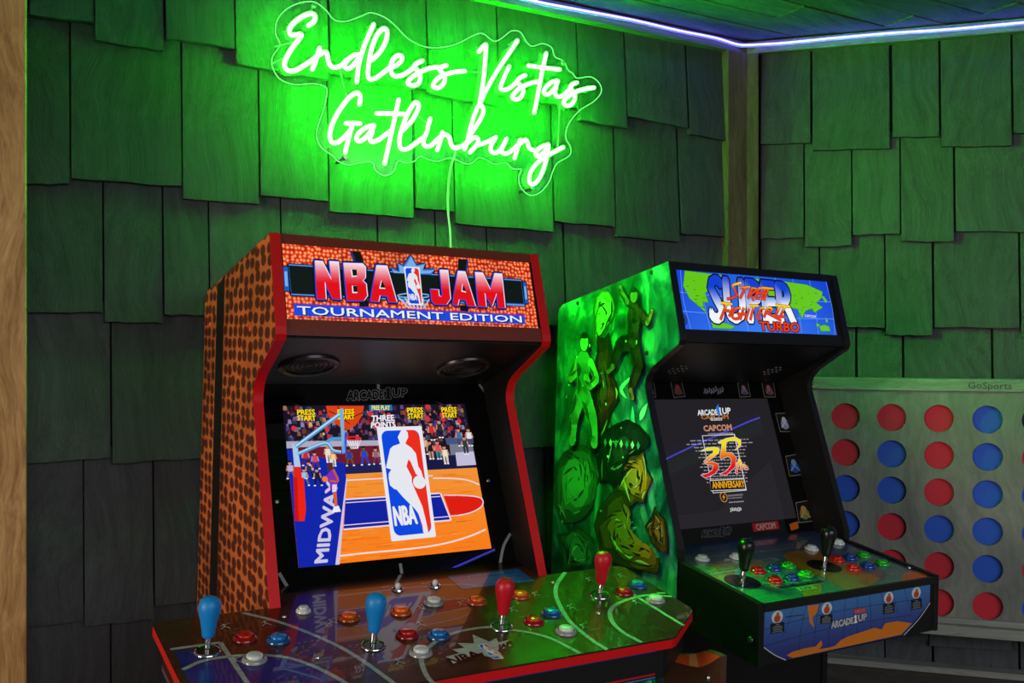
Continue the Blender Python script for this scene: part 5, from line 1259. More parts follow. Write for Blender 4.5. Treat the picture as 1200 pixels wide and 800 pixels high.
def sub(y0, y1, x0=0.08, x1=0.92):
    bl, br, tr, tl = q
    l0, l1, r0, r1 = bl.lerp(tl, y0), bl.lerp(tl, y1), br.lerp(tr, y0), br.lerp(tr, y1)
    return [tuple(l0.lerp(r0, x0)), tuple(l0.lerp(r0, x1)), tuple(l1.lerp(r1, x1)), tuple(l1.lerp(r1, x0))]
art.text('INSTRUCTIONS', sub(0.76, 0.92, 0.25, 0.75), (170, 200, 226), bold=0.02)
for i in range(7):
    s_ = sub(0.10 + i * 0.085, 0.13 + i * 0.085, 0.06, 0.90 - (i % 3) * 0.06); art.poly(s_, (96, 150, 196))
art.poly(T['nd_star'], (176, 182, 178)); art.up()
art.text('NBA', T['nd_nba'], (90, 22, 32), bold=0.05); art.text('JAM', T['nd_jam'], (90, 22, 32), bold=0.05); art.up()
lg = T['nd_logo']
draw_logo(art, [lg[0], lg[1], lg[2], lg[3]])
# little player icons with their captions
ICW = (176, 178, 174)
caps = ['SHOOT', 'PASS', 'TURBO', '', '', 'PASS', 'TURBO', '', '', 'SHOOT', 'PASS', 'TURBO', '', 'SHOOT', 'TURBO']
for (x, y), cp in zip(T['nd_icon'], caps):
    art.ellipse((x, y + 0.0075), 0.0016, 0.0018, ICW, n=8)
    art.stroke([(x, y + 0.006), (x + 0.0006, y)], 0.0017, ICW, smooth=False); art.stroke([(x - 0.005, y + 0.003), (x, y + 0.0052), (x + 0.0055, y + 0.008)], 0.0012, ICW, smooth=False)
    art.stroke([(x + 0.0006, y), (x + 0.004, y - 0.004), (x + 0.006, y - 0.009)], 0.0014, ICW, smooth=False); art.stroke([(x + 0.0006, y), (x - 0.004, y - 0.005), (x - 0.006, y - 0.008)], 0.0014, ICW, smooth=False)
    art.ellipse((x + 0.0075, y + 0.009), 0.0014, 0.0014, ICW, n=8)
    if cp: art.text(cp, [(x - 0.004, y - 0.0175), (x + 0.020, y - 0.0155), (x + 0.020, y - 0.0115), (x - 0.004, y - 0.0135)], (140, 132, 120), bold=0.01)
for bx, by_ in [(q_[1], q_[2]) for q_ in T['nd_btn'] if q_[0] == 'red']:
    art.text('BLOCK', [(bx - 0.012, by_ + 0.021), (bx + 0.012, by_ + 0.022), (bx + 0.012, by_ + 0.0265), (bx - 0.012, by_ + 0.0255)], (150, 140, 126), bold=0.01)
for bx, by_ in [(q_[1], q_[2]) for q_ in T['nd_btn'] if q_[0] == 'blue']:
    art.text('STEAL', [(bx + 0.000, by_ + 0.021), (bx + 0.022, by_ + 0.022), (bx + 0.022, by_ + 0.0265), (bx + 0.000, by_ + 0.0255)], (150, 140, 126), bold=0.01)
kn = T['nd_knob']
art.text('OFF   ON', [(kn[0][0] - 0.022, kn[0][1] + 0.011), (kn[0][0] + 0.012, kn[0][1] + 0.013), (kn[0][0] + 0.012, kn[0][1] + 0.018), (kn[0][0] - 0.022, kn[0][1] + 0.016)], (190, 190, 190))
art.text('VOL +', [(kn[1][0] - 0.018, kn[1][1] + 0.011), (kn[1][0] + 0.010, kn[1][1] + 0.013), (kn[1][0] + 0.010, kn[1][1] + 0.018), (kn[1][0] - 0.018, kn[1][1] + 0.016)], (190, 190, 190))
art.build('deck_print', print_mat('deck_art_under_acrylic', rough=0.30, coat=0.55, spec=0.25, grain=0.25, gscale=30, gstretch=(1, 6, 1)), deck)
# fascia prints: blue and red pinstripes on the box below the deck
for x0, x1, c0, c1, m in ((-0.030, 0.512, -0.0195, -0.0165, mat('navy_stripe', (24, 42, 110), 0.3)), (-0.030, 0.512, -0.0545, -0.0515, mat('red_stripe', (170, 14, 26), 0.3)), (-0.030, 0.512, -0.0590, -0.0570, mat('sky_stripe', (60, 110, 170), 0.3))):
    fb = -0.3485 * 0.97 - 0.003
    cbox('pinstripe', x0, x1, fb - 0.0008, fb + 0.001, dk(-0.3485) + c0, dk(-0.3485) + c1, m, deck)
# lettering on the left cheek of the deck box
lc0 = Vector(L3(inner[2][0], inner[2][1], dk(inner[2][1]) - 0.062)); lc1 = Vector(L3(inner[3][0], inner[3][1], dk(inner[3][1]) - 0.062))
a2 = Art(L3(inner[1][0], inner[1][1], dk(inner[1][1]) - 0.058), (inner[2][0] - inner[1][0], inner[2][1] - inner[1][1], (dk(inner[2][1]) - dk(inner[1][1]))), (0, 0, 1), 0.0008)
a2.text('NBA', [(0.085, 0.004), (0.115, 0.004), (0.115, 0.030), (0.085, 0.030)], (200, 204, 206), bold=0.04); a2.text('JAM', [(0.122, 0.004), (0.155, 0.004), (0.155, 0.030), (0.122, 0.030)], (200, 204, 206), bold=0.04)
a2.poly([(0.0, -0.003), (0.19, -0.003), (0.19, 0.0), (0.0, 0.0)], (170, 14, 26)); a2.poly([(0.0, -0.0075), (0.19, -0.0075), (0.19, -0.0050), (0.0, -0.0050)], (60, 110, 170))
a2.build('cheek_print', print_mat('satin_print', rough=0.4), deck)
DO = Vector((0, 0.0202, -0.5632)) + OFF
def dloc(p): return DO + AX[0] * p[0] + AX[1] * p[1] + AX[2] * 0.0009
BT = {k: button_parts(0.0168, (k, c), True, AX) for k, c in (('red', (196, 10, 14)), ('blue', (18, 110, 196)), ('white', (206, 208, 210)), ('orange', (244, 92, 8)))}
for k, a, b_ in T['nd_btn']: place_button(BT[k], RN, dloc((a, b_)), k + ' push button')
SBT = button_parts(0.0115, ('white', (206, 208, 210)), False, AX)
for p in T['nd_start']: place_button(SBT, RN, dloc(p), 'small white push button')
M_BATB = mat('blue_bat', (8, 128, 206), 0.45); M_BATR = mat('red_bat', (196, 8, 34), 0.4)
for i, p in enumerate(T['nd_joy']): joystick(RN, dloc(p), AX, M_BATB if i < 2 else M_BATR, ('blue' if i < 2 else 'red') + ' bat top joystick')
for p in T['nd_knob']:
    bm = bmesh.new(); lathe_bm(bm, [(0.0082, 0), (0.0082, 0.0014), (0.0095, 0.002), (0.0105, 0.0)], 24, (0, 0, 0), AX)
    o = obj('slide_switch', bm, M_CHROME, RN, smooth=True); o.location = dloc(p)
    bm = bmesh.new(); lathe_bm(bm, [(0, 0.011), (0.003, 0.0105), (0.0046, 0.008), (0.0048, 0.004), (0.003, 0.0)], 16, (0, 0, 0), AX); obj('switch_knob', bm, mat('pale_knob', (206, 206, 208), 0.3), o, smooth=True)
for p in T['nd_screw']:
    o = obj('deck_screw', lathe_bm(bmesh.new(), [(0, 0.0018), (0.003, 0.0015), (0.0038, 0)], 12, (0, 0, 0), AX), M_STEEL, RN, smooth=True); o.location = dloc(p)

# =================================================================== fighting-game cabinet (right)
RS = cab_root('arcade_cabinet', 'black arcade cabinet with green painted side and a lit SUPER STREET FIGHTER marquee', FRONT_S)
PS = profile([(0.040, -0.214), (0.054, -0.228), (0.0625, -0.246), (0.0625, -0.264)], (-0.043, -0.158), (-0.054, -0.572), (0, -0.082), 0.408, -1.479)
# left side print: smoky teal ground with loose abstract brush shapes
m, nt, p = nodes('side_print_ground')
tc = nt.nodes.new('ShaderNodeTexCoord'); mp = nt.nodes.new('ShaderNodeMapping'); mp.inputs['Scale'].default_value = (1, 9, 5)
n1 = nt.nodes.new('ShaderNodeTexNoise'); n1.inputs['Scale'].default_value = 1.6; n1.inputs['Detail'].default_value = 4; n1.inputs['Distortion'].default_value = 1.2
rp = nt.nodes.new('ShaderNodeValToRGB')
els = rp.color_ramp.elements
els[0].position = 0.36; els[0].color = (*lin((8, 44, 52)), 1); els[1].position = 0.66; els[1].color = (*lin((96, 166, 168)), 1)
e = els.new(0.5); e.color = (*lin((22, 96, 104)), 1)
nt.links.new(tc.outputs['Object'], mp.inputs[0]); nt.links.new(mp.outputs[0], n1.inputs['Vector']); nt.links.new(n1.outputs['Fac'], rp.inputs[0]); nt.links.new(rp.outputs[0], p.inputs['Base Color'])
p.inputs['Roughness'].default_value = 0.35
M_SIDE = m
for a0, a1, nm in ((0.0, TH, 'left'), (W - TH, W, 'right')):
    sp = cprism('side_panel', PS, a0, a1, M_SIDE if nm == 'left' else M_BLACK, RS)
    edge_band('edge_band', PS, 0, 22, a0 - 0.0004, a1 + 0.0004, M_EDGE, sp)
    if nm == 'right': continue
    sp['label'] = 'left side panel printed with green and ochre brushwork'
    art = plane_art((0, 0, 0), (0, 0, 1), (0, -1, 0), 0.0004)
    rnd = random.Random(33)
    pal = dict(m1=(70, 30, 30), m2=(226, 190, 110), m3=(150, 34, 26), m4=(190, 190, 150), m5=(30, 36, 40), m6=(236, 120, 40), m7=(110, 150, 110), m8=(226, 106, 34), m9=(150, 66, 26), m10=(70, 110, 90))
    INK = (16, 30, 26)
    def jag(pts, amp, seed):
        r2 = random.Random(seed); out_ = []
        P_ = [Vector((q[0], q[1])) for q in pts]
        for a_, b_ in zip(P_, P_[1:] + P_[:1]):
            n_ = Vector((-(b_ - a_).y, (b_ - a_).x)); L_ = (b_ - a_).length
            if L_ < 1e-6: continue
            n_.normalize()
            out_.append(tuple(a_)); out_.append(tuple(a_.lerp(b_, 0.55) + n_ * r2.uniform(-amp, amp) * min(1, L_ / 0.03)))
        return out_
    # long flame strokes behind everything
    for t in range(34):
        x = rnd.uniform(-0.36, -0.05); y = rnd.uniform(-0.62, -0.22); L_ = rnd.uniform(0.05, 0.14)
        if x > -0.12: L_ *= 0.4
        art.stroke([(x, y), (x + rnd.uniform(-0.02, 0.02), y + L_ * 0.4), (x + rnd.uniform(-0.03, 0.03), y + L_)], rnd.uniform(0.004, 0.016), rnd.choice([(14, 70, 80), (70, 180, 180), (160, 220, 216), (10, 50, 56), (90, 160, 120)]), taper=True)
    art.up()
    for ki, k in enumerate(('m2', 'm3', 'm7', 'm10', 'm6', 'm5', 'm8', 'm9')):
        base = T['ss_' + k]
        pts = jag(base, 0.012, ki)
        c = pal[k]
        lo = min(q[1] for q in pts); hi = max(q[1] for q in pts); le = min(q[0] for q in pts); ri = max(q[0] for q in pts)
        cx = sum(q[0] for q in pts) / len(pts); cy = sum(q[1] for q in pts) / len(pts); C = Vector((cx, cy))
        art.outline(pts, 0.0018, INK); art.up(); art.poly(pts, mixc(c, (8, 18, 16), 0.62)); art.up()
        for lev, (sc_, dx, dy) in enumerate(((0.86, 0.006, 0.005), (0.66, 0.010, 0.010), (0.42, 0.012, 0.016))):
            q2 = [tuple(C + (Vector(q) - C) * sc_ + Vector((dx * (ri - le) * 4, dy * (hi - lo) * 4))) for q in jag(base, 0.016, ki * 7 + lev)]
            art.poly(q2, mixc(c, (8, 20, 16), 0.34) if lev == 0 else mixc(c, (250, 255, 210), 0.02 + 0.10 * (lev - 1))); art.up()
        # facets: ink hatching that follows the mass
        for t in range(30):
            a_ = rnd.randrange(len(pts)); s0_ = rnd.uniform(0.25, 0.92)
            P0 = C + (Vector(pts[a_]) - C) * s0_; P1 = C + (Vector(pts[(a_ + rnd.choice((1, 2, 3))) % len(pts)]) - C) * s0_ * rnd.uniform(0.7, 1.0)
            pm = P0.lerp(P1, 0.5) + (P0 - C) * rnd.uniform(-0.06, 0.14)
            art.stroke([tuple(P0), tuple(pm), tuple(P1)], rnd.uniform(0.0016, 0.0062), INK if t % 5 else mixc(c, (255, 255, 220), 0.6), taper=True)
        art.up()
    def figure_print(org, sc, top_c, low_c, skin, parts, head):
        """a plain anonymous figure in loose clothes: tapered limbs inked round the outside"""
        o_ = Vector(org); f3 = lambda p_: o_ + Vector(p_) * sc
        cl = {'t': top_c, 'l': low_c, 's': skin}
        for pas in (0, 1):
            for kind, chain in parts:
                c_ = INK if pas == 0 else cl[kind]; g_ = 0.0022 if pas == 0 else 0
                for (a_, wa), (b_, wb) in zip(chain, chain[1:]):
                    A_, B_ = f3(a_), f3(b_); n_ = B_ - A_; n_ = Vector((-n_.y, n_.x)).normalized(); ra, rb = wa * sc + g_, wb * sc + g_
                    art.poly([tuple(A_ + n_ * ra), tuple(A_ - n_ * ra), tuple(B_ - n_ * rb), tuple(B_ + n_ * rb)], c_)
                    art.ellipse(A_, ra, ra, c_, n=12); art.ellipse(B_, rb, rb, c_, n=12)
                if pas: art.up()
            if pas == 0: art.up()
        for kind, chain in parts:          # folds and shading strokes
            for (a_, wa), (b_, wb) in zip(chain, chain[1:]):
                A_, B_ = f3(a_), f3(b_); n_ = B_ - A_; n_ = Vector((-n_.y, n_.x)).normalized()
                if n_.x > 0: n_ = -n_
                art.stroke([tuple(A_ + n_ * wa * sc * 0.75), tuple(A_.lerp(B_, 0.5) + n_ * wa * sc * 0.55), tuple(B_ + n_ * wb * sc * 0.8)], min(wa, wb) * sc * 0.7, mixc(cl[kind], (6, 16, 14), 0.65), taper=True)
                t_ = rnd.uniform(0.3, 0.7); M_ = A_.lerp(B_, t_)
                art.stroke([tuple(M_ + n_ * wa * sc * 0.8), tuple(M_ - n_ * wa * sc * 0.1 + (B_ - A_) * 0.1)], 0.0022, INK, taper=True)
        art.up()
        h_ = f3(head[0]); r_ = head[1] * sc
        art.ellipse(h_, r_ * 0.9 + 0.002, r_ * 1.12 + 0.002, INK, n=18); art.up(); art.ellipse(h_, r_ * 0.9, r_ * 1.12, skin, n=18); art.up()
        art.poly([tuple(h_ + Vector(p_) * r_) for p_ in ((-0.92, 0.1), (-0.6, 0.5), (0.1, 0.42), (0.7, 0.5), (0.95, 0.2), (0.9, 0.8), (0.4, 1.25), (-0.3, 1.3), (-0.9, 0.8))], INK); art.up()
    figure_print((-0.108, -0.238), 0.185, (96, 44, 40), (74, 34, 34), (178, 112, 84),
        [('t', [((0.10, 0.66), 0.070), ((0.06, 0.80), 0.055), ((-0.10, 0.86), 0.040)]), ('s', [((-0.10, 0.86), 0.036), ((-0.22, 0.98), 0.030), ((-0.24, 1.03), 0.034)]),
         ('l', [((0.02, 0.40), 0.095), ((-0.22, 0.36), 0.080), ((-0.34, 0.14), 0.060)]), ('s', [((-0.35, 0.10), 0.036), ((-0.44, 0.04), 0.030)]),
         ('l', [((0.04, 0.40), 0.095), ((0.14, 0.12), 0.080), ((0.02, -0.12), 0.058)]), ('s', [((0.01, -0.16), 0.036), ((0.05, -0.24), 0.030)]),
         ('t', [((0.04, 0.72), 0.120), ((0.03, 0.42), 0.095)]), ('t', [((0.14, 0.72), 0.065), ((0.28, 0.62), 0.045)]), ('s', [((0.29, 0.62), 0.036), ((0.36, 0.74), 0.032)])], ((0.03, 0.93), 0.075))
    figure_print((-0.285, -0.378), 0.215, (120, 150, 120), (150, 170, 140), (206, 190, 150),
        [('s', [((-0.12, 0.76), 0.052), ((-0.24, 0.58), 0.046), ((-0.10, 0.66), 0.040), ((-0.06, 0.72), 0.046)]),
         ('l', [((-0.05, 0.40), 0.100), ((-0.16, 0.16), 0.085), ((-0.18, -0.08), 0.066)]), ('l', [((0.06, 0.40), 0.100), ((0.20, 0.18), 0.085), ((0.24, -0.06), 0.066)]),
         ('t', [((0.0, 0.76), 0.135), ((0.0, 0.60), 0.115), ((0.0, 0.42), 0.105)]),
         ('s', [((0.14, 0.76), 0.055), ((0.26, 0.60), 0.048), ((0.14, 0.52), 0.042), ((0.06, 0.60), 0.048)])], ((0.01, 0.98), 0.085))
    # pale diamonds over the dark sweep, spray flecks
    m5 = T['ss_m5']
    for t in range(7):
        q = Vector(m5[0]).lerp(Vector(m5[2]), (t + 0.6) / 8) + Vector((0.0, -0.022))
        art.poly([(q.x, q.y + 0.009), (q.x + 0.006, q.y), (q.x, q.y - 0.009), (q.x - 0.006, q.y)], (206, 232, 222) if t % 2 else (60, 150, 160))
    art.up()
    so = T['ss_out']
    for t in range(46):
        x = rnd.uniform(-0.36, -0.02); y = rnd.uniform(-0.62, -0.16)
        if x > -0.10 and -0.60 < y < -0.18: continue
        art.ellipse((x, y), rnd.uniform(0.001, 0.004), rnd.uniform(0.001, 0.005), rnd.choice([(210, 240, 190), (24, 70, 60), (120, 210, 180)]), n=8, rot=rnd.uniform(0, 3))
    art.build('side_print', print_mat('satin_side_print', rough=0.35), sp)
    for q in T['ss_bolt']:
        obj('bolt_cap', lathe_bm(bmesh.new(), [(0, 0.0018), (0.0045, 0.0016), (0.0056, 0.0)], 14, Vector((0, -q[0], q[1])) + OFF, (Vector((0, 1, 0)), Vector((0, 0, 1)), Vector((-1, 0, 0)))), mat('dark_cap', (18, 40, 30), 0.4), sp)
flat_panel('top_panel', (0.012, -0.010), (0.400, -0.088), TH, W - TH, -0.014, M_BLACK, RS)
cbox('back_panel', TH, W - TH, 0.390, 0.404, -1.47, -0.09, M_BLACK, RS)
cbox('lower_front_panel', TH, W - TH, 0.0, 0.014, -1.47, -0.66, M_BLACK, RS)
mO, mV = (0, -0.039, -0.158), Vector((0, 0.043, 0.158)).normalized()
mar = cprism('marquee', [mq(-0.004), mq(0.162), (mq(0.162)[0] + 0.03, mq(0.162)[1] - 0.008), (mq(-0.004)[0] + 0.04, mq(-0.004)[1] + 0.01)], TH, W - TH, M_BLACK, RS)
mar['label'] = 'backlit marquee box'
for v0, v1 in ((-0.004, 0.0215), (0.1475, 0.1635)):
    flat_panel('marquee_rail', mq(v0), mq(v1), TH, W - TH, -0.0035, M_BLACK, mar)
art = plane_art(mO, mV, base=0.0012)
x0, x1, y0, y1 = 0.0168, 0.4580, 0.022, 0.147
def sea(p): return mixc((60, 132, 250), (14, 62, 214), abs((p[0] - 0.22) / 0.25) * 0.6 + (p[1] - y0) / (y1 - y0) * 0.4)
art.raw([(x0 + (x1 - x0) * i / 8, y0 + (y1 - y0) * j / 4) for j in range(5) for i in range(9)], [(j * 9 + i, j * 9 + i + 1, j * 9 + i + 10, j * 9 + i + 9) for j in range(4) for i in range(8)], sea); art.up()
for i in range(9):
    xx = x0 + 0.018 + i * 0.052
    art.stroke([(xx, y0), (xx + (i - 4) * 0.002, (y0 + y1) / 2), (xx + (i - 4) * 0.001, y1)], 0.0010, (120, 176, 250))
for j in (0.3, 0.62): art.stroke([(x0, y0 + (y1 - y0) * j), (0.23, y0 + (y1 - y0) * (j - 0.04)), (x1, y0 + (y1 - y0) * j)], 0.0010, (120, 176, 250))
art.up()
GRN = (104, 206, 20)
for k in ('na', 'asia', 'sam', 'aus', 'jp', 'isl', 'isl2'):
    pts = [(min(max(q[0], x0), x1), min(max(q[1], y0), y1)) for q in T['sm_' + k]]
    art.outline(pts, 0.0010, (40, 120, 40)); art.poly(pts, GRN, art.L + 1)
art.up(2)
rnd = random.Random(8)
for k, n_ in (('na', 22), ('asia', 34)):
    pts = T['sm_' + k]
    for _ in range(n_):
        i, j = rnd.randrange(len(pts)), rnd.randrange(len(pts)); q = Vector(pts[i]).lerp(Vector(pts[j]), rnd.uniform(0.3, 0.7))
        art.rect(q.x, q.y, rnd.uniform(0.003, 0.008), 0.0012, (40, 110, 16))
art.up()
q = T['sm_badge'][0]; art.ellipse(q, 0.0095, 0.0115, (16, 40, 110), n=20); art.up(); art.stroke([(q[0] + 0.006 * math.cos(t), q[1] + 0.0075 * math.sin(t)) for t in [i * 0.63 for i in range(10)]], 0.0012, (60, 110, 200), closed=True); art.up()
art.text('CAPCOM', T['sm_cap'], (230, 236, 240), bold=0.02); art.up()
sq = T['sm_super']
lo = min(p_[1] for p_ in sq); hi = max(p_[1] for p_ in sq)
def chrome(p):
    t = (p[1] - lo) / (hi - lo) + (p[0] - 0.22) * -0.5
    return mixc((246, 250, 255), (18, 66, 214), (t - 0.42) / 0.3)
for dd in [(0.0035 * math.cos(k * 0.785), 0.0035 * math.sin(k * 0.785)) for k in range(8)]: art.text('SUPER', sq, (10, 18, 60), bold=0.05, d=dd)
art.up(); art.text('SUPER', sq, chrome, bold=0.05); art.up()
tq = T['sm_turbo']
for dd in [(0.002 * math.cos(k * 0.785), 0.002 * math.sin(k * 0.785)) for k in range(8)]: art.text('TURBO', tq, (60, 10, 10), bold=0.05, d=dd)
art.up(); art.text('TURBO', tq, (240, 62, 14), bold=0.05); art.up()
fi = T['sm_fi']
def fire(row):
    pts = [q for s_ in row for q in s_]; l_ = min(q[1] for q in pts); h_ = max(q[1] for q in pts)
    def f(p_):
        t = (p_[1] - l_) / (h_ - l_)
        return mixc((236, 50, 14), (255, 214, 10), (t - 0.62) / 0.25) if t > 0.62 else (240, 66, 14)
    return f
for row in (T['sm_brush'][:fi], T['sm_brush'][fi:]):
    fc = fire(row)
    for s_ in row: art.stroke(s_, 0.0070, (60, 10, 10), smooth=len(s_) > 3)
    art.up()
    for s_ in row:
        pts = [Vector(q) for q in s_]
        if len(pts) == 2: s_ = [tuple(pts[0].lerp(pts[1], t / 4)) for t in range(5)]
        art.stroke(s_, 0.0050, fc, smooth=len(pts) > 3)
    art.up()
art.build('marquee_art', print_mat('backlit_print', emit=0.92, rough=0.25), mar)
# speaker panel with drilled holes
spk = flat_panel('speaker_panel', (-0.036, -0.164), (0.150, -0.252), TH, W - TH, 0.01, M_BLACK, RS)
sv = (Vector((0, 0.150, -0.252)) - Vector((0, -0.036, -0.164))).normalized(); sn = Vector((1, 0, 0)).cross(sv)
if sn.z > 0: sn = -sn
sc0 = Vector((0, -0.036, -0.164))
for a in (0.105, 0.385):
    bm = bmesh.new()
    for i in range(4):
        for j in range(4):
            if (i in (0, 3)) and (j in (0, 3)): continue
            c = sc0 + sv * (0.135 + (j - 1.5) * 0.013) + Vector((a + (i - 1.5) * 0.013, 0, 0)) + OFF
            lathe_bm(bm, [(0.0018, 0.0001), (0.0026, 0.0008), (0.0034, 0.0001)], 10, c, (Vector((1, 0, 0)), sv, sn))
            lathe_bm(bm, [(0, 0.0002), (0.0018, 0.0002)], 10, c, (Vector((1, 0, 0)), sv, sn))
    o = obj('speaker_holes', bm, mat('grey_hole_rim', (110, 112, 114), 0.35), spk); o['kind'] = 'stuff'
# bezel, screen
bO, bV = (0, 0.0300, -0.5832), Vector((0, 0.125, 0.330)).normalized()
bez = flat_panel('screen_bezel', bz(-0.01), bz(0.356), TH, W - TH, 0.008, M_BLACKG, RS)
art = plane_art(bO, bV, base=0.0004)
rnd = random.Random(50)
for i, (c1, c2) in enumerate((((40, 60, 90), (90, 110, 140)), ((90, 70, 60), (150, 60, 50)), ((70, 70, 110), (140, 110, 100)), ((110, 60, 90), (150, 100, 80)), ((150, 160, 200), (210, 210, 226)), ((40, 80, 170), (120, 150, 200)), ((100, 130, 70), (190, 130, 80)))):
    art = plane_art(bO, bV, base=0.0004)
    q = [Vector(p_) for p_ in T['sb_card%d' % (i + 1)]]
    c = sum(q, Vector((0, 0))) / 4
    art.poly([tuple(p_) for p_ in q], (120, 116, 96)); art.poly([tuple(c + (p_ - c) * 0.92) for p_ in q], (26, 26, 30), art.L + 1)
    e1 = (q[1] - q[0]).length; e2 = (q[2] - q[1]).length
    # abstract emblem: two overlapping rounded shapes
    art.ellipse((c.x, c.y - e2 * 0.10), e1 * 0.30, e2 * 0.26, c1, art.L + 2, 14); art.ellipse((c.x, c.y + e2 * 0.12), e1 * 0.17, e2 * 0.16, c2, art.L + 3, 12)
    art.stroke([(c.x - e1 * 0.3, c.y - e2 * 0.25), (c.x, c.y - e2 * 0.05), (c.x + e1 * 0.3, c.y - e2 * 0.28)], e1 * 0.09, c2, art.L + 4)
    art.build('printed_card', print_mat('gloss_print', rough=0.12), bez)
art = plane_art(bO, bV, base=0.0004)
q = [Vector(p_) for p_ in T['sb_emb']]
for i in range(9):
    a_ = q[0].lerp(q[1], (i + 0.2) / 9); b_ = q[3].lerp(q[2], (i + 0.8) / 9); h_ = rnd.uniform(0.1, 0.4)
    art.stroke([tuple(a_.lerp(b_, h_)), tuple(a_.lerp(b_, h_ + 0.25) + Vector((0.003, 0))), tuple(a_.lerp(b_, h_ + 0.5))], 0.004, (112, 114, 124))
art.build('emblem_print', print_mat('gloss_print', rough=0.12), bez); art = plane_art(bO, bV, base=0.0004)
brand(art, T['sb_brand'], (108, 110, 112), (16, 16, 17), 0.05, 0.02); art.build('bezel_lettering', print_mat('gloss_print', rough=0.12), bez); art = plane_art(bO, bV, base=0.0004)
art.poly(T['sb_cap'], (168, 22, 30)); art.up()
q = [Vector(p_) for p_ in T['sb_cap']]; c = sum(q, Vector((0, 0))) / 4
art.text('CAPCOM', [tuple(c + (p_ - c) * 0.74) for p_ in q], (214, 206, 200), bold=0.03)
art.build('name_plate', print_mat('gloss_print', rough=0.12), bez); art = plane_art(bO, bV, base=0.0004)
art.poly(T['sb_orange'], (190, 90, 20))
art.build('corner_print', print_mat('gloss_print', rough=0.12), bez)
scr = plane_art(bO, bV, base=0.0005)
scr.poly([(0.0742, 0.029), (0.4260, 0.029), (0.4260, 0.3138), (0.0742, 0.3138)], (34, 31, 36)); scr.up()
TB = lambda k: T['sb_' + k]
for (p0, p1) in TB('lines'):
    P0, P1 = Vector(p0), Vector(p1); x = 0.0
    while x < 0.97:
        w_ = rnd.uniform(0.03, 0.09)
        scr.stroke([tuple(P0.lerp(P1, x)), tuple(P0.lerp(P1, min(1, x + w_)))], 0.0022, (150, 150, 156), smooth=False); x += w_ + 0.022
scr.up()
scr.stroke(TB('box'), 0.0022, (214, 214, 220), smooth=False, closed=True); scr.up()
for k, g in (('three', 0), ('five', 0), ('th1', 1), ('th2', 1)):
    pts = TB(k)
    if g:
        bl, br, tr, tl = [Vector(p_) for p_ in pts]
        lo_, hi_ = bl.y, tl.y
        f_ = (lambda l2, h2: (lambda p_: mixc((232, 30, 24), (250, 220, 20), (p_[1] - l2) / (h2 - l2))))(lo_, hi_)
        f2 = lambda x, y: tuple(bl.lerp(br, x).lerp(tl.lerp(tr, x), y))
        st_2 = [[f2(0.55, 1.0), f2(0.4, 0.5), f2(0.3, 0.05), f2(0.6, 0.0)], [f2(0.05, 0.68), f2(0.95, 0.72)]] if k == 'th1' else [[f2(0.1, 1.0), f2(0.1, 0.5), f2(0.05, 0.0)], [f2(0.08, 0.4), f2(0.35, 0.62), f2(0.6, 0.55), f2(0.6, 0.1), f2(1.0, 0.05)]]
        for q_ in st_2: scr.stroke(q_, 0.0066, (226, 226, 230)); scr.stroke(q_, 0.0042, f_, scr.L + 1)
    else:
        lo_ = min(p_[1] for p_ in pts); hi_ = max(p_[1] for p_ in pts)
        f_ = (lambda l2, h2: (lambda p_: mixc((226, 16, 30), (246, 226, 20), ((p_[1] - l2) / (h2 - l2) - 0.25) / 0.55)))(lo_, hi_)
        scr.outline(pts, 0.0011, (206, 206, 212)); scr.poly(pts, f_, scr.L + 1, cuts=[lo_ + (hi_ - lo_) * t for t in (0.25, 0.45, 0.6, 0.8)])
scr.up(2)
scr.poly(TB('annbox'), (12, 12, 14)); scr.stroke(TB('annbox'), 0.0018, (214, 214, 220), smooth=False, closed=True); scr.up()
scr.text('ANNIVERSARY', TB('ann'), (236, 168, 24), bold=0.03)
scr.text('CAPCOM', TB('cap2'), (190, 120, 50), bold=0.04); scr.up(); brand(scr, TB('brand2'), (60, 64, 70), (222, 226, 230), 0.05, 0.045); scr.text('\u00a92022', TB('yr'), (220, 220, 224), bold=0.03)
q = TB('brand2'); mid = Vector(q[0]).lerp(Vector(q[2]), 0.63); scr.up(); scr.poly([(mid.x - 0.003, mid.y - 0.012), (mid.x + 0.003, mid.y - 0.012), (mid.x + 0.004, mid.y + 0.016), (mid.x - 0.006, mid.y + 0.006)], (30, 120, 220))
scr.text('CAPCOM', TB('cap3'), (196, 190, 200), bold=0.045); scr.text('CAPCOM', TB('cap3'), (206, 124, 46), scr.L + 1, bold=0.02)
lg = TB('logo')[0]; scr.stroke([(lg[0] + 0.0095 * math.cos(i * 0.524), lg[1] + 0.0105 * math.sin(i * 0.524)) for i in range(12)], 0.0014, (220, 150, 40), closed=True)
scr.poly([(lg[0] + 0.003, lg[1] + 0.007), (lg[0] - 0.004, lg[1] - 0.0005), (lg[0] - 0.0004, lg[1] - 0.0005), (lg[0] - 0.003, lg[1] - 0.007), (lg[0] + 0.004, lg[1] + 0.001), (lg[0] + 0.0006, lg[1] + 0.001)], (236, 160, 40), scr.L + 1)
for k in ('logot', 'logot2', 'url'):
    bl, br, tr, tl = [Vector(p_) for p_ in TB(k)]; x = 0.0
    while x < 0.95:
        w_ = rnd.uniform(0.05, 0.12); scr.poly([tuple(bl.lerp(br, x)), tuple(bl.lerp(br, min(1, x + w_))), tuple(tl.lerp(tr, min(1, x + w_))), tuple(tl.lerp(tr, x))], (120, 120, 126) if k != 'url' else (160, 160, 166)); x += w_ + 0.03
bl, br, tr, tl = [Vector(p_) for p_ in TB('scr')]
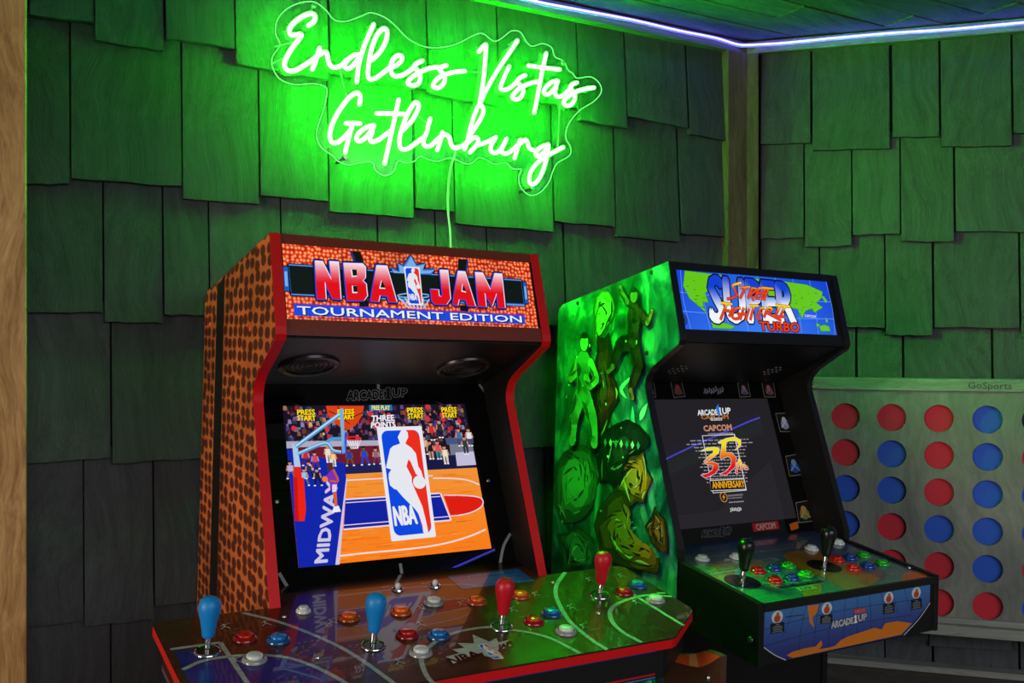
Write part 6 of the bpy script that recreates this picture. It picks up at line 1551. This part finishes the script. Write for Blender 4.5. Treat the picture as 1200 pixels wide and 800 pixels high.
for i in range(7):
    a_ = bl.lerp(br, (i + 0.1) / 7); b_ = tl.lerp(tr, (i + 0.7) / 7)
    scr.stroke([tuple(a_.lerp(b_, rnd.uniform(0, 0.3))), tuple(a_.lerp(b_, 0.5) + Vector((0.003, 0))), tuple(a_.lerp(b_, rnd.uniform(0.7, 1.0)))], 0.0022, (200, 200, 204))
so_ = scr.build('screen', print_mat('game_screen', emit=0.95, rough=0.015), RS); so_['label'] = 'dim title screen with lettering'
# control deck
dS = 0.122; AX = deck_axes(dS)
def dk2(b): return -0.591 + (b + 0.0144) * dS
pl = [(0.0105, -0.0600), (0.0105, -0.2705), (0.4795, -0.2705), (0.4795, -0.0600), (0.4735, -0.0600), (0.4735, 0.036), (0.0165, 0.036), (0.0165, -0.0600)]
bm = bmesh.new()
A = [bm.verts.new(L3(p_[0], p_[1], dk2(p_[1]) - 0.0012)) for p_ in pl]; B = [bm.verts.new(L3(p_[0], p_[1], dk2(p_[1]) - 0.020)) for p_ in pl]
f1 = bm.faces.new(A); f2 = bm.faces.new(list(reversed(B)))
for i in range(len(pl)): bm.faces.new((A[i], B[i], B[(i + 1) % len(pl)], A[(i + 1) % len(pl)]))
bm.normal_update(); bmesh.ops.triangulate(bm, faces=[f1, f2], ngon_method='EAR_CLIP')
deck = obj('control_deck', bm, M_BLACK, RS); deck['label'] = 'two player control deck printed with a world map'
art = Art(Vector((0, -0.0144, -0.591)) + OFF, (1, 0, 0), (0, 1, dS), -0.0009)
kk = 1.0 / math.sqrt(1 + dS * dS)
def pl3(p_): return (p_[0], (p_[1] + 0.0144) / kk)
def mapc(p_):
    return mixc(mixc((26, 130, 104), (70, 84, 116), (p_[0] - 0.06) / 0.35), (40, 44, 84), (p_[1] + 0.10) / 0.12)
nx, ny = 12, 8
gx0, gx1, gy0, gy1 = 0.0110, 0.4790, pl3((0, -0.2695))[1], pl3((0, -0.0600))[1]
art.raw([(gx0 + (gx1 - gx0) * i / nx, gy0 + (gy1 - gy0) * j / ny) for j in range(ny + 1) for i in range(nx + 1)], [(j * (nx + 1) + i, j * (nx + 1) + i + 1, (j + 1) * (nx + 1) + i + 1, (j + 1) * (nx + 1) + i) for j in range(ny) for i in range(nx)], mapc)
art.raw([(0.018, gy1), (0.472, gy1), (0.472, pl3((0, 0.034))[1]), (0.018, pl3((0, 0.034))[1])], [(0, 1, 2, 3)], mapc); art.up()
for i in range(1, 10): art.stroke([(gx0 + (gx1 - gx0) * i / 10 + 0.02, gy0), (gx0 + (gx1 - gx0) * i / 10, (gy0 + gy1) / 2), (gx0 + (gx1 - gx0) * i / 10 - 0.01, gy1)], 0.0009, (14, 44, 52))
for j in range(1, 6): art.stroke([(gx0, gy0 + (gy1 - gy0) * j / 6), (gx1, gy0 + (gy1 - gy0) * j / 6 + 0.01)], 0.0009, (14, 44, 52), smooth=False)
art.up()
for k, c in (('land1', (126, 110, 50)), ('land2', (150, 94, 34)), ('land3', (150, 120, 40)), ('land4', (190, 84, 30))):
    pts = [(q[0], q[1]) for q in catmull([(p_[0], p_[1], 0) for p_ in T['sd_' + k]], 3, True)]
    art.poly([(min(max(q[0], gx0), gx1), min(max(q[1], gy0), gy1)) for q in pts], c, art.L)
art.up()
art.stroke(T['sd_line'], 0.0014, (150, 156, 170), smooth=False)
art.poly(T['sd_bar'], (14, 16, 18)); art.up()
for k, t_, c in (('kick1', 'KICK', (150, 190, 130)), ('kick2', 'KICK', (120, 130, 126)), ('punch', 'PUNCH', (120, 140, 130))):
    art.poly(T['sd_' + k], c); q = [Vector(p_) for p_ in T['sd_' + k]]; c_ = sum(q, Vector((0, 0))) / 4
    art.text(t_, [tuple(c_ + (p_ - c_) * 0.66) for p_ in q], (20, 26, 24), art.L + 1, bold=0.03)
bl, br, tr, tl = [Vector(p_) for p_ in T['sd_bar']]
for i in range(3):
    q = [tuple(bl.lerp(br, (i + 0.15) / 3).lerp(tl.lerp(tr, (i + 0.15) / 3), 0.3)), tuple(bl.lerp(br, (i + 0.85) / 3).lerp(tl.lerp(tr, (i + 0.85) / 3), 0.3)), tuple(bl.lerp(br, (i + 0.85) / 3).lerp(tl.lerp(tr, (i + 0.85) / 3), 0.75)), tuple(bl.lerp(br, (i + 0.15) / 3).lerp(tl.lerp(tr, (i + 0.15) / 3), 0.75))]
    art.text(('LIGHT', 'MEDIUM', 'HEAVY')[i], q, (130, 134, 130), art.L + 1)
art.build('deck_print', print_mat('map_art_under_acrylic', rough=0.3, coat=1.0), deck)
# cheeks, front panel
for a0, a1, b0 in ((-0.002, 0.0100, -0.277), (0.480, 0.492, -0.277)):
    pts = [(-0.0605, dk2(-0.0605) + 0.004), (b0, dk2(b0) + 0.004), (b0, -0.730), (-0.0605, -0.712)]
    ck = cprism('deck_cheek', pts, a0, a1, M_BLACK, RS, bev=0.001)
    if a0 < 0:
        for bb_, cc_ in ((-0.2566, -0.688),):
            obj('bolt', lathe_bm(bmesh.new(), [(0, 0.0026), (0.0035, 0.0024), (0.0062, 0.001), (0.0065, 0)], 18, Vector((a0, bb_, cc_)) + OFF, (Vector((0, 1, 0)), Vector((0, 0, 1)), Vector((-1, 0, 0)))), M_STEEL, ck, smooth=True)
fp = cprism('deck_front', [(-0.2745, -0.625), (-0.2745, -0.7295), (-0.2665, -0.7295), (-0.2665, -0.625)], 0.0105, 0.4795, M_BLACK, RS)
cprism('front_lip', [(-0.2768, dk2(-0.2768) + 0.0015), (-0.2768, dk2(-0.2768) - 0.012), (-0.2710, dk2(-0.2710) - 0.012), (-0.2710, dk2(-0.2710) + 0.0015)], 0.0105, 0.4795, M_EDGE, RS)
art = plane_art((0, -0.2745, -0.6225), (0, 0, 1), base=0.0003)
P = T['sf_art']
def seaf(p_): return mixc((44, 40, 112), (58, 110, 170), (p_[1] + 0.107) / 0.09)
ap = [(0.0125, -0.013), (0.4675, -0.013), (0.4675, -0.0498), (0.390, -0.104), (0.0675, -0.105), (0.0125, -0.0745)]
art.poly(ap, seaf, cuts=[-0.086, -0.066, -0.046, -0.026]); art.up()
for i in range(12):
    x = 0.035 + i * 0.0365; t = (x - 0.24) * 0.35
    lo_ = -0.1030 if 0.08 < x + t * 0.6 < 0.385 else -0.060
    art.stroke([(x - t * 0.2, -0.0135), (x + t * 0.05, -0.047), (x + t * 0.2, lo_)], 0.0009, (20, 26, 60))
for c in (-0.038, -0.067): art.stroke([(0.014, c - 0.006), (0.13, c + 0.002), (0.25, c + 0.004), (0.41, c)], 0.0009, (20, 26, 60))
art.up()
for k in ('ant', 'sam'): art.poly([(q[0], min(-0.0135, max(q[1], -0.1042))) for q in T['sf_' + k]], (206, 112, 22), art.L)
art.up()
for i in (1, 2, 3, 4):
    q = T['sf_circ%d' % i][0]
    q = (q[0], min(q[1], -0.0250)); art.ellipse(q, 0.0138, 0.0112, (196, 200, 206), n=20); art.ellipse((q[0], q[1] - 0.003), 0.0080, 0.0070, (176, 60, 36), art.L + 1, 14); art.ellipse((q[0] + 0.001, q[1] + 0.0045), 0.0038, 0.0040, (150, 92, 60), art.L + 2, 12)
    b4 = [Vector(p_) for p_ in T['sf_box%d' % i]]
    art.poly([tuple(p_) for p_ in b4], (14, 15, 18))
    for j in range(5):
        y = 0.14 + j * 0.17; x0_ = 0.12 + (j % 2) * 0.06
        l_ = b4[0].lerp(b4[3], y); r_ = b4[1].lerp(b4[2], y)
        if j == 4: x0_ = 0.36
        art.stroke([tuple(l_.lerp(r_, x0_)), tuple(l_.lerp(r_, 1 - x0_))], 0.0014, (116, 120, 126), art.L + 1, smooth=False)
art.up(3)
brand(art, T['sf_brand'], (20, 22, 30), (228, 230, 234), 0.10, 0.075)
art.poly(T['sf_cap'], (186, 24, 30)); art.up(); art.text('CAPCOM', T['sf_cap_t'], (220, 200, 200), bold=0.02)
art.stroke([(0.0125, -0.0745), (0.0386, -0.0912), (0.0675, -0.105)], 0.0018, (190, 194, 200)); art.stroke([(0.390, -0.104), (0.435, -0.077), (0.4675, -0.0498)], 0.0018, (190, 194, 200))
bl, br, tr, tl = [Vector(p_) for p_ in T['sf_txt']]; x = 0
while x < 0.95:
    w_ = rnd.uniform(0.06, 0.14); art.stroke([tuple(bl.lerp(br, x)), tuple(bl.lerp(br, min(1, x + w_)))], 0.0018, (26, 30, 60), smooth=False); x += w_ + 0.04
art.build('front_print', print_mat('satin_print', rough=0.4), fp)
DO = Vector((0, -0.0144, -0.591)) + OFF
def dloc2(p_): return DO + AX[0] * p_[0] + AX[1] * p_[1] - AX[2] * 0.0002
BT2 = {k: button_parts(0.0152, ('deep_' + k, c), False, AX) for k, c in (('red', (206, 10, 12)), ('blue', (16, 56, 150)), ('white', (200, 204, 210)), ('green', (22, 170, 20)))}
for k, a, b_ in T['sd_btn']: place_button(BT2[k], RS, dloc2((a, b_)), k + ' push button')
M_BATK = mat('black_bat', (14, 15, 15), 0.28)
for p_ in T['sd_joy']: joystick(RS, dloc2(p_), AX, M_BATK, 'black bat top joystick', 1.10, ring=False, plate=0.034)
for p_ in T['sd_screw']:
    o = obj('deck_screw', lathe_bm(bmesh.new(), [(0, 0.0026), (0.0035, 0.0024), (0.0048, 0)], 12, (0, 0, 0), AX), M_STEEL, RS, smooth=True); o.location = dloc2(p_)

# ------------------------------------------------------------------ four-in-a-row game board on the right
PX, PZ = 0.1172, 0.0981
c11 = Vector(T['c4_c11']); HR = 0.0370
YB = 0.09
gm = MR @ Matrix.Translation((0.63, YB - 0.015, 0.42))
gb = thing('game_board', 'grey wooden four-in-a-row game board with round holes against the shingle wall', 'game', gm)
goff = Vector((-0.63, -(YB - 0.015), -0.42))
bm = bmesh.new()
xs0 = c11.x - PX / 2 - 0.012; zs1 = c11.y + PZ / 2 + 0.026
NC, NR = 7, 6
seg = 24
def ring_cell(bm, x0, x1, z0, z1, cx, cz, r, y):
    sq = []
    for i in range(seg):
        a = 2 * math.pi * i / seg; dx, dz = math.cos(a), math.sin(a)
        tx = ((x1 - cx) / dx if dx > 1e-6 else (x0 - cx) / dx if dx < -1e-6 else 1e9); tz = ((z1 - cz) / dz if dz > 1e-6 else (z0 - cz) / dz if dz < -1e-6 else 1e9)
        t = min(tx, tz); sq.append((cx + dx * t, cz + dz * t))
    # snap corners
    for X_, Z_ in ((x0, z0), (x1, z0), (x1, z1), (x0, z1)):
        j = min(range(seg), key=lambda k: (sq[k][0] - X_) ** 2 + (sq[k][1] - Z_) ** 2); sq[j] = (X_, Z_)
    F = [bm.verts.new((p_[0], y, p_[1])) for p_ in sq]; H = [bm.verts.new((cx + r * math.cos(2 * math.pi * i / seg), y, cz + r * math.sin(2 * math.pi * i / seg))) for i in range(seg)]
    D = [bm.verts.new((cx + r * math.cos(2 * math.pi * i / seg), y - 0.009, cz + r * math.sin(2 * math.pi * i / seg))) for i in range(seg)]
    for i in range(seg):
        j = (i + 1) % seg
        bm.faces.new((F[i], F[j], H[j], H[i])); bm.faces.new((H[i], H[j], D[j], D[i]))
xl, xr_ = c11.x - 0.0675, c11.x + PX * 6 + 0.0675
zt, zb = c11.y + 0.0735, c11.y - PZ * 5 - 0.047
for i in range(NC):
    for j in range(NR):
        cx, cz = c11.x + PX * i, c11.y - PZ * j
        ring_cell(bm, (xl if i == 0 else cx - PX / 2) + goff.x, (xr_ if i == NC - 1 else cx + PX / 2) + goff.x, (zb if j == NR - 1 else cz - PZ / 2) + goff.z, (zt if j == 0 else cz + PZ / 2) + goff.z, cx + goff.x, cz + goff.z, HR, YB + goff.y)
obj('front_panel', bm, M_PLY, gb)
def gbox(name, x0, x1, y0, y1, z0, z1, m, bev=0.002): return box(name, x0 + goff.x, x1 + goff.x, y0 + goff.y, y1 + goff.y, z0 + goff.z, z1 + goff.z, m, gb, None, bev)
tr_ = gbox('top_rail', xl - 0.03, xr_ + 0.03, YB - 0.052, YB + 0.006, zt, 1.2005, M_GRAYH)
gbox('side_rail', xl - 0.030, xl, YB - 0.05, YB + 0.004, 0.40, zt - 0.001, M_GRAYW); gbox('side_rail', xr_, xr_ + 0.030, YB - 0.05, YB + 0.004, 0.40, zt - 0.001, M_GRAYW)
gbox('bottom_rail', xl, xr_, YB - 0.05, YB + 0.030, 0.527, zb - 0.003, M_GRAYH)
gbox('lower_molding', xl, xr_, YB + 0.0005, YB + 0.010, zb - 0.003, zb + 0.012, M_GRAYH, 0.001)
gbox('leg', xl - 0.030, xl, YB - 0.045, YB, 0.02, 0.398, M_GRAYW); gbox('leg', xr_, xr_ + 0.030, YB - 0.045, YB, 0.02, 0.398, M_GRAYW)
gbox('foot', xl - 0.030, xl, YB - 0.09, YB + 0.20, -0.015, 0.019, M_GRAYW); gbox('foot', xr_, xr_ + 0.030, YB - 0.09, YB + 0.20, -0.035, 0.019, M_GRAYW)
obj('knob', lathe_bm(bmesh.new(), [(0, 0.02), (0.005, 0.019), (0.0072, 0.015), (0.006, 0.010), (0.003, 0.008), (0.003, 0)], 18, Vector((xl - 0.015, YB + 0.004, 1.178)) + goff, (Vector((1, 0, 0)), Vector((0, 0, 1)), Vector((0, 1, 0)))), M_GRAYW, gb, smooth=True)
# raised lettering on the top rail (drawn left-handed frame: x along the wall, y out)
vs, fs = text_mesh('GoSports', 0.02)
q = T['c4_txt']
me = bpy.data.meshes.new('lettering')
me.from_pydata([(q[0][0] + (q[1][0] - q[0][0]) * x + goff.x, YB + 0.0066 + goff.y, q[0][1] + (q[2][1] - q[0][1]) * y + goff.z) for x, y in vs], [], fs)
lt = link_mesh('lettering', me, mat('dark_stamp', (52, 58, 52), 0.6), tr_)
# discs
grid = ['RRBB..', 'RBBRR.', 'RRRBRR', 'BBBBBR', '.RBBRB']
cnames = ['first', 'second', 'third', 'fourth', 'fifth']; rnames = ['top', 'second', 'third', 'fourth', 'fifth', 'bottom']
M_DR = mat('red_disc', (206, 26, 50), 0.5, noise=0.12, scale=900, bump=0.05); M_DB = mat('blue_disc', (26, 84, 204), 0.5, noise=0.12, scale=900, bump=0.05)
dm = {}
for ch, m in (('R', M_DR), ('B', M_DB)):
    bm = lathe_bm(bmesh.new(), [(0, 0.0), (0.0405, 0.0), (0.0415, 0.001), (0.0415, 0.006), (0.0405, 0.007), (0, 0.007)], 36, (0, 0, 0), (Vector((1, 0, 0)), Vector((0, 0, 1)), Vector((0, 1, 0))))
    bmesh.ops.recalc_face_normals(bm, faces=bm.faces); me = bpy.data.meshes.new('game_disc'); bm.to_mesh(me); bm.free(); me.materials.append(m); dm[ch] = me
for ci, colm in enumerate(grid):
    for ri, ch in enumerate(colm):
        if ch == '.': continue
        o = bpy.data.objects.new('game_disc', dm[ch]); COL.objects.link(o)
        o.matrix_world = MR @ Matrix.Translation((c11.x + PX * ci, YB - 0.0175, c11.y - PZ * ri))
        tag(o, '%s disc in the %s row, %s column from the left of the game board' % ('red' if ch == 'R' else 'blue', rnames[ri], cnames[ci]), 'game piece', 'discs in the four-in-a-row board')

# ------------------------------------------------------------------ brown stand with a curved orange top between the cabinets
SM = CAB_R.to_4x4(); SM.translation = Vector(FRONT_S) + CAB_R @ Vector((-0.16, -0.295, -1.479))
st_ = thing('wooden_stand', 'dark brown stand with an orange crescent at its top, tucked beside the black cabinet', 'stand', SM)
SB = -0.295
def sp2(q): return (q[0] - SB, q[1] + 1.479)
top = [sp2(q) for q in T['stand_top']]
poly = [(top[0][0], 0.0)] + top + [(top[-1][0], 0.0)]
body = prism('body', poly, 0, 0.0, 0.012, mat('brown_laminate', (74, 48, 34), 0.35, noise=0.2, scale=30), st_)
art = Art((0, 0, 0), (0, -1, 0), (0, 0, 1), 0.0004)
lo_ = [sp2(q) for q in T['stand_low']]
lo2 = [(p_.x, p_.y) for p_ in catmull([(q_[0], q_[1], 0) for q_ in lo_], 5)]
ring = [(q_[0], q_[1] - 0.0006) for q_ in top[1:]] + list(reversed(lo2))
art.poly([(-q[0], q[1]) for q in ring], (206, 84, 34)); art.up()
art.poly([(-q[0], q[1]) for q in (sp2(p_) for p_ in T['stand_band'])], (206, 150, 90))
o = art.build('curved_print', print_mat('satin_print', rough=0.4), body); o['label'] = 'orange crescent with a pale band at the top'
q = sp2(T['stand_bolt'])
obj('bolt', lathe_bm(bmesh.new(), [(0, 0.003), (0.003, 0.0028), (0.0055, 0.0012), (0.006, 0)], 18, (0, q[0], q[1]), (Vector((0, 1, 0)), Vector((0, 0, 1)), Vector((-1, 0, 0)))), M_STEEL, st_, smooth=True)
